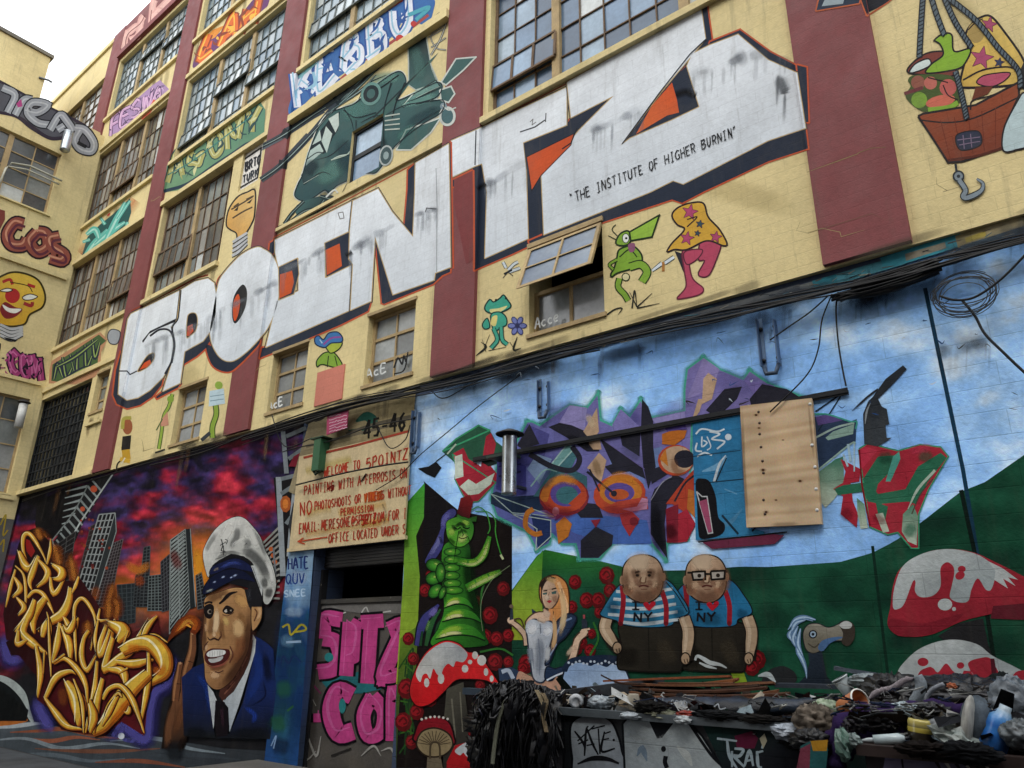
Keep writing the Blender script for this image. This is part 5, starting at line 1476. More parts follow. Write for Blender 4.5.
# ------------------------------------------------------------------ ground floor murals, right: blue sky over green hills
def hillY(x):
    P = [(400, 660), (500, 606), (512, 590), (530, 565), (542, 549), (600, 561), (640, 571), (700, 570), (740, 566.5), (768, 567), (840, 562), (872, 553), (895, 541), (923, 521), (960, 492), (985, 482), (1024, 455), (1100, 400)]
    for a, b in zip(P, P[1:]):
        if x <= b[0]: return a[1] + (b[1] - a[1]) * (x - a[0]) / (b[0] - a[0])
    return 400
def bsky(u, v, x, y):
    led = 381 - 0.276 * (x - 425)
    t = y - led
    n = fbm(x * .018 + 7 + y * .008, y * .03, 5)
    n2 = fbm(x * .06 + 40, y * .06 + 3, 4)
    b = np.array(ramp(.5 + (n - .5) * (1.0 if x < 640 else .75) + (n2 - .5) * .18, [(.25, L3('6e9cd6')), (.45, L3('82aee0')), (.58, L3('97bee6')), (.75, L3('c9dbea'))]))
    if x > 640:
        s = fbm((x * .6 + y) * .03, (y - x * .6) * .008 + 5, 4)
        b = b * (.84 + .3 * s)
    if x < 560 and t < 75: b = b * .8 + np.array(lin('b9cfe2')) * .25 * max(0, n2 - .2) * 2
    pale = math.exp(-((x - 560) / 90) ** 2 - ((y - 610) / 50) ** 2)
    b = b * (1 - .5 * pale) + np.array(lin('a9c9ea')) * .5 * pale
    soot = max(0, 1 - t / 26) * max(0, n2 * 2.2 - .55) + (max(0, n2 - .52) * 2.4 if (x > 880 and t < 110) else 0) * max(0, 1 - t / 130)
    if x < 520: soot += max(0, 1 - t / 34) * max(0, n2 - .45) * 2.6
    soot = min(.75, soot * .6)
    b = b * 1.42
    return tuple(b * (1 - soot) + np.array(lin('20262e')) * soot)
A = Art('mural_backdrop', 'L', 0.001)
A.tex([(412, 398), (1080, 210), (1080, 640), (400, 640)], bsky, 260, 150)
A.build(fac)
def green(u, v, x, y):
    n = fbm(x * .03, y * .05, 4)
    c = np.array(ramp(n, [(.25, L3('0f3226')), (.5, L3('154632')), (.75, L3('1f5740'))]))
    br = max(0, 1 - abs(x - 560) / 95) * max(0, 1 - (y - hillY(x)) / 34)
    c = c * (1 - br) + np.array(lin('2c7428')) * br
    return tuple(c)
A = Art('mural_hills', 'L', 0.002)
xs = [505 + 8 * k for k in range(74)]
for a, b in zip(xs, xs[1:]):
    pass
q = [(x, hillY(x)) for x in xs]
n_ = 30
A.layer += 1
base = len(A.v)
for j in range(n_ + 1):
    for x, y in q:
        py = y + (800 - y) * (j / n_) ** 1.3
        A.v.append(on_y(x, py, LOWY - A.base))
        A.c.append((*green(0, 0, x, py), 1))
W_ = len(q)
A.f += [[base + j * W_ + i, base + j * W_ + i + 1, base + (j + 1) * W_ + i + 1, base + (j + 1) * W_ + i] for j in range(n_) for i in range(W_ - 1)]
A.g()
A.p('871 546 874 546 890 680 887 680', '0d2a20').l('925 288 963 470 985 600 1006 740', 4.2, '17384e', 0).l('961 490 985 600 1006 740', 4.4, '0a1c16', 0)
A.p('511 593 530 566 543 550 541 590 545 640 512 640', '3f8f2f', '9aa832', (535, 555, 518, 625))
A.p('700 555 705 562 750 690 738 690 700 600', '7f9a2a')
A.build(fac)
# green gate post and the dark space behind it
A = Art('mural_green_wall', 'L', 0.0028).r(1, 2)
A.p('597 482 675 395 672 560 665 768 660 1200 560 1200 590 768', '3d9a35', '94a630', (640, 450, 620, 1000)).r(1, 3)
A.p('578 250 645 200 640 500 560 768 560 500', '5f7d26', '2c3a20', (620, 250, 590, 600))
A.p('640 380 655 0 640 -160 700 -300 670 -380 810 -260 1024 -220 1024 300 1030 768 560 768 575 480', '16100f')
A.r(1, 2).p('675 395 815 510 765 540 700 640 665 760', '120f12')
A.r(1, 3)
rg = random.Random(9)
for k in range(30): A.l([(570 + rg.uniform(0, 60), 420 + rg.uniform(-80, 300)), (600 + rg.uniform(0, 50), 360 + rg.uniform(-80, 320))], 6, rg.choice(['234a1e', '35601f', '1a3a1c']), 0)
A.build(fac)
def rose(A, x, y, r, dk='5a1014', lt='8e1820'):
    A.layer = (A.layer + .37) % 9 + 1
    A.c_(x, y, r, dk, ry=r * 1.15, n=9)
    A.c_(x - r * .1, y - r * .15, r * .72, lt, n=8)
    A.l([(x - r * .5, y), (x, y - r * .5), (x + r * .4, y), (x, y + r * .3)], r * .22, dk)
A = Art('mural_roses', 'L', 0.0055).g()
A.o = (380, 512, 1 / 3)
for x, y, r in ((135, 235, 18), (150, 190, 14), (370, 230, 20), (290, 270, 18), (330, 310, 24), (315, 375, 22), (350, 380, 20), (385, 370, 18), (345, 450, 24), (440, 455, 26), (385, 450, 16), (85, 380, 18), (80, 530, 28), (110, 600, 22), (70, 630, 26), (230, 600, 18), (270, 660, 20), (585, 210, 20), (680, 190, 24), (620, 265, 22), (655, 265, 22), (660, 300, 18), (690, 235, 20), (575, 285, 18), (600, 390, 22), (590, 410, 18), (630, 415, 18), (635, 365, 14), (430, 470, 18), (300, 520, 16), (95, 690, 20), (100, 440, 18), (150, 560, 22)): rose(A, x, y, r)
for q in ('300 420 360 410 400 430', '640 330 655 380 630 430', '300 360 305 240 330 190'): A.l(q, 6, '2f6a2c')
A.o = (0, 0, 1)
rose(A, 757, 660, 9); rose(A, 752, 667, 8)
A.build(fac)
# green caterpillar on the toadstool
A = Art('mural_caterpillar', 'L', 0.0075)
A.o = (415, 500, .18215)
for q, w, c in (('10 800 50 660 130 575', 60, '3c3c78'), ('60 800 90 680 140 600', 40, '2a5a30'), ('30 800 40 720', 34, '1f4a2a'), ('110 780 130 690 160 640', 34, '1c4426')):
    A.l(q, w, '10141c', t0=.6, t1=.3).l(q, w * .7, c, t0=.6, t1=.3)
A.sh('80 640 120 590', 30, '7a72b8', 'd0').sh('60 720 80 660', 14, '6a9a5a', 'c0')
A.p('55 335 110 230 140 160 150 90 200 48 225 75 165 160 150 260 90 345', '3c3e78', S=1)
A.sh('80 310 125 235 140 190', 22, '7a7cb8', 'c0').sh('150 160 165 100 200 65', 26, '6a6aae', 'c0').sh('135 200 150 240', 14, '20224a', 'c0')
body = '160 250 290 235 305 400 325 500 365 640 385 740 380 800 100 800 130 700 160 600 150 450'
A.outl(body, 6, '08140a', 1).p(body, '3a8a26', '184a18', (180, 500, 330, 480), 1)
A.sh('300 260 300 420 330 560 370 740', 60, '0a220c', 'd8').sh('160 300 160 450 165 560', 20, '0c260e', 'b0')
for i, (x, y, rx, ry) in enumerate(((205, 285, 44, 20), (205, 328, 42, 20), (203, 372, 42, 20), (202, 415, 42, 21), (205, 458, 46, 22), (212, 496, 50, 20))):
    A.c_(x, y, rx + 5, '0c260e', ry=ry + 4).c_(x, y, rx, '62b234', ry=ry, ce='266a1e').c_(x - 12, y - 3, rx * .5, 'c0dc6ae0', ry=ry * .45, ce='4f9a2a00')
for y, x0, x1, h_ in ((590, 160, 320, 60), (665, 150, 365, 66), (760, 115, 385, 80)):
    P = [(x0, y), (x0 + (x1 - x0) * .2, y - h_ * .75), (x0 + (x1 - x0) * .5, y - h_), (x0 + (x1 - x0) * .8, y - h_ * .7), (x1, y + 8), (x0 + (x1 - x0) * .75, y - 16), (x0 + (x1 - x0) * .4, y - 22)]
    A.p(P, '5cb030', '1f6a20', (x0, y, x1, y), 1)
    A.sh([(x0 + 12, y - 12), (x0 + (x1 - x0) * .3, y - h_ * .62), (x0 + (x1 - x0) * .55, y - h_ * .7)], 26, 'a8d048', 'd0')
    A.sh([(x0 + 10, y - 6), (x0 + (x1 - x0) * .3, y - 28), (x0 + (x1 - x0) * .55, y - 30)], 16, 'e6e2a4', 'e0')
    A.l([(x0 - 2, y + 4), (x0 + (x1 - x0) * .4, y - 18), (x0 + (x1 - x0) * .75, y - 12), (x1, y + 12)], 7, '0a200c')
for x, y, rx, ry, rot in ((108, 358, 46, 34, 10), (100, 430, 40, 34, -10), (112, 500, 44, 30, -45), (150, 510, 16, 34, 20), (140, 400, 24, 50, 0)):
    A.c_(x, y, rx + 5, '08180a', ry=ry + 5, rot=rot).c_(x, y, rx, '52a834', ry=ry, rot=rot, ce='1a4e1a').c_(x + 8, y - 8, rx * .45, 'b4d668d0', ry=ry * .4, rot=rot, ce='3f8a2800')
for q, w in (('235 335 320 345 375 300 410 200', 42), ('285 485 370 440 470 392', 48)):
    A.l(q, w + 8, '08180a', t1=.5).l(q, w, '2f7a20', t1=.5)
    A.sh(q, w * .7, '8ec040', 'c0').sh([(x, y + 8) for x, y in PP(q)], w * .35, 'd0d890', 'a0')
hd = '172 150 180 115 240 92 300 106 322 150 312 205 285 240 250 256 210 246 180 205'
A.outl(hd, 6, '08180a', 1).p(hd, '5ca632', '2f6e24', (200, 200, 310, 130), 1)
for q, w, c, a_ in (('250 200 270 220', 50, 'c2d878', 'd8'), ('195 160 205 190', 30, 'a8cc58', 'c0'), ('260 115 295 130', 26, '9cc850', 'c0'), ('220 150 250 130 280 150', 18, '0e240c', 'd8'), ('205 140 225 165', 16, '0e240c', 'd0'), ('240 185 260 165 290 180', 12, '14300e', 'c0'), ('180 210 220 245', 24, '123c12', 'b0')): A.sh(q, w, c, a_)
A.l('215 150 235 160 250 148', 7, '0a140a').l('262 148 285 158 300 150', 7, '0a140a').l('240 205 262 212 290 200', 5, '2a140c').l('240 170 225 260 212 340', 4, '0a120a', t1=.3).l('290 200 320 280 332 340', 4, '0a120a', t1=.3).l('250 150 265 190 258 200', 5, '1c3a14')
A.l('310 55 350 38 392 72 412 150 400 185', 6, '3a8a34').l('330 62 400 66 440 110 442 180 460 260 482 325', 6, '3a8a34').l('470 300 484 326', 12, 'c0cc9c').l('372 720 360 620 372 530 430 430 520 360', 3, '7a8a6a')
A.p('230 75 250 -10 300 -30 318 10 300 100 262 90', '7c1e22', '3a1216', (300, 0, 240, 80)).l('232 84 262 100 300 108 330 96', 12, '2f6a24').p('300 98 340 88 335 118 310 118', '2a5a22')
A.build(fac)
A = Art('mural_toadstool', 'L', 0.015)
A.o = (380, 512, 1 / 3)
A.p('200 530 250 510 262 600 268 768 190 768 190 640', '4c4a40', '2c2a26', (200, 600, 262, 640)).l('215 560 225 680 220 768', 5, '6c695c').l('240 540 248 660', 4, '6c695c')
cap = '90 540 105 480 140 420 190 388 235 395 262 420 290 425 320 460 362 528 320 505 262 500 225 505 190 540 150 575 110 580'
A.outl(cap, 6, '2a0a0a', 1).p(cap, 'c01a20', 'd8262a', (150, 570, 200, 430), 1)
A.p('108 480 140 425 190 392 232 398 262 425 250 450 228 448 220 465 205 455 190 470 182 492 170 485 160 470 150 500 140 485 128 490 120 510', 'c9c9c4', 'aab0b4', (130, 480, 240, 400), 1)
for x, y, a, b in ((183, 500, 10, 16), (140, 512, 8, 14), (255, 470, 10, 12), (285, 430, 9, 12), (305, 445, 14, 16), (318, 480, 7, 12), (335, 500, 6, 10), (270, 450, 7, 7)): A.c_(x, y, a, 'c9c9c4', ry=b, n=10)
A.build(fac)
A = Art('mural_toadstool', 'L', 0.017)
A.o = (380, 512, 1 / 3)
A.p('145 690 175 690 188 768 140 768', '6d6250').fo('108 690 105 660 122 625 165 612 205 628 222 670 215 700', '7d1420', 6, '1c0a0c', 1)
A.fo('110 700 125 660 165 648 205 665 218 700 190 730 140 732', '8c7c5c', 5, '2a2018', 1)
for k in range(12):
    a = math.radians(190 + k * 14.5)
    A.l([(163 + 12 * math.cos(a), 700 + 8 * math.sin(a)), (163 + 50 * math.cos(a), 700 + 44 * math.sin(a))], 2.5, '4c4030', 0)
A.l('150 740 152 700 165 690 178 700 180 740', 6, '4c4030')
for k in range(7): A.c_(125 + k * 13, 622 - 8 * math.sin(k * .5), 4, 'c9c4bc', n=7)
A.p('200 750 225 700 262 690 290 690 290 768 200 768', 'a81a20').p('225 715 262 690 288 700 289 730 270 722 262 735 250 722 240 730', 'b9bfc2', S=1)
A.build(fac)
# woman with long fair hair
A = Art('mural_woman', 'L', 0.009)
A.o = (380, 512, 1 / 3)
SKN, SKD = 'd2b49a', '8f6c56'
A.p('355 470 395 465 420 480 440 520 360 520', '2b3a52').l('365 480 385 475 400 500', 12, 'a5b2c4').l('375 510 395 512', 12, 'a5b2c4')
A.p('415 480 445 490 470 500 520 490 570 520 560 540 420 540', 'b98f78', S=1)
A.p('470 300 455 290 460 330 480 320', '22304a')
A.fo('480 215 500 195 530 190 560 215 568 270 560 330 520 345 508 330 520 300 500 290 480 260', 'c8884e', 4, '3a2416', 1)
A.fo('436 335 460 305 495 300 520 320 520 350 470 360', SKN, 4, '4a342a', 1).p('490 290 515 285 518 312 492 312', 'b8937a')
A.fo('485 235 500 205 525 205 538 235 530 272 505 295 488 272', SKN, 4, '4a342a', 1, 'a88468', (490, 240, 540, 260))
A.p('478 215 505 190 535 200 530 215 500 205 484 235', '2a1c18')
A.l('490 237 502 235', 4, '3a2a24').l('515 232 530 228', 4, '3a2a24').p('488 243 502 241 500 248 490 249', '3d5a56').p('514 240 530 236 528 245 516 247', '3d5a56').l('508 240 504 258 510 260', 2.5, SKD).p('500 268 508 264 516 267 508 274', 'a02a34').l('498 288 515 296', 3, '1a1414')
for q, w, c in (('525 200 550 260 552 320 530 380 515 420', 16, 'd49a62'), ('535 210 560 280 556 350', 10, 'e0b384'), ('512 290 515 340 512 400', 12, 'cc8a54'), ('545 230 556 300 545 360', 4, '7a4a26')): A.l(q, w, c, t1=.3)
A.l('432 345 420 320 395 325', 4, '4a342a')
A.l('440 400 435 370 415 345 392 328', 20, '4a342a').l('440 400 435 370 415 345 392 328', 14, SKN, t1=.7).c_(392, 325, 10, SKN)
A.p('388 325 392 290 398 290 400 322', '2c3440').c_(394, 283, 6, '6a5a4a')
A.fo('440 340 462 322 490 330 515 330 520 365 512 410 505 470 490 510 460 500 450 440 442 380', 'c3c8cf', 5, '2a3040', 1, '9aa3b0', (450, 400, 520, 420))
A.c_(458, 348, 22, 'd0d4da', ry=26, ce='b4bcc6').c_(502, 352, 22, 'c8ccd4', ry=24, ce='a8b0bc').l('475 380 480 440 478 490', 4, '8c94a2').l('455 410 462 470', 3, '8c94a2').l('500 400 498 460', 3, '8c94a2').l('480 335 482 365', 3, '6c7482')
A.fo('515 385 530 330 565 305 590 320 560 370 530 400 510 450 495 455', '24344e', 5, '141c2c', 1)
A.l('525 380 545 335 575 318', 6, '6f86a8').l('510 430 530 395', 4, '6f86a8')
A.l('525 480 560 470 580 430 595 380 620 360', 24, '4a342a').l('525 480 560 470 580 430 592 385 615 362', 17, SKN).c_(612, 360, 12, SKN, ry=8).l('605 355 630 350', 6, SKN)
A.p('606 350 604 325 614 318 622 328 622 348', '2a323e').l('612 320 612 308', 6, 'a04a50')
A.fo('495 500 500 465 525 470 545 465 560 475 530 490 515 505', '24344e', 4, '141c2c', 1).l('500 505 525 492 560 478', 5, 'c9d2de')
for q, w, c, a_ in (('450 345 462 362', 26, 'eef0f2', 'c0'), ('498 350 510 366', 26, 'eef0f2', 'b0'), ('478 372 480 430 474 490', 22, '7a8492', 'b0'), ('448 400 456 460', 16, '8c96a4', 'b0'), ('505 400 500 450', 14, 'e2e6ea', 'b0'), ('490 300 510 312', 18, 'e8d0b8', 'b0'), ('500 330 470 318', 14, 'e8d0b8', 'a0'), ('495 250 505 262', 14, 'ead6be', 'b0'), ('520 250 530 270', 14, '9a765e', 'a0'), ('540 220 552 300 540 370', 16, 'f0d2a0', 'c0'), ('520 300 525 370 515 420', 12, 'ecc088', 'c0'), ('500 200 530 210', 14, 'e6c08a', 'a0'), ('420 500 460 505', 26, 'd0aa90', 'a0'), ('560 430 585 400', 12, 'e6ccb0', 'a0')): A.sh(q, w, c, a_)
A.fo('545 520 560 460 600 450 700 455 735 470 745 540 640 560 560 545', '8aa6cc', 5, '1a2230', 1, 'a9c0dc', (600, 460, 640, 540))
A.p('545 470 570 440 620 432 700 430 735 455 740 480 700 455 680 465 650 455 630 462 600 450 570 462 560 480', '1c2a40', S=1)
for k in range(16): A.c_(566 + k * 11, 452 + 5 * math.sin(k * 1.7), 4, 'b9c6d6', n=6)
A.build(fac)
# two stout bald men
A = Art('mural_stout_man', 'L', 0.009)
A.o = (560, 512, 1 / 3)
def stout(A, dx, shirt, stripes, glasses):
    T = lambda t: [(x + dx, y) for x, y in PP(t)]
    A.fo(T('190 330 360 335 368 400 365 470 330 480 200 475 172 460 180 390'), '2e2a22', 5, '14120e', 1, '211e19', (200 + dx, 340, 340 + dx, 460))
    A.l(T('265 345 268 470'), 4, '191712')
    sh = T('180 220 130 290 125 310 170 325 182 335 250 345 330 340 345 320 385 300 360 250 320 205 250 190')
    A.outl(sh, 7, '14161a', 1).p(sh, shirt, None, None, 1)
    if stripes:
        for k in range(5):
            y = 232 + k * 23
            A.l(T(f'{168 - k * 8 if k < 4 else 185} {y + 6} 250 {y + 12} {338 + k * 5} {y - 2}'), 11, 'b9c6cc', t0=.8, t1=.8)
        A.l(T('318 210 352 250 382 300'), 3, '14161a')
    A.l(T('186 220 190 270 182 335'), 15, '8e1c28').l(T('305 235 318 280 318 335'), 15, '8e1c28').c_(182 + dx, 335, 7, '6a1620').c_(318 + dx, 335, 7, '6a1620')
    for q, e in (('140 320 135 350 155 385 172 405', '172 408'), ('372 315 385 360 380 420 378 445', '376 440')):
        A.l(T(q), 40, '1c1612').l(T(q), 33, 'b39a7e', t1=.6).l([(x - 6, y) for x, y in T(q)], 10, 'c9b398', t1=.4)
        x, y = T(e)[0]
        A.c_(x, y, 16, '1c1612', ry=20).c_(x, y, 12, 'ad9276', ry=16).l([(x - 4, y + 2), (x, y + 14)], 3, '4a3628').l([(x + 5, y), (x + 7, y + 12)], 3, '4a3628')
    hd = T('190 215 192 165 215 138 250 130 285 140 305 170 308 205 298 245 270 268 235 268 205 250')
    A.outl(hd, 8, '15110e', 1).p(hd, 'b99c80', '8a6a54', (230 + dx, 150, 250 + dx, 270), 1)
    A.c_(225 + dx, 160, 26, 'd0b79c', ry=18, ce='b99c80').c_(205 + dx, 235, 16, '9c7058', ce='947056').c_(285 + dx, 235, 14, '9c7058', ce='947056').c_(186 + dx, 205, 7, 'a8886e', ry=14).c_(311 + dx, 195, 6, 'a8886e', ry=13)
    for q, w, c, a_ in (('205 165 235 150 275 155', 50, 'dcc6aa', 'b0'), ('215 190 240 180', 26, '6a4a38', 'b0'), ('262 180 285 190', 26, '6a4a38', 'b0'), ('250 190 252 215', 18, 'd8bc9c', 'b0'), ('215 240 250 258 290 240', 30, '6e4c3a', 'a0'), ('300 160 306 210 290 250', 26, '7a5842', 'a0'), ('196 170 196 220 212 248', 22, '7a5842', 'a0'), ('210 215 222 225', 22, 'd0b090', 'a0'), ('278 215 288 220', 20, 'd0b090', 'a0'), ('225 200 240 222', 14, '8a6450', 'a0'), ('265 205 272 222', 14, '8a6450', 'a0'), ('150 300 170 270', 30, '14405c', '90'), ('340 300 372 310', 24, '14405c', '90'), ('230 320 300 325', 30, '183848', '70'), ('200 400 200 470', 60, '14120e', '90'), ('300 380 340 460', 40, '4a4234', '70')): A.sh(T(q), w, c, a_)
    if glasses:
        A.fo(T('205 180 245 178 246 202 210 204'), 'a9a298', 6, '15110e', 0).fo(T('262 178 305 176 303 200 264 203'), 'a9a298', 6, '15110e', 0).l(T('245 186 262 186'), 6, '15110e', 0).l(T('192 182 205 182'), 6, '15110e', 0)
        A.c_(228 + dx, 191, 6, '2a221c').c_(284 + dx, 190, 6, '2a221c')
    else:
        A.l(T('225 182 238 178'), 6, '3a2a20').l(T('262 180 275 182'), 6, '3a2a20').c_(232 + dx, 190, 5, '1c1612', ry=4).c_(268 + dx, 190, 5, '1c1612', ry=4)
    A.l(T('244 195 240 210 255 212 258 196'), 4, '6a4a38').l(T('236 224 250 220 266 224'), 5, '5a2e28').l(T('242 232 262 232'), 3, '7d5a48')
    w_ = '14161c'
    A.l(T('216 270 238 270'), 4, w_, 0).l(T('227 270 227 292'), 6, w_, 0).l(T('216 292 238 292'), 4, w_, 0)
    A.p(T('250 278 256 270 264 272 268 278 274 270 284 268 286 278 274 290 266 296'), 'a81c2c', S=1)
    A.l(T('222 328 224 304 242 328 244 302'), 6, w_, 0).l(T('252 302 264 314 276 300'), 6, w_, 0).l(T('264 314 264 328'), 6, w_, 0)
stout(A, 190, '246a94', False, True)
for q, w in (('405 445 412 432 430 440 450 452 480 458 500 468', 13), ('418 452 440 462 470 470', 9)): A.l(q, w, 'b9c0c0', t0=.5, t1=.3)
A.build(fac)
A = Art('mural_stout_man', 'L', 0.016)
A.o = (560, 512, 1 / 3)
stout(A, 0, '2b7296', True, False)
A.build(fac)
A = Art('mural_bird', 'L', 0.009).r(3, 3)
A.p('160 300 215 300 235 400 260 430 120 430 150 400 165 350', '27323f', '1a222c', (160, 300, 220, 430))
A.p('0 380 60 360 110 390 100 430 -20 430', '26282a', S=1).l('-40 400 0 395 30 425', 22, 'aab4b6', t0=.3, t1=.3)
A.fo('140 230 160 195 200 190 240 205 275 195 300 180 335 190 345 230 325 275 300 260 240 265 215 295 180 310 150 290', '6f6a5c', 4, '20262c', 1, '8f8c80', (220, 260, 230, 190))
A.p('200 290 215 260 260 245 300 245 250 268 220 300', '4a6a94', S=1).p('285 190 320 180 345 200 345 250 320 280 295 265 300 230', '3c352e', S=1).p('285 195 310 180 335 190 330 208 300 210', 'b9bcba', S=1)
A.c_(180, 233, 17, '1c2026').c_(180, 233, 12, '9ab0c4').c_(180, 233, 6, '20262c').l('160 270 185 285 205 270', 5, '4c463c')
for q in ('190 175 150 165 110 175 80 215', '150 175 110 190 90 235', '120 200 100 250 115 290', '140 170 180 180', '110 240 120 300 135 330 150 370 155 410', '130 210 120 270 140 320', '95 215 85 235 95 260'): A.l(q, 20, '5f80a4', t0=.3, t1=.15).l(q, 8, 'a9c4dc', t0=.2, t1=.1)
A.build(fac)
# big red toadstools at the right edge
RD, WH, RO = 'a02a38', 'b5bcbc', '6a2430'
A = Art('mural_toadstool', 'L', 0.006).r(3, 3)
A.p('680 240 760 190 860 170 880 270 900 330 720 270', '262628')
A.p('480 200 490 120 500 40 530 -30 620 -90 720 -108 820 -95 900 -60 1000 -10 1120 60 1120 130 1024 120 900 150 780 180 650 235 540 240', RD, '8a2430', (600, -50, 640, 240), 1)
A.p('900 120 1024 110 1120 120 1120 175 1010 175 890 170', '5f1c28').p('480 200 500 170 620 190 780 150 700 215 600 240 520 238', '7d1f2c', S=1)
A.p('500 125 505 50 540 -40 620 -90 720 -108 820 -92 880 -60 910 -20 895 50 872 55 840 10 815 50 800 100 760 105 728 85 735 40 745 -10 740 -40 715 -55 690 -30 690 40 660 78 610 84 588 60 590 25 580 20 545 110 520 132', WH, '9aa4a6', (600, -60, 700, 100), 1)
A.p('880 -60 940 -30 1000 15 960 5 990 40 940 10 960 50 905 15 910 -20', WH)
A.c_(768, -2, 20, RD, ry=16, rot=-30).c_(775, -28, 16, RD, ry=13).c_(708, 114, 29, WH, ry=24).c_(744, 132, 8, WH)
A.build(fac)
A = Art('mural_toadstool', 'L', 0.009).r(3, 3)
A.p('515 390 540 350 600 295 680 262 760 255 840 275 900 320 1000 370 1120 440 1120 480 700 480 500 440', WH, 'a3acae', (700, 280, 760, 420), 1)
A.p('600 395 640 365 660 368 680 385 712 350 740 380 770 400 790 370 815 385 830 410 800 350 850 328 890 330 920 380 935 400 960 440 1000 380 1120 400 1120 500 600 500', RD, S=1)
A.c_(620, 344, 22, RD, ry=17).c_(770, 358, 15, RD, ry=13).c_(940, 418, 16, WH, ry=22, rot=-30).p('890 330 905 330 930 470 900 470', '501a26')
A.build(fac)
# ------------------------------------------------------------------ big abstract lettering in the sky
A = Art('mural_wildstyle_lettering', 'L', 0.0045).r(2, 2)
pb = '10 250 60 150 80 150 110 165 230 82 300 95 345 35 355 145 400 165 435 100 470 130 515 60 550 135 690 105 690 20 700 -60 765 -108 830 -60 925 -20 950 -55 1030 0 1190 62 1190 85 910 110 720 160 700 620 620 635 615 705 560 640 530 570 400 640 350 700 270 700 255 640 200 640 160 600 150 640 100 665 60 590 -60 530 -85 460 -60 330'
pq = PP(pb)
A.l(pq + pq[:1], 30, '4fae9cc0', 0, ce='4fae9c00').p(pb, '5d66a8', '7a72ac', (100, 560, 600, 60)).outl(pb, 8, '4aa490', 0)
for q, c in (('140 560 250 600 420 560', '3f5fa8'), ('120 140 230 110 300 150', '6f68a8'), ('560 150 640 120 690 60', '7a74b0'), ('800 -40 900 0 1000 0', '6d68a6'), ('40 200 100 200', '3a3f70'), ('420 180 520 110', '4a4690'), ('380 600 520 540', '4a66b0'), ('560 250 580 420', '3d3c6a'), ('80 330 260 330', '45447c')): A.sh(q, 70, c, '70')
BK = '262631'
for q, c in (('150 545 250 515 540 545 560 640 400 640 260 600', '4668b0'), ('60 160 150 200 120 330 20 330', '4a4a86'), ('230 85 300 95 290 190 180 170', '8f88bc'), ('400 165 435 100 520 180 420 200', '7f7ab6'), ('560 140 690 110 700 180 600 190', '8d86ba'), ('380 240 420 330 520 340 540 420 400 360', '6b7fb8'), ('765 -105 830 -60 800 20 700 60', '8a80b4'), ('930 -15 1030 0 1180 65 960 30', '7468a4'), ('560 260 600 250 590 330 560 340', '6f86b6'), ('100 280 160 300 110 400 60 340', '7c92b4')): A.p(q, c)
for q in ('145 172 190 155 240 165 330 205 350 270 300 270 220 215', '350 215 520 330 535 380 470 350 400 362 370 330 400 320', '430 190 500 170 515 180 510 290 440 245', '520 60 545 90 565 150 565 250 575 330 545 420 525 330 515 200', '20 245 70 160 110 240 40 260',
          '775 105 850 20 920 10 900 60 820 135', '950 60 1000 0 1100 20 1170 65 960 100', '555 600 555 460 570 420 650 360 690 380 620 480 610 560 622 700', '275 625 335 570 405 605 400 645 345 695 275 695', '250 505 290 475 345 480 365 535 275 535', '545 350 600 325 640 350 560 400'): A.p(q, BK)
A.p('75 520 155 540 155 620 105 660', '20305c').outl('0 520 50 545 100 580 95 665 155 610 155 545', 4, 'a9b8b4')
for q in ('285 190 340 95 348 190 330 215 300 208', '305 215 350 212 358 262 325 262 308 240', '348 275 378 305 355 400 325 360 300 335', '715 160 745 60 765 60 750 110', '760 80 765 -20 785 -45 820 -20 800 60'): A.p(q, 'b99c80')
A.p('85 450 150 360 225 240 270 270 240 330 190 380 190 450', '3f6a72').p('150 330 225 235 245 262 170 345', '6c9a98').outl('150 330 225 235 245 262 170 345', 5, '9ab8b4').l('75 410 130 345 180 350', 6, '8ab0ac')
A.p('180 380 250 345 300 370 300 440 230 460', '3a626c')
A.l('70 280 160 330 240 345 270 300 240 250', 22, BK)
# rings
A.c_(208, 450, 100, '7c2a30', ry=78).c_(208, 445, 92, 'b5482e', ry=70).c_(215, 440, 62, '5a4a90', ry=50).c_(220, 445, 44, '3f7078', ry=36)
A.p('112 450 150 380 210 372 160 410 140 470', 'c07030', S=1).p('225 480 280 430 300 460 270 500', 'b5482e').c_(175, 510, 14, 'c08a9c', ry=18)
A.c_(430, 440, 105, 'b5482e', ry=78, rot=-8).c_(435, 430, 86, 'c0762f', ry=58).c_(430, 435, 60, '5a4a90', ry=40).c_(428, 442, 40, 'b5562e', ry=22)
A.p('360 500 420 470 540 450 545 500 440 515', 'b04434').p('440 500 500 490 520 455 545 460 540 500 480 510', 'bf8aa8')
A.l('300 350 360 400 410 440', 9, BK).l('310 340 350 430', 7, BK).c_(408, 438, 12, BK)
A.l('85 500 60 520 55 570 90 600 120 595', 20, 'b8702c').p('175 560 210 530 240 560 225 610 185 640', 'b8702c').p('170 550 205 525 180 520', '4a3a80')
A.p('430 520 480 510 510 540 470 610 440 560', 'a23436').c_(488, 550, 18, '7a2430').p('315 545 355 540 335 575', '8a2c3c')
A.p('600 200 640 185 700 185 690 215 650 245 600 240', 'b96a28').p('610 175 690 150 700 180 620 190', '55488c')
A.c_(655, 305, 72, 'b5482e', ry=62).c_(660, 303, 66, 'b99c80', ry=55).c_(690, 300, 42, BK, ry=36).p('590 300 615 260 625 330', 'c0762f')
A.p('615 480 660 420 700 370 730 340 735 420 700 520 640 480', 'a8402c').l('650 470 690 400 730 365', 8, BK).p('615 500 665 480 665 635 620 635', '7c2030').p('665 520 700 500 735 560 700 630 665 635', 'a02838').p('705 420 735 430 735 540 700 500', 'b06a30')
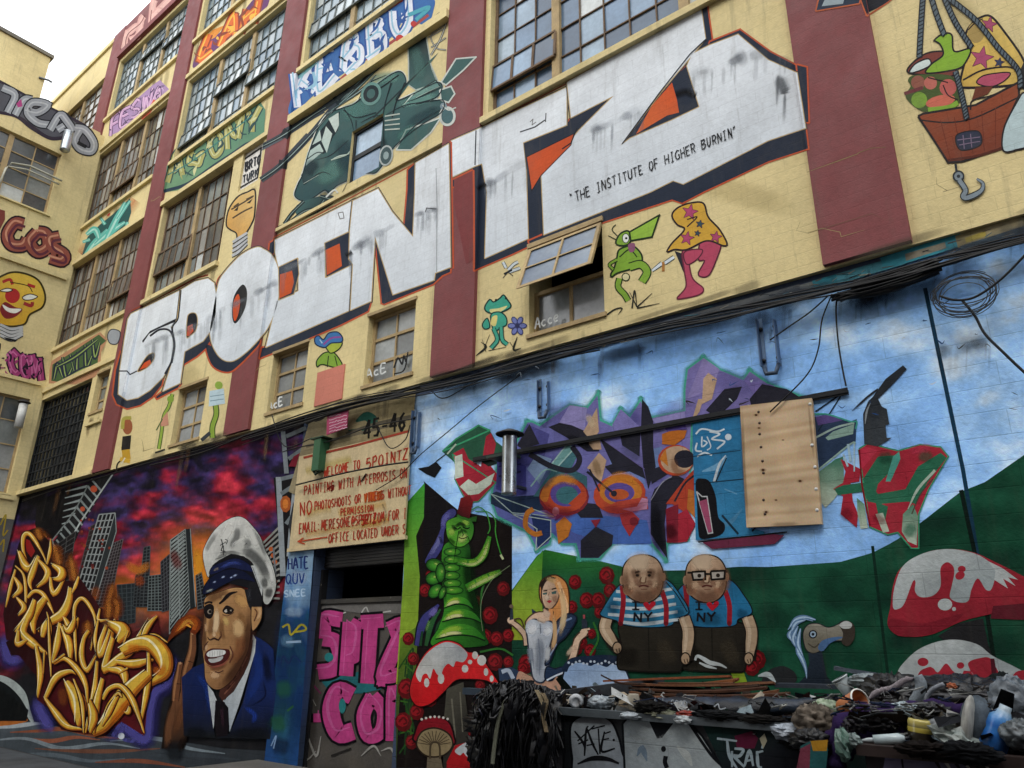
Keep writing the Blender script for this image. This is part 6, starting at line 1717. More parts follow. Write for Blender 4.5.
A.l('555 465 600 395 640 370', 4, '8a8a98').l('360 220 530 340', 3, '6f66a0')
for q, w, c, a_ in (('140 410 200 378 270 400', 30, 'd8923c', 'b0'), ('120 470 170 520 260 510', 40, '7c2430', 'b0'), ('350 420 430 368 520 400', 30, 'd88c34', 'b0'), ('360 500 450 510 540 470', 34, '8c2c34', '90'), ('640 290 660 350 700 350', 26, '8a5a3a', '90'), ('620 560 650 620', 40, '3c1018', 'b0'), ('300 120 330 180', 24, 'dcc6a4', 'a0'), ('330 300 350 370', 24, '8a7050', 'a0'), ('570 460 580 600 600 680', 40, '0c0d12', 'b0'), ('210 210 330 250', 30, '0e0f14', 'a0'), ('430 250 520 300', 40, '3a3c4a', '70'), ('300 600 380 640', 50, '3a3c40', '60'), ('110 420 180 330', 40, '2a5058', '90')): A.sh(q, w, c, a_)
A.build(fac)
A = Art('mural_blue_panel', 'L', 0.014).r(2, 2)
A.p('722 160 912 122 925 380 938 575 1010 590 1010 600 735 625 728 400', '2a6f9c', '3a86b4', (740, 180, 900, 560))
A.l('760 350 820 330 860 290', 22, '6fa4c8', t0=.2, t1=.2).l('850 420 900 440', 26, '5f98be', t0=.2, t1=.2).l('760 560 860 560 920 500', 20, '4f8cb4', t0=.2, t1=.2)
A.c_(865, 212, 13, 'c6d4dc').l('735 200 760 180 820 190 850 180', 7, 'c6d4dc').l('740 235 735 265 760 270', 7, 'c6d4dc').l('760 210 760 250 780 235 765 225', 6, 'c6d4dc').l('790 190 830 200 800 220 850 230 820 260', 7, 'c6d4dc').l('740 290 770 275 800 285', 7, 'c6d4dc').l('780 210 795 250 780 265', 5, 'c6d4dc')
A.l('808 390 830 320 855 285', 10, 'c6d4dc', t1=.4).l('815 392 858 295', 5, '1c2a34').l('728 400 925 380', 4, '1d3a4c', 0).l('725 290 915 265', 3, '1d3a4c', 0)
A.p('735 390 760 378 790 390 815 450 825 530 850 560 848 590 820 610 760 620 745 590 740 480', '16161a', S=1)
A.outl('738 430 760 450 780 450 802 595 785 598', 5, 'b9bcbe').p('748 470 780 460 800 590 785 595', '9a4a68')
A.l('840 525 905 600', 9, '1d3444').l('960 590 985 560', 6, '1d3444')
A.p('760 632 800 622 1024 598 1090 605 1050 640 800 660', '6a2c44').l('745 632 1100 592', 6, '14181c', 0)
A.build(fac)
A = Art('mural_wildstyle_lettering', 'L', 0.005).r(3, 2)             # red and green letters, right
A.p('185 130 240 125 330 150 355 140 350 230 205 340', '2c3d58').l('190 215 270 175 345 155', 8, '9ab0a8').p('230 215 260 190 345 160 340 200 240 225', '8aa89c').l('190 110 300 35', 6, '1d2a3a').l('200 190 290 50', 5, '1d2a3a').p('190 130 240 122 300 145 200 165', '5a4a84').l('205 340 330 240 350 240', 7, '9ab8b0')
A.l('185 120 240 122 330 150 355 150 350 180', 6, '3f9f8a')
o1 = '205 350 270 300 300 290 305 400 265 460 230 495 210 470'
A.p(o1, '35705a', 'b9c6b4', (250, 330, 230, 480))
A.p('290 300 330 320 370 340 365 390 330 395 340 470 360 520 355 575 290 520 300 450 260 420 300 395 310 350', 'a52a3a')
bl = '365 262 400 240 520 270 610 245 690 255 718 290 640 420 600 520 600 655 575 655 520 590 480 600 410 570 400 500'
A.outl(bl, 12, '35906a', 0).p(bl, 'a52a3a')
A.p('365 262 385 250 440 265 375 340', 'b83248').p('380 380 440 290 505 285 480 360 440 400 430 440 400 440', '2c6a50').p('500 290 525 270 530 300 490 390 470 390', '4fa090')
A.p('265 420 300 405 370 395 410 400 440 440 550 420 600 330 690 275 715 295 640 390 590 480 560 470 450 480 400 470 380 430 280 445', '2c6a50')
A.p('430 470 480 490 470 540 440 520', '2c6a50').p('355 455 385 480 400 575 370 580 358 520', 'b9c6b4', '5a8a70', (375, 575, 375, 470)).p('430 520 460 515 485 590 460 595', 'b9c6b4').p('540 520 580 480 600 530 595 645 560 630 535 590', 'b9c6b4', '3f7a60', (560, 640, 570, 480))
A.l('560 500 600 420 668 345', 11, 'a9bcac', t0=.3).l('575 520 610 440 660 380', 5, '4c463c').l('365 262 375 400 408 570', 7, '7a1420', 0)
for q, w, c, a_ in (('440 300 500 290', 40, '1c4a38', '90'), ('600 280 660 300', 40, '1f5540', 'a0'), ('560 270 660 250', 30, 'c8405a', '80'), ('550 610 585 560', 40, '3a7a60', 'a0'), ('300 500 330 540', 40, '7a1a2a', '90'), ('420 520 470 560', 30, '7a1a2a', '80'), ('240 330 250 400', 60, '8ab09a', '90')): A.sh(q, w, c, a_)
A.l('320 240 330 310', 10, 'a9c6d4').l('345 240 345 350', 6, 'a9c6d4').l('300 280 320 330', 8, 'a9c6d4')
A.p('380 120 400 70 420 50 470 -20 540 -75 555 -60 500 0 440 60 455 90 475 100 485 160 470 165 475 215 495 215 440 250 385 240', '2b3036', '3a4046', (400, 100, 470, 200)).l('388 160 395 110 410 75', 8, '8a9298', t0=.3, t1=.2).l('335 108 400 50 440 20', 8, '2b3036', t0=.2)
A.build(fac)
A = Art('mural_wildstyle_lettering', 'L', 0.005).r(1, 2)             # red and green letter, left, with the dark shelf shape
A.p('745 270 800 220 890 165 935 185 960 230 1000 260 1000 300 880 310 790 310', '2c5a44').outl('745 270 800 220 890 165 935 185', 6, '3fa070')
A.p('785 280 830 255 850 300 900 330 920 210 940 195 960 240 940 330 965 360 960 395 890 470 850 475 825 440 795 380 800 330', 'a52a3a').outl('785 280 800 330 795 380 825 440 850 475 890 470 960 395', 5, '35906a')
A.p('795 290 825 280 830 370 795 380', 'c4cfc0').p('815 410 850 380 880 400 955 355 940 400 890 440 850 445', 'c4cfc0').l('765 280 800 240', 6, 'b9c6b4')
A.p('900 310 1000 275 1024 260 1060 330 1024 300 930 330', '1c2a26').p('965 300 1024 290 1080 330 1080 440 1024 450 960 420', '3f3f84').l('970 330 1060 320', 6, '20244c').l('970 370 1060 350', 8, '20244c').p('940 440 960 430 1030 450 1190 440 1190 500 1024 520 940 480', '20304a').outl('940 440 1024 515 1190 530', 4, '9ab0ae')
A.p('648 338 690 330 720 310 742 335 715 375 680 360', '17181c').l('720 310 760 280', 4, '17181c')
A.build(fac)
A = Art('soot_stains', 'L', 0.022)
for q, w, n, c in (('430 392 500 374 560 356', 16, 26, '2a3038'), ('620 345 760 306 840 284', 12, 24, '38424e'), ('835 300 880 290 940 275', 26, 26, '16191d'), ('940 262 1000 240 1040 228', 22, 22, '3a4148'), ('936 352 960 346 990 340', 9, 10, '3a444e'), ('700 330 760 318 800 305', 14, 10, '3f5570'), ('600 356 640 348', 10, 8, '35485f')):
    A.smear(q, w, c, n, 85, 6)
rs = random.Random(77)
for k in range(46):                                   # chips and scratches
    x, y = rs.uniform(430, 1020), rs.uniform(300, 420)
    if y < 392 - .276 * (x - 425): continue
    L_ = rs.uniform(2, 9)
    A.l([(x, y), (x + L_ * rs.uniform(-.4, 1), y + L_ * rs.uniform(-.6, .6)), (x + L_, y + rs.uniform(-3, 3))], rs.uniform(.5, 1.5), rs.choice(['2a4264', 'c6d4e0', '35302c', '274a80']), 1, .2, .2)
A.build(fac)
A = Art('peeling_band', 'L', 0.02)
for q, c in (('800 285 838 274 838 284 800 295', '6a6e6c'), ('812 281 838 273.5 842 281 815 290', '2f7c8c'), ('836 274 905 254 905 264 838 284', '4c8a98'), ('880 258 960 232 962 246 884 270', '3f8fa0'), ('905 254 945 242 946 248 906 261', '8a8474'), ('955 236 1024 213 1024 226 958 248', '9a8e68'), ('985 228 1060 200 1060 212 988 238', 'a89c78'), ('960 246 1024 226 1024 232 962 252', '4a5a66'), ('700 311 800 284 800 293 702 319', '55585a'), ('560 350 700 311 702 318 562 357', '4a5058'), ('965 238 985 231 986 236 966 243', 'b0a050')):
    A.p(q, c)
rp2 = random.Random(5)
for k in range(60):
    x = rp2.uniform(560, 1024)
    y = 287 - .282 * (x - 800) + rp2.uniform(-6, 9)
    A.l([(x, y), (x + rp2.uniform(3, 14), y - rp2.uniform(0, 5))], rp2.uniform(1, 4), rp2.choice(['8d8c84', '2b3036', '5a5048', '3c6a78', '1d2024', 'a59c86']), 0, .3, .2)
A.build(fac)
A = Art('mural_backdrop', 'L', 0.0006)             # the mural runs on past the edge of the photograph
def lpx(x, z): return to_px((x, LOWY, z))
A.p([lpx(0.2, 5.48), lpx(4.4, 5.48), lpx(4.4, 4.2), lpx(2.0, 4.1), lpx(.2, 3.7)], '86aede')
A.p([lpx(0.2, 3.72), lpx(2.0, 4.12), lpx(4.4, 4.22), lpx(4.4, 0.02), lpx(.2, 0.02)], '154632')
A.build(fac)
# ------------------------------------------------------------------ sign board over the doorway
from mathutils import noise as mnoise
def at(x, y, Y):
    return Vector(on_y(x, y, Y))
def mpp(x, y, Y):                                   # metres per pixel there
    return float((on_y(x, y, Y) - EYE) @ CF) / FPX
SB = empty('sign_board', (-8.4, LOWY - .06, 3.43), 'hand lettered cream welcome board in red writing over the garage doorway', 'sign')
sy = LOWY - .075
m = MB()
m.box(-9.66, -7.2, sy, LOWY - .045, 3.42, 4.83, 'a99a6c')
m.box(-9.69, -7.17, sy - .012, LOWY - .04, 3.37, 3.4195, '8a3a2a')
m.build('board', surf_mat('old_cream_sign_paint', 'c9b68e', var=.22, scale=3, streak=.35, grime=.3, wear=.2, grime_col='9a7a5a'), SB)
A = Art('lettering', 'Y', 0.003, Y=sy).r(1, 2)
A.l('190 295 400 245 612 188', 9, '9c4030', 0)
for q, w, c in (('200 350 300 320 380 300', 46, 'c2b04e60'), ('330 520 420 500 520 480', 60, 'c79a3a60'), ('420 560 480 550 530 540', 50, 'd0901e80'), ('200 520 260 500 300 495', 50, 'c7a24e60'), ('200 600 300 585 500 560', 40, 'c0904060')): A.l(q, w, c, ce=c[:6] + '00')
RT = 'a83a28'
UPV = (.03, -1)
for t, a, b, h, w in (('WELCOME TO', (272, 372), (418, 338), 36, 5), ('5POINTZ', (440, 340), (612, 298), 42, 6), ('PAINTING WITH A-FERROSIS ON', (192, 446), (606, 372), 38, 4.5), ('NO', (175, 528), (228, 515), 52, 5.5), ('PHOTOSHOOTS OR VIDEOS WITHOUT', (234, 505), (622, 440), 34, 4.5), ('PERMISSION', (338, 526), (472, 508), 27, 4.5), ('EMAIL:MERESONE@5PTZ.COM FOR I', (172, 598), (604, 535), 38, 4.5), ('OFFICE LOCATED UNDER S', (290, 636), (600, 596), 36, 4.5)):
    write(A, t, a, b, h, w, RT, up=UPV, jit=.05)
write(A, 'VIDEOS', (432, 474), (508, 460), 36, 5, 'b0501c', up=UPV).l('168 630 285 612', 5, 'b5482a', 0).l('190 615 168 630 195 640', 5, 'b5482a', 0)
write(A, '5PTZ', (420, 566), (482, 556), 40, 5.5, '9c2a1a', up=UPV)
A.l('420 390 440 360 430 375', 6, '3a2e2a').l('505 480 520 520 510 560', 9, '5a544a70', ce='5a544a00').l('285 420 310 405 300 430', 6, '6a2018')
A.build(SB)
A = Art('street_number', 'L', 0.03).r(1, 2)
A.p('130 430 215 145 330 100 640 20 625 190 600 210 190 300 180 440 150 440', '8f8468', '9a8c66', (200, 250, 600, 100))
A.l('200 160 230 130 300 110', 50, '2e2d2c', t0=.2, t1=.2).l('400 150 440 130 470 150 440 180', 40, '2a5a4c', t0=.2, t1=.2).l('370 190 430 180 420 200', 12, '2a5a4c').l('360 200 480 160 620 130', 14, '5c5648').l('200 250 400 200 600 150', 12, '6a6250')
write(A, '45-46', (432, 222), (605, 180), 72, 12, '1a1917', up=(.02, -1), jit=.03, S=0, taper=.7)
A.build(fac)
def boxpx(mb, x0, y0, x1, y1, Y0, Y1, col):
    a, b = on_y(x0, y1, Y0), on_y(x1, y0, Y0)
    mb.box(min(a[0], b[0]), max(a[0], b[0]), Y0, Y1, min(a[2], b[2]), max(a[2], b[2]), col)
PN = empty('notice_sign', tuple(at(337, 422, -.09)), 'small magenta notice with white writing fixed above the welcome board', 'sign')
m = MB()
q = [at(x, y, -.1) for x, y in ((327, 413.5), (348.5, 408), (346.5, 428), (326.5, 435))]
m.add([tuple(p) for p in q] + [tuple(p + Vector((0, .012, 0))) for p in q], [(0, 1, 2, 3), (7, 6, 5, 4), (0, 4, 5, 1), (1, 5, 6, 2), (2, 6, 7, 3), (3, 7, 4, 0)], 'a02c58')
m.build('panel', GENERIC, PN)
KN = Art('knots', 'Y', 0.0005, Y=-.005).g()
for x, y, r in ((756, 415, 1.6), (759, 428, 1.3), (763, 470, 2.0), (766, 512, 1.7), (800, 481, 1.8), (783, 440, .9), (776, 500, 1.1)):
    KN.c_(x, y, r * 2.2, '6a4a2ea0', ry=r * 1.2, ce='8a684600').c_(x, y, r * .8, '4a3020', ry=r * .6, n=9)
KN.sh('742 408 744 470 748 524', 3, '6a5238', '70').sh('770 525 800 524', 4, '6a5238', '60').sh('808 400 814 460', 2, '7a6248', '60')
A = Art('lettering', 'Y', 0.003, Y=-.1).g()
for k in range(6):
    y = 417 + k * 3
    P = [(329 + j * 1.5 + rr_.uniform(-.2, .2), y - j * .38 + rr_.uniform(-.7, .7)) for j in range(13 if k else 9)]
    A.l(P, .75, 'cfa9b8', 0)
A.build(PN)
m = MB()
for x, y in ((330, 414), (345, 411)): m.tube([at(x, y, -.09), at(x, y, LOWY)], .012, '303030')
m.build('fixing', STEEL, PN)
GB = empty('conduit_box', tuple(at(314, 470, -.05)), 'narrow green metal box hanging beside the welcome board', 'conduit box')
m = MB()
boxpx(m, 311, 438, 321, 471, -.14, LOWY - .01, '2c5a3c')
m.build('housing', GENERIC, GB)
m = MB()
boxpx(m, 310, 436.5, 322.5, 438.4, -.155, LOWY, '1d3f2c')
m.build('cap', GENERIC, GB)
m = MB()
a, b = at(311.5, 471, -.1), at(320, 471, -.1)
m.tube([a + Vector((0, .02, .02)), (a + b) / 2 + Vector((0, 0, -.05)), b + Vector((0, .02, .02))], .02, '17301f')
m.build('spout', GENERIC, GB)
# ------------------------------------------------------------------ plywood, steel angle, brackets, flue
PW = empty('plywood_sheet', (-2.28, -.02, 3.12), 'pale bare plywood sheet screwed over an opening in the blue mural', 'plywood sheet')
PLY, N, L = new_mat('fir_plywood')
out, bs = N.new('ShaderNodeOutputMaterial'), N.new('ShaderNodeBsdfPrincipled')
geo, mp, wv, nz_, cr_ = N.new('ShaderNodeNewGeometry'), N.new('ShaderNodeMapping'), N.new('ShaderNodeTexWave'), N.new('ShaderNodeTexNoise'), N.new('ShaderNodeValToRGB')
mp.inputs['Scale'].default_value = (0.35, 1, 3.0)
mp.inputs['Rotation'].default_value = (0, .06, 0)
L.new(geo.outputs['Position'], mp.inputs['Vector'])
wv.bands_direction = 'Z'
wv.inputs['Scale'].default_value, wv.inputs['Distortion'].default_value, wv.inputs['Detail'].default_value, wv.inputs['Detail Scale'].default_value = 0.75, 14.0, 4, 1.3
L.new(mp.outputs[0], wv.inputs['Vector'])
cr_.color_ramp.elements[0].color, cr_.color_ramp.elements[1].color = (*lin('cfb08a'), 1), (*lin('e0c4a0'), 1)
L.new(wv.outputs['Fac'], cr_.inputs[0])
nz_.inputs['Scale'].default_value = 60
n3 = N.new('ShaderNodeTexNoise'); n3.inputs['Scale'].default_value = 3.0; n3.inputs['Detail'].default_value = 7
L.new(geo.outputs['Position'], n3.inputs['Vector'])
r3 = N.new('ShaderNodeMapRange'); r3.inputs[1].default_value, r3.inputs[2].default_value, r3.inputs[3].default_value, r3.inputs[4].default_value = .35, .7, 1.0, .72
L.new(n3.outputs['Fac'], r3.inputs[0])
m3 = N.new('ShaderNodeMixRGB'); m3.blend_type = 'MULTIPLY'; m3.inputs[0].default_value = 1
m2 = N.new('ShaderNodeMixRGB'); m2.blend_type = 'MULTIPLY'; m2.inputs[0].default_value = .35
L.new(cr_.outputs[0], m2.inputs[1]); L.new(nz_.outputs['Color'], m2.inputs[2])
L.new(m2.outputs[0], m3.inputs[1]); L.new(r3.outputs[0], m3.inputs[2]); L.new(m3.outputs[0], bs.inputs['Base Color'])
bs.inputs['Roughness'].default_value = .75
bs.inputs['Specular IOR Level'].default_value = .2
L.new(bs.outputs[0], out.inputs[0])
m = MB()
q = [at(x, y, -.005) for x, y in ((740, 406), (811.5, 398), (821.5, 524), (746.5, 527.5))]
m.add([tuple(p) for p in q] + [(p.x, LOWY - .018, p.z) for p in q], [(0, 1, 2, 3), (7, 6, 5, 4), (0, 4, 5, 1), (1, 5, 6, 2), (2, 6, 7, 3), (3, 7, 4, 0)], '9c7c58')
m.build('sheet', PLY, PW)
KN.build(PW)
for x, y in ((758.5, 412), (759.5, 423), (761, 447), (762.5, 461), (763.5, 473), (763.5, 500), (765, 514), (759.6, 434)):
    m = MB()
    c = at(x, y, -.0055)
    m.lathe([(0.0, .004), (.011, .003), (.014, 0)], Matrix.Translation(c) @ Matrix.Rotation(math.pi / 2, 4, 'X'), '3c2a1e', 8)
    m.build('screw', GENERIC, PW)
for x, y in ((810, 404), (812, 445), (815, 467), (816, 489), (817, 510)):
    m = MB()
    c = at(x, y, -.0055)
    m.lathe([(0.0, .006), (.012, .004), (.016, 0)], Matrix.Translation(c) @ Matrix.Rotation(math.pi / 2, 4, 'X'), 'c9ccca', 8)
    m.build('washer', GENERIC, PW)
m = MB()
p0, p1 = at(470, 459.5, -.03), at(846, 388.5, -.03)
zc = 4.27
m.box(p0.x, p1.x, LOWY - .04, LOWY - .012, zc - .012, zc + .014, '16181c')
m.box(p0.x, p1.x, LOWY - .038, LOWY - .03, zc + .0145, zc + .034, '23262c')
m.box(p0.x, p1.x, LOWY - .03, LOWY - .016, zc - .03, zc - .0125, '111215')
o = m.build('steel_angle', surf_mat('black_painted_steel', '15171b', rough=.6, var=.3), None)
tag(o, 'long thin black steel angle running level across the abstract lettering of the blue mural', 'steel angle')
def bracket(label, x, y0, y1, w, d):
    e = empty('wall_bracket', tuple(at(x, y1, -.02)), label, 'bracket', 'steel brackets bolted to the blue wall')
    z1, z0 = at(x, y0, LOWY)[2], at(x, y1, LOWY)[2]
    X = at(x, (y0 + y1) / 2, -.03)[0]
    col = '6b86a8'
    for k, dx in enumerate((-w, w)):
        m = MB()
        m.box(X + dx - .02, X + dx + .02, LOWY - .03, LOWY - .022, z0 + .08, z1 - (k * .05), col)
        m.box(X + dx + (.012 if k else -.02), X + dx + (.02 if k else -.012), LOWY - d, LOWY - .0305, z0 + .1, z1 - .02 - (k * .05), '4d6584')
        m.build('upright', GENERIC, e)
        for zz in (z0 + .17, z1 - .12):
            b = MB()
            b.lathe([(0, .022), (.02, .018), (.022, 0)], Matrix.Translation((X + dx, LOWY - .031, zz)) @ Matrix.Rotation(math.pi / 2, 4, 'X'), '20242a', 8)
            b.build('bolt', GENERIC, e)
    m = MB()
    m.tube([(X - w, LOWY - .05, z0 + .1), (X - w * .7, LOWY - .07, z0 + .02), (X + w * .6, LOWY - .07, z0 + .01), (X + w, LOWY - .05, z0 + .1)], .022, '39485c')
    m.build('hook', GENERIC, e)
bracket('pair of steel uprights bolted to the blue wall above the silver flue pipe', 541, 380, 421, .06, .07)
bracket('larger pair of steel uprights bolted to the blue wall above the plywood sheet', 768, 318, 378, .07, .11)
bracket('blue painted bracket on the wall edge right of the welcome board', 413, 411, 456, .05, .08)
FL = empty('flue_pipe', tuple(at(508, 495, -.22)), 'silver flue pipe with a dark conical rain cap standing out from the blue mural', 'flue pipe')
t_, b_ = at(505, 437, -.25), at(514, 494, -.25)
cx = (t_.x + b_.x) / 2
m = MB()
m.lathe([(.001, b_.z), (.085, b_.z), (.088, b_.z + .02), (.085, b_.z + .04), (.085, t_.z - .03), (.088, t_.z - .02), (.085, t_.z), (.07, t_.z + .002)], Matrix.Translation((cx, -.25, 0)), 'a8adb0', 20)
m.build('pipe', GALV, FL)
m = MB()
m.lathe([(.165, t_.z + .015), (.17, t_.z + .025), (.06, t_.z + .075), (0.001, t_.z + .085)], Matrix.Translation((cx, -.25, 0)), '2b2d30', 20)
for k in range(3):
    a = k * 2.1
    m.tube([(cx + .08 * math.cos(a), -.25 + .08 * math.sin(a), t_.z - .04), (cx + .1 * math.cos(a), -.25 + .1 * math.sin(a), t_.z + .035)], .007, '2b2d30', 5)
m.build('rain_cap', GENERIC, FL)
m = MB()
m.box(cx - .4, cx - .06, -.2, LOWY - .02, t_.z - .2, t_.z - .17, '22352c')
m.box(cx - .03, cx + .03, -.17, LOWY - .02, b_.z + .1, b_.z + .13, '2a2f33')
m.build('wall_arm', GENERIC, FL)
# pipes on the wing
VP = empty('vent_pipe', (-20.9, -.8, 14.5), 'short silver vent pipe on the yellow left wing below the grey lettering', 'vent pipe')
a, b = Vector(on_x(69, 133, WX + .25)), Vector(on_x(63, 151, WX + .25))
m = MB()
m.lathe([(.001, b.z), (.12, b.z), (.125, b.z + .03), (.12, a.z), (.1, a.z + .01), (.001, a.z + .01)], Matrix.Translation((WX + .3, (a.y + b.y) / 2, 0)), 'b9c0c4', 14)
m.build('pipe', GALV, VP)
m = MB()
m.tube([(WX - .01, (a.y + b.y) / 2, b.z + .25), (WX + .2, (a.y + b.y) / 2, b.z + .25)], .05, '6a6a66')
m.build('wall_arm', STEEL, VP)
VP = empty('vent_pipe', (-20.8, -.4, 6.9), 'white capped vent pipe in front of the lower window of the left wing', 'vent pipe')
a, b = Vector(on_x(22, 404, WX + .22)), Vector(on_x(19, 428, WX + .22))
m = MB()
m.lathe([(.001, b.z), (.1, b.z), (.1, a.z), (.001, a.z)], Matrix.Translation((WX + .25, (a.y + b.y) / 2, 0)), 'c9cbc8', 12)
m.build('pipe', GENERIC, VP)
m = MB()
m.lathe([(.15, a.z + .04), (.1, a.z + .1), (.001, a.z + .12)], Matrix.Translation((WX + .25, (a.y + b.y) / 2, 0)), '25272a', 12)
m.tube([(WX - .02, (a.y + b.y) / 2, b.z + .2), (WX + .16, (a.y + b.y) / 2, b.z + .2)], .04, '6a6a66')
m.build('rain_cap', GENERIC, VP)
m = MB()
P = [Vector(on_x(x, y, WX + .14)) for x, y in ((-6, 196), (6, 168), (12, 163), (30, 166), (56, 178), (62, 181))]
m.tube(P, .028, 'a9a897', 6)
m.tube([p + Vector((.0, -.05, -.14)) for p in P[2:]], .022, 'a9a897', 6)
o = m.build('conduit_pipe', GENERIC)
tag(o, 'bent pale conduit crossing the upper window of the left wing', 'conduit')
# ------------------------------------------------------------------ wires
def cable(P, r, label, group=None, Y=-.05, sag=0, col='101113', smooth=True):
    pts = PP(P) if isinstance(P, str) else P
    if smooth: pts = [tuple(p) for p in cat_rom(pts, 8, False)]
    m = MB()
    m.tube([at(x, y, Y) for x, y in pts], r, col, 6)
    o = m.build('cable', BLKRUB)
    return tag(o, label, 'cable', group)
rc = random.Random(11)
LD = [(22, 498), (60, 486), (100, 476), (150, 462), (200, 447), (242, 433), (300, 414), (360, 397), (432, 382), (480, 370), (540, 354), (600, 338), (660, 322), (720, 309), (780, 296), (830, 285), (880, 272), (940, 255), (1000, 240), (1060, 225)]
GR = 'black cables strung along the ledge'
for k in range(7):
    off = 1.5 + k * 2.1
    P = [(x, y + off * .72 + rc.uniform(-1.1, 1.1) + (1.6 * math.sin(x * .03 + k))) for x, y in LD[(0 if k < 3 else 5):]]
    if k == 2: P = P[3:]
    cable(P, .007 + .004 * (k % 3), 'black cable strung along the ledge between the upper and the ground floor', GR, Y=-.03 - .018 * k)
cable('256 432 300 421 330 415 370 402 420 386', .014, 'black cable sagging above the small magenta notice', Y=-.06)
cable('282 452 300 447 330 441 370 427 412 419', .009, 'thin dark wire looped below the number 45-46', Y=-.08)
cable('296 485 340 474 380 466 408 462', .012, 'dark wire stretched level across the welcome board', Y=-.09)
cable('272 415 280 440 290 447 312 438', .009, 'wire dropping from the ledge to the green box', Y=-.08)
cable('378 428 390 448 405 440 410 425', .008, 'wire hanging in a loop under the number 45-46', Y=-.07)
cable('376 490 400 475 420 455 450 430 480 405 520 375', .007, 'thin wire slanting up across the blue wall from the welcome board', Y=-.06)
cable('430 390 445 398 480 380 540 362 600 350', .008, 'wire drooping just under the ledge above the red and green letter', Y=-.05)
m = MB()
for k in range(22):
    o_ = rc.uniform(-9, 9)
    P = [(836 + rc.uniform(-5, 5), 298 + rc.uniform(-3, 3)), (862, 291 + o_ * .7), (888, 284 + o_ + rc.uniform(-2, 2)), (914, 276 + o_ * .9 + rc.uniform(-2, 2)), (938 + rc.uniform(-5, 5), 266 + o_ * .8)]
    m.tube([at(x, y, -.06 - .006 * (k % 9)) for x, y in [tuple(p) for p in cat_rom(P, 5, False)]], rc.uniform(.008, .022), rc.choice(['0d0e10', '141517', '101318']), 6)
o = m.build('cable_bundle', BLKRUB)
tag(o, 'thick black bundle of cables under the red pilaster at right', 'cable bundle')
m = MB()
for k in range(9):
    cx_, cy_ = 964 + rc.uniform(-4, 5), 294 + rc.uniform(-4, 4)
    rx, ry, ph = rc.uniform(22, 34), rc.uniform(13, 21), rc.uniform(0, 6)
    P = [(cx_ + rx * math.cos(ph + t * .25), cy_ + ry * math.sin(ph + t * .25) - .12 * rx * math.cos(ph + t * .25)) for t in range(24 if k else 26)]
    m.tube([at(x, y, -.06 - .012 * k) for x, y in P], .0035 + .0015 * (k % 2), '34383c', 5)
o = m.build('cable_coil', GENERIC)
tag(o, 'loose coil of thin black cable hanging under the ledge at far right', 'cable coil')
cable('940 296 955 300 975 297 1000 280 1024 256 1060 215', .010, 'black cable rising from the coil to the right edge of the photo', Y=-.2)
cable('962 300 975 316 985 334 1005 354 1024 372 1050 395', .011, 'cable slanting down across the blue wall from the coil', Y=-.1, col='3a4450')
cable('838 292 836 310 838 340 842 366 846 386', .008, 'thin cable dropping from the bundle to the end of the steel angle', Y=-.03, col='4a5a78')
cable('832 294 822 320 818 350 806 376 770 412', .007, 'thin cable curving down from the bundle towards the plywood', Y=-.03, col='46566c')
cable('828 296 810 312 790 326 770 340', .007, 'thin cable fanning out left from the bundle', Y=-.04)
# ------------------------------------------------------------------ two rubbish skips at the foot of the wall
def skip(label, X0, X1, Y0, Y1, H, base, rimc):
    e = empty('dumpster', ((X0 + X1) / 2, (Y0 + Y1) / 2, 0), label, 'dumpster')
    m = MB()
    t = .03
    m.box(X0, X1, Y0, Y0 + t, .14, H - .05, base); m.box(X0, X1, Y1 - t, Y1, .14, H - .05, base)
    m.box(X0, X0 + t, Y0 + t, Y1 - t, .14, H - .05, base); m.box(X1 - t, X1, Y0 + t, Y1 - t, .14, H - .05, base)
    m.box(X0 + t, X1 - t, Y0 + t, Y1 - t, .14, .18, base)
    for k in range(3):
        x = X0 + (X1 - X0) * (k + .5) / 3
        m.box(x - .3, x + .3, Y0 - .05, Y0 - .0005, .3, .34, base)
    m.build('body', surf_mat('battered_dumpster_paint', vcol=True, rough=.5, spec=.3, var=.35, scale=4, grime=.6, grime_col='1a1512', wear=.2), e)
    for a, b, c, d in ((X0 - .03, X1 + .03, Y0 - .035, Y0 + .045), (X0 - .03, X1 + .03, Y1 - .04, Y1 + .03), (X0 - .03, X0 + .05, Y0 + .046, Y1 - .041), (X1 - .05, X1 + .03, Y0 + .046, Y1 - .041)):
        m = MB()
        m.box(a, b, c, d, H - .05, H, rimc)
        m.build('rim', GENERIC, e)
    for a in (X0 + .2, X1 - .2):
        for b in (Y0 + .2, Y1 - .2):
            m = MB()
            m.lathe([(.01, -.03), (.07, -.03), (.075, 0), (.07, .03), (.01, .03)], Matrix.Translation((a, b, .076)) @ Matrix.Rotation(math.pi / 2, 4, 'X'), '15161a', 14)
            m.build('caster', GENERIC, e)
    return e
DK1 = skip('long dumpster tagged FATE and painted white, heaped with rubbish under the two bald painted men', -4.35, -1.62, -1.75, -.3, 1.635, '1a1d20', '4c5357')
DK2 = skip('dumpster at the right edge heaped with bags and bottles below the painted toadstools', -1.18, 1.6, -2.48, -.7, 1.62, '262024', '2e2320')
A = Art('graffiti', 'Y', 0.003, Y=-1.75).r(2, 3)
WG = '9aa3a8'
A.p('60 560 205 545 215 700 205 800 60 800', '17191c')
A.fo('232 625 245 580 290 555 340 555 395 580 425 640 440 700 455 800 262 800 240 720', WG, 9, '14161a', 1, '868e96', (250, 560, 420, 780))
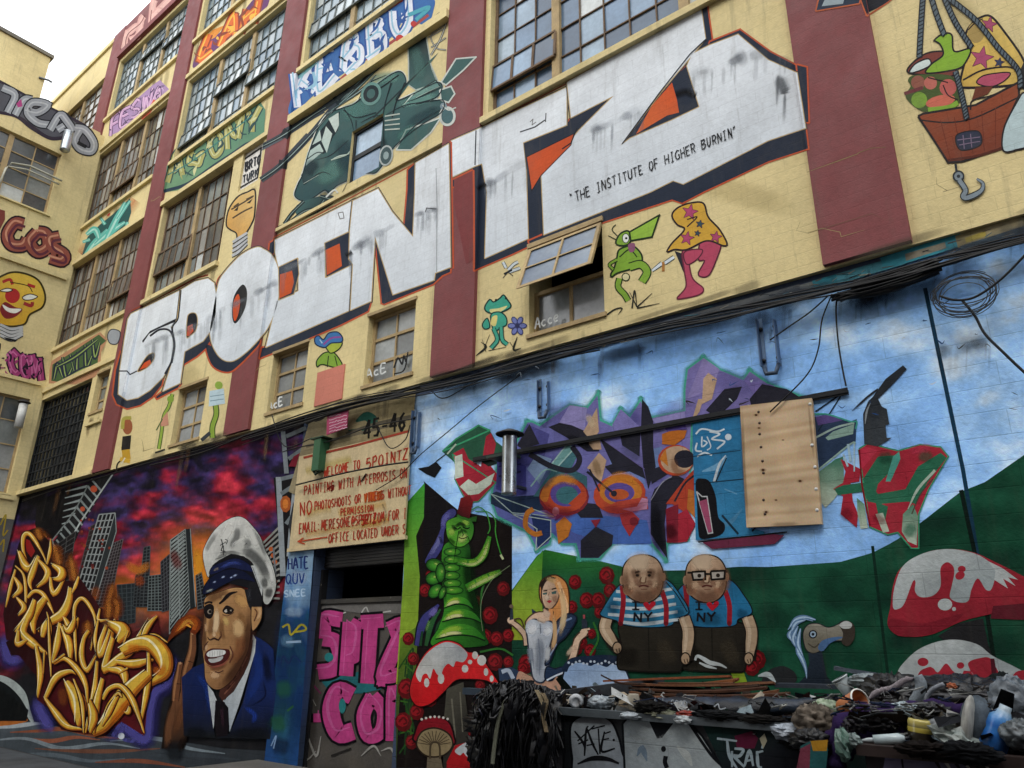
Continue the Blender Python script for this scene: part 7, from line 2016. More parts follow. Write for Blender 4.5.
for q in ('250 620 280 660 292 690', '262 660 330 598', '265 672 305 655', '290 720 296 620 305 600', '300 610 322 670 345 715', '298 678 330 672', '318 612 372 598', '345 610 352 712', '370 622 358 700 412 690', '362 655 388 650', '372 630 395 622'):
    A.l(q, 10, '15161a', t0=.6, t1=.6)
A.c_(407, 656, 5, '15161a').l('262 752 320 730 380 732 428 750', 20, '15161a', t0=.3, t1=.4)
A.p('442 590 470 560 700 575 760 640 850 780 860 900 450 900 450 760', '8f989c', 'a7b0b2', (500, 800, 650, 600)).outl('442 590 470 560 700 575 760 640 850 780 860 900 450 900 450 760', 9, '14161a')
A.p('545 575 640 578 645 590 600 648 580 650', '14161a').c_(606, 692, 10, '14161a', ry=12).l('615 720 612 745 620 768', 18, '14161a')
for q, w, c in (('470 640 560 660 640 630', 30, 'b0b8ba50'), ('500 720 520 690 540 740', 24, '6f8090'), ('660 680 700 720 720 760', 30, 'b6bcba')): A.l(q, w, c if len(c) == 6 else c, t0=.2, t1=.2) if len(c) == 6 else A.l(q, w, c, ce=c[:6] + '00')
A.l('700 575 750 650 800 720 850 768', 12, '14161a')
A.p('760 590 900 610 1250 640 1250 900 860 900 850 780', '16322e', '1a1c22', (780, 600, 900, 760)).p('890 640 960 620 985 650 970 690 900 690', '5a1a34')
for q in ('820 650 900 660', '860 655 870 720 900 770', '880 700 880 765', '890 690 925 695 910 720 890 722 930 765', '930 760 950 700 965 760', '936 740 960 735', '980 700 985 760 1000 765', '985 705 1005 700', '1010 650 1000 690'):
    A.l(q, 13, '9fb0b8', t0=.7, t1=.6)
A.p('990 650 1010 630 1020 660 1005 690', 'a9a48c')
A.build(DK1)
A = Art('graffiti', 'Y', 0.003, Y=-2.48).r(3, 3)
A.p('470 715 560 690 640 700 760 690 800 720 820 900 440 900', '6e6a84', '4a4656', (600, 700, 620, 800)).l('530 690 540 768', 8, '14141a')
for k in range(6): A.l([(640 + k * 32, 690), (665 + k * 36, 730), (700 + k * 40, 790)], 13, 'a9a49c' if k % 2 else '2a2628', t1=.4)
A.p('130 680 170 660 235 655 240 700 230 790 120 790', '2a5a5c').p('170 660 240 655 235 700 180 700', 'b5852a').p('130 690 170 670 165 790 110 790', '7a3a4a')
A.l('480 700 520 690 600 700', 12, '4a2a20').l('690 690 720 685 800 690', 10, '8a8a3a')
A.build(DK2)
# ------------------------------------------------------------------ rubbish in the skips
def lump(mb, c, r, col, amp=.25, freq=3.0, seed=0, rot=(0, 0, 0), nu=40, nv=26, col2=None, ridge=True, smooth=True):
    """Crumpled closed surface: bag, cloth or wad of paper."""
    M = Matrix.Translation(c) @ Matrix.Rotation(rot[2], 4, 'Z') @ Matrix.Rotation(rot[1], 4, 'Y') @ Matrix.Rotation(rot[0], 4, 'X')
    vs, cs = [], []
    c1, c2 = np.array(lin(col)) * .85, np.array(lin(col2 or col)) * .6
    for j in range(nv + 1):
        th = math.pi * j / nv
        for i in range(nu):
            ph = 2 * math.pi * i / nu
            d = Vector((math.sin(th) * math.cos(ph), math.sin(th) * math.sin(ph), math.cos(th)))
            q = d * freq + Vector((seed * 7.3, seed * 3.1, seed))
            n = mnoise.noise(q) * .6 + mnoise.noise(q * 2.3) * .4
            if ridge: n = .9 - abs(n) * 3.2 - abs(mnoise.noise(q * 2.7 + Vector((5, 1, 2)))) * 1.5 + mnoise.noise(q * 5.5) * .4
            k = 1 + amp * n
            vs.append(tuple(M @ Vector((d.x * r[0] * k, d.y * r[1] * k, d.z * r[2] * k))))
            t = min(1, max(0, .5 + mnoise.noise(q * 1.4 + Vector((9, 2, 4))) * 1.4))
            cs.append(list(c1 + (c2 - c1) * t))
    fs = [(j * nu + i, j * nu + (i + 1) % nu, (j + 1) * nu + (i + 1) % nu, (j + 1) * nu + i) for j in range(nv) for i in range(nu)]
    mb.add(vs, fs, cs, smooth)
    return mb
def wad(name, x, y, Y, rx, ry, col, label, cat, mat=None, depth=None, col2=None, amp=.3, freq=3, seed=1, rot=0, group=None):
    c = at(x, y, Y)
    k = mpp(x, y, Y)
    if name in ('paper_scrap', 'wrapper', 'polystyrene', 'foil_tray', 'green_wrapper'):
        m = lump(MB(), c, (rx * k * 1.1, (depth or max(rx, ry)) * k, ry * k * 1.1), col, amp * 1.3, freq, seed, (0, rot, 0), col2=col2, nu=15, nv=9, smooth=False)
    else:
        if name in ('crumpled_cloth', 'plastic_bag'): amp, freq = amp * .62, freq * .62
        m = lump(MB(), c, (rx * k * 1.15, (depth or max(rx, ry)) * k, ry * k * 1.15), col, amp, freq, seed, (0, rot, 0), col2=col2)
    o = m.build(name, mat or CLOTH)
    return tag(o, label, cat, group)
def fill(X0, X1, Y0, Y1, z, amp, col, label):        # nobody could count what lies below: one heap of mixed waste
    m = MB()
    n1, n2 = 60, 30
    vs, cs = [], []
    for j in range(n2 + 1):
        for i in range(n1 + 1):
            u, v = X0 + (X1 - X0) * i / n1, Y0 + (Y1 - Y0) * j / n2
            h_ = mnoise.noise(Vector((u * 3.1, v * 3.1, 1))) * .5 + mnoise.noise(Vector((u * 8, v * 8, 4))) * .3
            e = min(1, min(i, n1 - i) / 5, min(j, n2 - j) / 3)
            vs.append((u, v, z + amp * h_ * e))
            t = mnoise.noise(Vector((u * 9, v * 9, 7)))
            cs.append(lin('5a5850') if t > .42 else lin(col))
    m.add(vs, [(j * (n1 + 1) + i, j * (n1 + 1) + i + 1, (j + 1) * (n1 + 1) + i + 1, (j + 1) * (n1 + 1) + i) for j in range(n2) for i in range(n1)], cs, True)
    return tag(m.build('loose_rubbish', CLOTH), label, 'rubbish', kind='stuff')
fill(-4.31, -1.66, -1.71, -.34, 1.56, .16, '121314', 'dark loose rubbish filling the long dumpster')
fill(-1.14, 1.56, -2.44, -.74, 1.60, .2, '151417', 'dark loose rubbish filling the dumpster at the right edge')
def litter(n, X0, X1, Y0, Y1, z, label, seed):          # countless small scraps over the heap
    r_ = random.Random(seed)
    m = MB()
    for k in range(n):
        x, y = r_.uniform(X0, X1), r_.uniform(Y0, Y1)
        s_ = r_.uniform(.015, .07)
        M = Matrix.Translation((x, y, z + r_.uniform(-.02, .09))) @ Matrix.Rotation(r_.uniform(0, 6), 4, 'Z') @ Matrix.Rotation(r_.uniform(-1.2, 1.2), 4, 'X') @ Matrix.Rotation(r_.uniform(-1, 1), 4, 'Y')
        col = r_.choice(['8a8c8a', '5a5a56', '1a1c20', '121214', '3a3028', '222c38', '4a4e52', '2a2018', '6f685a', '3a1c1c', '1a241e', 'a4a6a4', '141418', '18161c', 'b0b2b0', '8fa0a8', '9a9284'])
        L_ = s_ * r_.choice([1, 1, 2, 3.5])
        vs = [(-L_, -s_ * .5, 0), (0, -s_ * .6, s_ * .5 * r_.uniform(-1, 1)), (L_, -s_ * .4, s_ * .3), (L_ * .9, s_ * .5, s_ * .2), (0, s_ * .6, s_ * .6 * r_.uniform(-1, 1)), (-L_ * .95, s_ * .4, .01)]
        m.add([tuple(M @ Vector(v)) for v in vs], [(0, 1, 4, 5), (1, 2, 3, 4)], col)
    return tag(m.build('litter', CLOTH), label, 'litter', kind='stuff')
litter(700, -4.2, -1.7, -1.68, -.4, 1.60, 'small scraps of litter strewn over the long dumpster', 41)
litter(900, -1.1, 1.4, -2.4, -.8, 1.67, 'small scraps of litter strewn over the right dumpster', 42)
BAG = surf_mat('black_bin_bag_film', vcol=True, rough=.28, spec=.5, var=.3, scale=12, fine=60, bump=.35)
FILM = surf_mat('thin_plastic_film', vcol=True, rough=.3, spec=.45, var=.25, scale=12, bump=.3)
# black tangle hanging over the left end of the long dumpster
m = MB()
lump(m, (-3.98, -1.72, 1.56), (.3, .3, .17), '0b0b0d', .2, 3, 3)
rt = random.Random(21)
for k in range(640):
    px_, py_ = rt.uniform(482, 553), rt.uniform(684, 712)
    top = 700 - 18 * math.sin(max(0, min(1, (px_ - 470) / 90)) * math.pi)
    Y = rt.uniform(-2.02, -1.8)
    x, y = px_, top + rt.uniform(-3, 6)
    P, dx = [], rt.uniform(-1.2, .7)
    L_ = rt.uniform(20, 86)
    n = 8
    for i in range(n):
        t = i / (n - 1)
        P.append(at(x + dx * 14 * t + 3 * math.sin(t * 6 + k), y + L_ * t - 5 * math.sin(t * 3), Y - .05 * math.sin(t * 3.1) + .02 * math.sin(k + t * 9)))
    m.tube(P, rt.uniform(.004, .010), rt.choice(['0a0a0c', '0d0d10', '111113', '0b0b12', '16161a']), 5, False)
for k in range(160):
    a, r_ = rt.uniform(0, 6.3), rt.uniform(.1, .42)
    c = Vector((-3.98 + .8 * r_ * math.cos(a), -1.72 + .8 * r_ * math.sin(a), 1.70 + rt.uniform(-.06, .05) - r_ * .18))
    P = [c + Vector((.1 * math.cos(a + t), .09 * math.sin(a * 2 + t * 1.7), .04 * math.sin(t * 2.2 + k))) for t in (0, .6, 1.2, 1.8, 2.4, 3)]
    m.tube(P, rt.uniform(.006, .012), rt.choice(['0a0a0c', '0e0e11', '131316', '14162a']), 5, False)
for k in range(110):                                 # flat strips of torn black film among the cords
    px_ = rt.uniform(482, 556)
    y = 700 - 18 * math.sin(max(0, min(1, (px_ - 470) / 90)) * math.pi) + rt.uniform(-4, 12)
    L_, dx, w_ = rt.uniform(14, 76), rt.uniform(-10, 8), rt.uniform(.012, .05)
    Y = rt.uniform(-2.06, -1.84)
    vs = []
    for i in range(7):
        t = i / 6
        c = at(px_ + dx * t + 2.5 * math.sin(t * 5 + k), y + L_ * t, Y + .03 * math.sin(t * 7 + k))
        a = 1.2 * math.sin(k + t * 2.5)
        vs += [tuple(c + Vector((-w_ * math.cos(a), -w_ * math.sin(a), 0))), tuple(c + Vector((w_ * math.cos(a), w_ * math.sin(a), 0)))]
    m.add(vs, [(2 * i, 2 * i + 1, 2 * i + 3, 2 * i + 2) for i in range(6)], rt.choice(['0b0b0d', '101014', '15161a', '0d0e12', '1c1d22']), True)
lump(m, (-3.98, -1.9, 1.5), (.3, .12, .14), '0d0d10', .5, 3, 5)
lump(m, (-4.12, -1.88, 1.3), (.16, .1, .16), '101013', .5, 3, 6)
o = m.build('tangled_tape', surf_mat('torn_black_film', vcol=True, rough=.35, spec=.45, var=.4, scale=10, bump=.3))
tag(o, 'shaggy black tangle of stringy tape draped over the left end of the long dumpster', 'tangle')
for q, lab, c in (('505 700 498 720 494 745 492 764', 'pale thin strip dangling in the black tangle nearest the painted toadstool', '6d6f60'), ('542 693 546 702 543 716 546 732', 'short tan strap hanging at the right of the black tangle', '8a7a60'), ('536 690 540 698 543 705', 'short buff strip lying across the top of the black tangle', '9a8c70')):
    P = [at(x, y, -2.08) for x, y in cat_rom(PP(q), 5, False)]
    m = MB()
    for a, b in zip(P, P[1:]):
        m.add([tuple(a + Vector((-.014, 0, 0))), tuple(a + Vector((.014, .006, 0))), tuple(b + Vector((.014, .006, 0))), tuple(b + Vector((-.014, 0, 0))), tuple(a + Vector((-.014, .008, 0))), tuple(a + Vector((.014, .014, 0))), tuple(b + Vector((.014, .014, 0))), tuple(b + Vector((-.014, .008, 0)))], [(0, 1, 2, 3), (7, 6, 5, 4), (0, 3, 7, 4), (1, 5, 6, 2)], c)
    tag(m.build('strip', CLOTH), lab, 'strip')
wad('plastic_bag', 491, 702, -2.0, 4.5, 5, 'b4bac0', 'small white bag left of the black tangle', 'plastic bag', FILM, seed=8)
# post left of the tangle
m = MB()
a, b = at(479, 695, -1.7), at(482, 780, -1.7)
m.tube([(a.x, -1.7, 0), (a.x, -1.7, a.z)], .022, '2f4656', 8)
m.box(a.x - .16, a.x + .2, -1.73, -1.66, a.z, a.z + .05, '243442')
tag(m.build('metal_post', GENERIC), 'thin slate blue post with a flat top left of the black tangle', 'post')
# boards and beams
def beam(name, p, q, w, h, col, label, cat, Y0, Y1=None, mat=None, group=None, twist=.0, sag=0):
    a, b = at(*p, Y0), at(*q, Y1 if Y1 is not None else Y0)
    m = MB()
    n = 8
    d = (b - a)
    L_ = d.normalized()
    s = L_.cross(Vector((0, 0, 1))).normalized()
    u = s.cross(L_)
    ring = []
    for i in range(n + 1):
        t = i / n
        c = a + d * t - Vector((0, 0, sag * math.sin(math.pi * t)))
        th = twist * t
        s2, u2 = s * math.cos(th) + u * math.sin(th), u * math.cos(th) - s * math.sin(th)
        ring.append([c + s2 * w * x + u2 * h * z for x, z in ((-.5, -.5), (.5, -.5), (.5, .5), (-.5, .5))])
    vs = [tuple(v) for r in ring for v in r]
    fs = [(i * 4 + k, i * 4 + (k + 1) % 4, (i + 1) * 4 + (k + 1) % 4, (i + 1) * 4 + k) for i in range(n) for k in range(4)] + [(3, 2, 1, 0), (n * 4, n * 4 + 1, n * 4 + 2, n * 4 + 3)]
    m.add(vs, fs, lin(col))
    return tag(m.build(name, mat or WOOD), label, cat, group)
WOOD = surf_mat('weathered_timber', vcol=True, rough=.75, spec=.2, var=.35, scale=9, fine=50, bump=.4)
beam('timber_beam', (548, 699), (664, 684), .1, .11, '34363a', 'grey weathered timber beam lying over the dumpster below the blonde painted woman', 'timber beam', -1.2, -.6)
beam('timber_beam', (652, 690), (740, 699), .16, .1, '17181b', 'black timber lying under the stack of brown wood strips', 'timber beam', -.9, -.7)
rb = random.Random(31)
for k in range(16):
    y = 677 + k * 1.65
    x0 = 612 + (k % 4) * 7 + rb.uniform(-8, 22) + k * 1.5
    x1 = 745 + rb.uniform(-20, 32) + k * 1.2
    c = rb.choice(['5c3a26', '4a3022', '6a4630', '3a2a20', '54402e', '2e2420']) if k > 2 else ['7a4428', '6a3a24', '80502e'][k]
    beam('wood_strip', (x0, y + (4 if k < 3 else rb.uniform(-1, 2))), (x1, y - 1 + rb.uniform(-2, 6) * (.5 if k < 4 else 1.4)), .055, .016, c, 'thin brown wood strip in the loose stack on the long dumpster', 'wood strip', -.75 - k * .045, -.7 - k * .04, group='brown wood strips stacked on the long dumpster', twist=rb.uniform(-.4, .4), sag=rb.uniform(-.01, .05))
beam('wood_strip', (601, 675), (640, 684), .03, .012, '33231a', 'curled dark splinter sticking out left of the brown wood strips', 'wood strip', -1.2, -1.0, sag=.03)
# rolled tarpaulin with white scrawl
TP = empty('tarpaulin_roll', tuple(at(720, 712, -1.45)), 'long dark blue rolled tarpaulin with white scrawl along the dumpster rim', 'tarpaulin')
m = MB()
c0, c1 = at(648, 703.5, -1.45), at(836, 700, -1.45)
L_ = (c1 - c0)
n_, k_ = 60, 14
vs, cs = [], []
for i in range(n_ + 1):
    t = i / n_
    c = c0 + L_ * t - Vector((0, 0, .045 * math.sin(math.pi * t)))
    w_ = (.035 + .05 * math.sin(math.pi * min(1, t * 1.15)) ** .7) * (1 + .12 * mnoise.noise(Vector((t * 9, 2, 0))))
    for j in range(k_):
        a = 2 * math.pi * j / k_
        r_ = 1 + .28 * mnoise.noise(Vector((t * 14, math.cos(a) * 1.4, math.sin(a) * 1.4 + 7)))
        vs.append((c.x, c.y + 1.6 * w_ * math.cos(a) * r_, c.z + w_ * .85 * math.copysign(abs(math.sin(a)) ** .7, math.sin(a)) * r_))
        cs.append(lin('2a3442') if mnoise.noise(Vector((t * 7, a, 3))) > .1 else lin('14181e'))
m.add(vs, [(i * k_ + j, i * k_ + (j + 1) % k_, (i + 1) * k_ + (j + 1) % k_, (i + 1) * k_ + j) for i in range(n_) for j in range(k_)] + [tuple(range(k_)), tuple(range(n_ * k_, n_ * k_ + k_))], cs, True)
m.build('roll', surf_mat('dark_tarpaulin', vcol=True, rough=.4, spec=.4, var=.4, scale=7, fine=35, bump=.5), TP)
A = Art('scrawl', 'Y', 0.0, Y=-1.62).g()
write(A, 'ALL GOOD', (654, 702.5), (688, 706.5), 5, 1.1, 'a9b2ba', S=1)
A.l('714 707 718 704 720 709 726 708', 1.2, 'a9b2ba')
A.build(TP, GENERIC)
beam('grey_board', (835, 668), (935, 687), .14, .025, '4a525c', 'long grey board lying across the heap in front of the painted toadstools', 'board', -1.3, -1.2, twist=.3)
beam('grey_board', (778, 685), (848, 687), .2, .03, '30363f', 'dark slate board lying behind the heap below the painted bird', 'board', -.75, -.7)
# small litter along the rim of the long dumpster
def cup(x, y, Y, r, h, tilt, yaw, col, label, rim='d8d6cf', cat='paper cup', group=None):
    k = mpp(x, y, Y)
    e = empty('paper_cup', tuple(at(x, y, Y)), label, cat, group)
    M = Matrix.Translation(at(x, y, Y)) @ Matrix.Rotation(yaw, 4, 'Z') @ Matrix.Rotation(tilt, 4, 'Y')
    r, h = r * k, h * k
    m = MB()
    m.lathe([(.001, -h / 2), (r * .72, -h / 2), (r * .74, -h / 2 + .004), (r * .97, h / 2 - .004), (r * .93, h / 2 - .004), (r * .7, -h / 2 + .006), (.001, -h / 2 + .006)], M, col, 20)
    m.build('body', GENERIC, e)
    m = MB()
    m.lathe([(r * .94, h / 2 - .002), (r * 1.05, h / 2 - .004), (r * 1.07, h / 2 + .004), (r * .95, h / 2 + .006)], M, rim, 20)
    m.build('rim', GENERIC, e)
    return e
cup(851, 704, -1.9, 10.5, 27, 1.25, -.55, 'a8663a', 'orange paper cup with a white rim lying on its side in the heap')
cup(634, 703, -1.62, 7, 17, math.pi, .0, 'a8a090', 'beige paper cup upside down on the long dumpster rim')
cup(846, 688, -1.5, 8, 20, -.5, .4, '8f999c', 'clear plastic cup leaning behind the orange cup', cat='plastic cup', rim='aab2b4')
c = at(576, 701, -1.72)
k = mpp(576, 701, -1.72)
m = MB()
d = (Vector(EYE) - c).normalized().to_track_quat('Z', 'Y').to_matrix().to_4x4()
m.lathe([(.001, .012), (3.5 * k, .012), (4 * k, .02), (5.5 * k, .018), (6.8 * k, .004), (7.2 * k, 0), (6.8 * k, -.004), (.001, -.002)], Matrix.Translation(c) @ d @ Matrix.Rotation(.35, 4, 'X'), 'b9bdc0', 20)
tag(m.build('cup_lid', GENERIC), 'round white cup lid standing on edge above the FATE tag', 'cup lid')
m = MB()
for k_, (x, y, r) in enumerate(((622, 702, 6.5),)):
    c = at(x, y, -1.6)
    kk = mpp(x, y, -1.6)
    q = [c + Vector(v) * kk for v in ((-5, 0, -7), (5, 0, -8), (5.5, 0, 5), (-2, 0, 9), (-5, 8, -7), (5, 9, -8), (5.5, 8, 5), (-2, 8, 9))]
    m.add([tuple(v) for v in q], [(0, 1, 2, 3), (7, 6, 5, 4), (0, 4, 5, 1), (1, 5, 6, 2), (2, 6, 7, 3), (3, 7, 4, 0)], 'a3937a')
tag(m.build('paper_carton', GENERIC), 'crushed buff carton beside the upside down beige cup', 'carton')
wad('plastic_bag', 601, 703, -1.65, 11, 6, 'aab4bb', 'crumpled clear white bag between the round lid and the buff carton', 'plastic bag', FILM, col2='8c98a2', seed=2)
wad('foil_tray', 631, 716, -1.78, 10, 3, 'aeb7bd', 'flattened silvery tray on the rim under the beige cup', 'tray', FILM, seed=4, amp=.2)
wad('paper_scrap', 661, 714, -1.7, 14, 4, '9c9c86', 'crumpled pale paper on the rim right of the silvery tray', 'paper', CLOTH, col2='6a705c', seed=5)
wad('wrapper', 686, 714, -1.7, 9, 2.6, 'a5402f', 'red wrapper lying at the left end of the rolled tarpaulin', 'wrapper', FILM, col2='7a2a22', seed=6)
wad('paper_scrap', 683, 720, -1.79, 8, 3.5, 'c0c6c8', 'white paper folded over the dumpster rim under the red wrapper', 'paper', CLOTH, seed=7, amp=.2)
# heap in the right hand skip
wad('polystyrene', 787, 732, -1.85, 13, 6.5, 'bcc4ce', 'ragged white foam piece at the right end of the long dumpster', 'foam', CLOTH, col2='a3adb8', seed=9)
wad('crumpled_cloth', 815, 722, -1.85, 18, 14, '8a7f72', 'balled beige cloth at the right end of the long dumpster', 'cloth', CLOTH, col2='5d554c', seed=10, amp=.4)
wad('plastic_bag', 826, 709, -1.7, 12, 8, 'a9b8a0', 'pale greenish white bag left of the orange cup', 'plastic bag', FILM, col2='7f9a70', seed=11)
wad('bin_bag', 893, 694, -1.7, 26, 15, '1a1a1c', 'dark bag with pale zebra stripes right of the orange cup', 'bin bag', BAG, seed=12, amp=.35)
st = MB()
for k in range(9):
    x0, y0 = 868 + k * 4.2, 698 - k * 1.8
    P = [at(x0 + 9 * t, y0 - 5 * t + 1.5 * math.sin(t * 5 + k), -2.0) for t in (0, .35, .7, 1, 1.4)]
    st.tube(P, [.002, .012, .016, .012, .002], '8c8488', 6)
bb = bpy.data.objects['bin_bag']
st.build('stripes', CLOTH, bb)
wad('bin_bag', 905, 712, -1.75, 34, 13, '101113', 'black bag sunk in the heap under the zebra striped bag', 'bin bag', BAG, seed=13, amp=.35)
HB = wad('bin_bag', 962, 697, -1.6, 40, 17, '121318', 'big black bag bound with a grey hoop below the lower painted toadstool', 'bin bag', BAG, seed=14, amp=.25, col2='1b1d26')
m = MB()
P = [at(x, y, -2.02) for x, y in cat_rom(PP('944 684 932 690 926 700 934 708 955 711 975 711 992 714'), 6, False)]
m.tube(P, .012, '7a7f86', 6)
m.build('hoop', GENERIC, HB)
m = MB()
P = [at(x, y, -1.98) for x, y in cat_rom(PP('917 676 921 684 919 694 914 704 917 710'), 5, False)]
m.tube(P, [.03] * (len(P) - 1) + [.02], '7f888e', 8)
tag(m.build('fabric_strip', CLOTH), 'grey white fabric strip hanging upright left of the grey hoop', 'strip')
wad('wrapper', 952, 686, -1.95, 4, 2.6, 'b5623a', 'small orange scrap on top of the big black bag', 'wrapper', GENERIC, seed=15)
m = MB()
P = [at(x, y, -2.15) for x, y in cat_rom(PP('826 768 832 745 845 728 868 719 895 718 920 714 945 711 968 712'), 6, False)]
n_ = len(P)
m.tube(P, [.03 + .045 * math.sin(math.pi * (i + 2) / (n_ + 3)) + .022 * mnoise.noise(Vector((i * .37, 1, 2))) + .008 * mnoise.noise(Vector((i * 1.3, 4, 2))) for i in range(n_)], '2a1a44', 12)
P = [at(x, y, -2.2) for x, y in cat_rom(PP('836 768 842 752 858 738 885 732 905 730'), 6, False)]
m.tube(P, [.035 + .025 * math.sin(math.pi * (i + 1) / (len(P) + 1)) + .02 * mnoise.noise(Vector((i * .4, 7, 2))) for i in range(len(P))], '22163a', 12)
tag(m.build('purple_cloth', CLOTH), 'twisted dark purple cloth trailing over the front of the heap', 'cloth')
wad('paper_scrap', 905, 709, -2.25, 9, 5, 'b7c6cc', 'torn white paper lying on the purple cloth under the fabric strip', 'paper', CLOTH, seed=16, amp=.45)
def can(name, x, y, Y, r, h, yaw, tilt, prof, label, cat, mat=GLOSS):
    k = mpp(x, y, Y)
    M = Matrix.Translation(at(x, y, Y)) @ Matrix.Rotation(yaw, 4, 'Z') @ Matrix.Rotation(tilt, 4, 'Y')
    m = MB()
    m.lathe([(a * r * k, b * h * k, c) for a, b, c in prof], M, '808080', 18)
    return tag(m.build(name, mat), label, cat)
can('spray_can', 921, 730, -2.35, 12, 20, .3, .12, [(.01, -.55, '2a2620'), (.9, -.55, '2a2620'), (1, -.5, '3a3428'), (1, -.12, '2c2820'), (1.0, -.1, 'a0903c'), (1.02, .1, 'a89a4a'), (1, .12, '5c5638'), (1, .38, 'b0a258'), (.9, .5, 'b9ad6a'), (.85, .48, '6a6236'), (.01, .46, '4a4428')], 'squat yellow and black can standing in the heap under the purple cloth', 'can')
can('bottle', 892, 739, -2.42, 5, 34, .25, 1.45, [(.01, -.5, '9fb0b4'), (1, -.5, 'a9b9bd'), (1, .2, 'b4c2c4'), (.5, .34, 'a4b2b6'), (.38, .36, '1c1e22'), (.38, .5, '1c1e22'), (.01, .5, '1c1e22')], 'white bottle with a black neck lying in front of the purple cloth', 'bottle')
m = MB()
P = [at(x, y, -2.42) for x, y in ((862, 740.5), (869, 740), (877, 740))]
m.tube(P, [.006, .012, .012], 'b9c2c6', 7)
tag(m.build('plastic_tube', GENERIC), 'thin white tube left of the lying white bottle', 'tube')
wad('green_wrapper', 843, 744, -2.5, 7, 12, '4a6a5c', 'dull green crumpled wrapper at the left front of the right dumpster', 'wrapper', FILM, col2='8aa89c', seed=17)
wad('paper_scrap', 855, 741, -2.5, 6, 6, '8a9a98', 'small grey white wad beside the green wrapper', 'paper', FILM, col2='6a7a78', seed=18)
wad('paper_scrap', 957, 738, -2.4, 18, 9, 'aab8b4', 'larger sheet of crumpled white paper right of the yellow can', 'paper', CLOTH, col2='c6ccc6', seed=19, amp=.4, rot=.3)
wad('plastic_bag', 940, 726, -2.35, 10, 6, '9aa0a4', 'grey white bag between the yellow can and the crumpled sheet', 'plastic bag', FILM, seed=20)
wad('crumpled_cloth', 985, 713, -2.2, 13, 5, 'a59c86', 'cream rag above the grey shoe', 'cloth', CLOTH, seed=21, rot=.3)
SHO = empty('shoe', tuple(at(976, 728, -2.35)), 'upended grey shoe with a pale sole left of the blue bottle', 'shoe')
m = lump(MB(), at(977, 722, -2.33), (.075, .07, .12), '5f6a74', .1, 2, 22, (0, .2, 0), ridge=False)
m.build('upper', CLOTH, SHO)
m = lump(MB(), at(968, 724, -2.38), (.028, .075, .135), 'b3b3ac', .06, 2, 23, (0, .25, 0), ridge=False)
m.build('sole', GENERIC, SHO)
can('bottle', 999, 727, -2.35, 13, 44, .2, .45, [(.01, -.5, '24508a'), (.9, -.5, '24508a'), (1, -.46, '2c62a8'), (1, -.2, '2a68b4'), (.95, -.1, '3a7ac0'), (1, 0, '2a62ac'), (.9, .2, '4a84bc'), (.5, .36, '8aa6bc'), (.42, .4, 'a4b6c2'), (.42, .5, 'a4b6c2'), (.01, .5, 'a4b6c2')], 'bright blue plastic bottle in the heap near the right edge', 'bottle')
wad('plastic_bag', 1014, 704, -2.0, 18, 22, '7f8890', 'large grey translucent bag at the right edge above the blue bottle', 'plastic bag', FILM, col2='5a646e', seed=24, amp=.25)
wad('plastic_bag', 1022, 735, -2.4, 16, 12, '6c7478', 'dull grey bag at the right edge beside the blue bottle', 'plastic bag', FILM, col2='4a5256', seed=25)
wad('plastic_bag', 868, 681, -1.5, 16, 6, '8d979a', 'pale clear bag behind the orange cup under the long grey board', 'plastic bag', FILM, seed=26)
wad('crumpled_cloth', 1004, 688, -1.5, 14, 12, '10181a', 'dark green black cloth between the hooped bag and the right edge', 'cloth', CLOTH, seed=27)

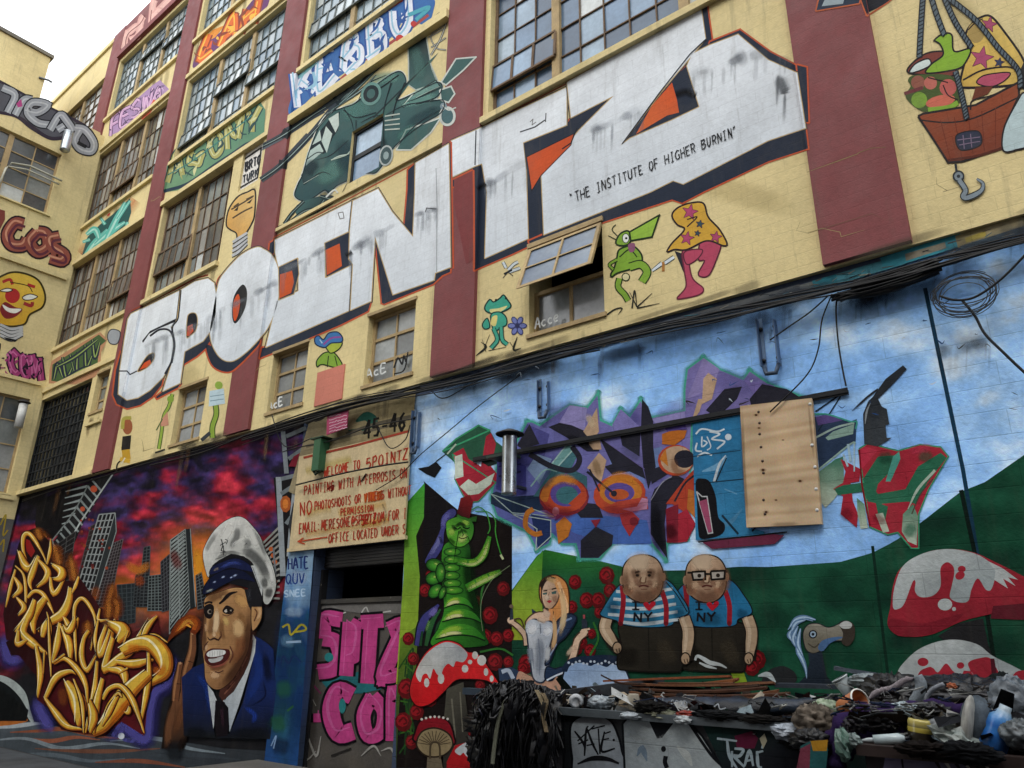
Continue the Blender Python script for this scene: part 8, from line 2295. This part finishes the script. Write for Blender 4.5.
# more bags sunk between the rest
rg2 = random.Random(8)
for k, (x, y, rx, ry, c, lab) in enumerate(((812, 742, 16, 9, '16171a', 'black bag at the gap between the two dumpsters'), (880, 722, 20, 8, '1c1a22', 'black bag under the purple cloth beside the yellow can'), (930, 712, 16, 7, '222428', 'dark grey bag under the left end of the grey hoop'), (1000, 745, 20, 8, '141416', 'black bag at the very bottom right corner under the blue bottle'), (950, 748, 16, 5, '2a2a2c', 'flat dark bag under the crumpled white sheet'), (858, 728, 12, 8, '1a1420', 'dark bag behind the green wrapper'))):
    wad('bin_bag', x, y, -2.2, rx, ry, c, lab, 'bin bag', BAG, seed=50 + k, amp=.4)
m = MB()
for k in range(70):                                  # loose cords and wires
    x, y = (rg2.uniform(825, 1020), rg2.uniform(685, 742)) if k % 3 else (rg2.uniform(580, 820), rg2.uniform(694, 718))
    Y = -2.35 if k % 3 else -1.66
    P = [at(x + 5 * t * rg2.uniform(-1, 1.6), y + 3 * math.sin(t * 1.9 + k), Y + .03 * math.sin(k + t * 3)) for t in range(5)]
    m.tube(P, rg2.uniform(.002, .006), rg2.choice(['1a1a1c', '8a8c8a', '3a3028', '55585a', 'a8aaa6', '23304a']), 5)
tag(m.build('loose_cords', CLOTH), 'loose cords and wires straggling over the rubbish in both dumpsters', 'cords', kind='stuff')

for k, (x, y, rx, ry, c, lab) in enumerate(((926, 750, 22, 6, '1c1614', 'dark brown rag hanging over the rim under the yellow can'), (968, 753, 24, 8, '121418', 'black cloth hanging over the rim left of the bottom right corner'), (800, 740, 18, 8, '17181b', 'black rag hanging at the end of the long dumpster under the white foam'))):
    wad('black_cloth', x, y, -2.56 if x > 830 else -1.82, rx, ry, c, lab, 'cloth', CLOTH, depth=9, seed=70 + k, amp=.4)
for k, (x, y, rx, ry, c, lab) in enumerate(((720, 716, 24, 4, '1a1c1f', 'flat dark rag on the rim under the middle of the rolled tarpaulin'), (760, 720, 22, 4, '22201e', 'flat brown black rag on the rim under the right part of the rolled tarpaulin'), (650, 708, 14, 5, '1c1b1a', 'small dark rag between the beige cup and the rolled tarpaulin'))):
    wad('black_cloth', x, y, -1.74, rx, ry, c, lab, 'cloth', CLOTH, depth=9, seed=80 + k, amp=.35)
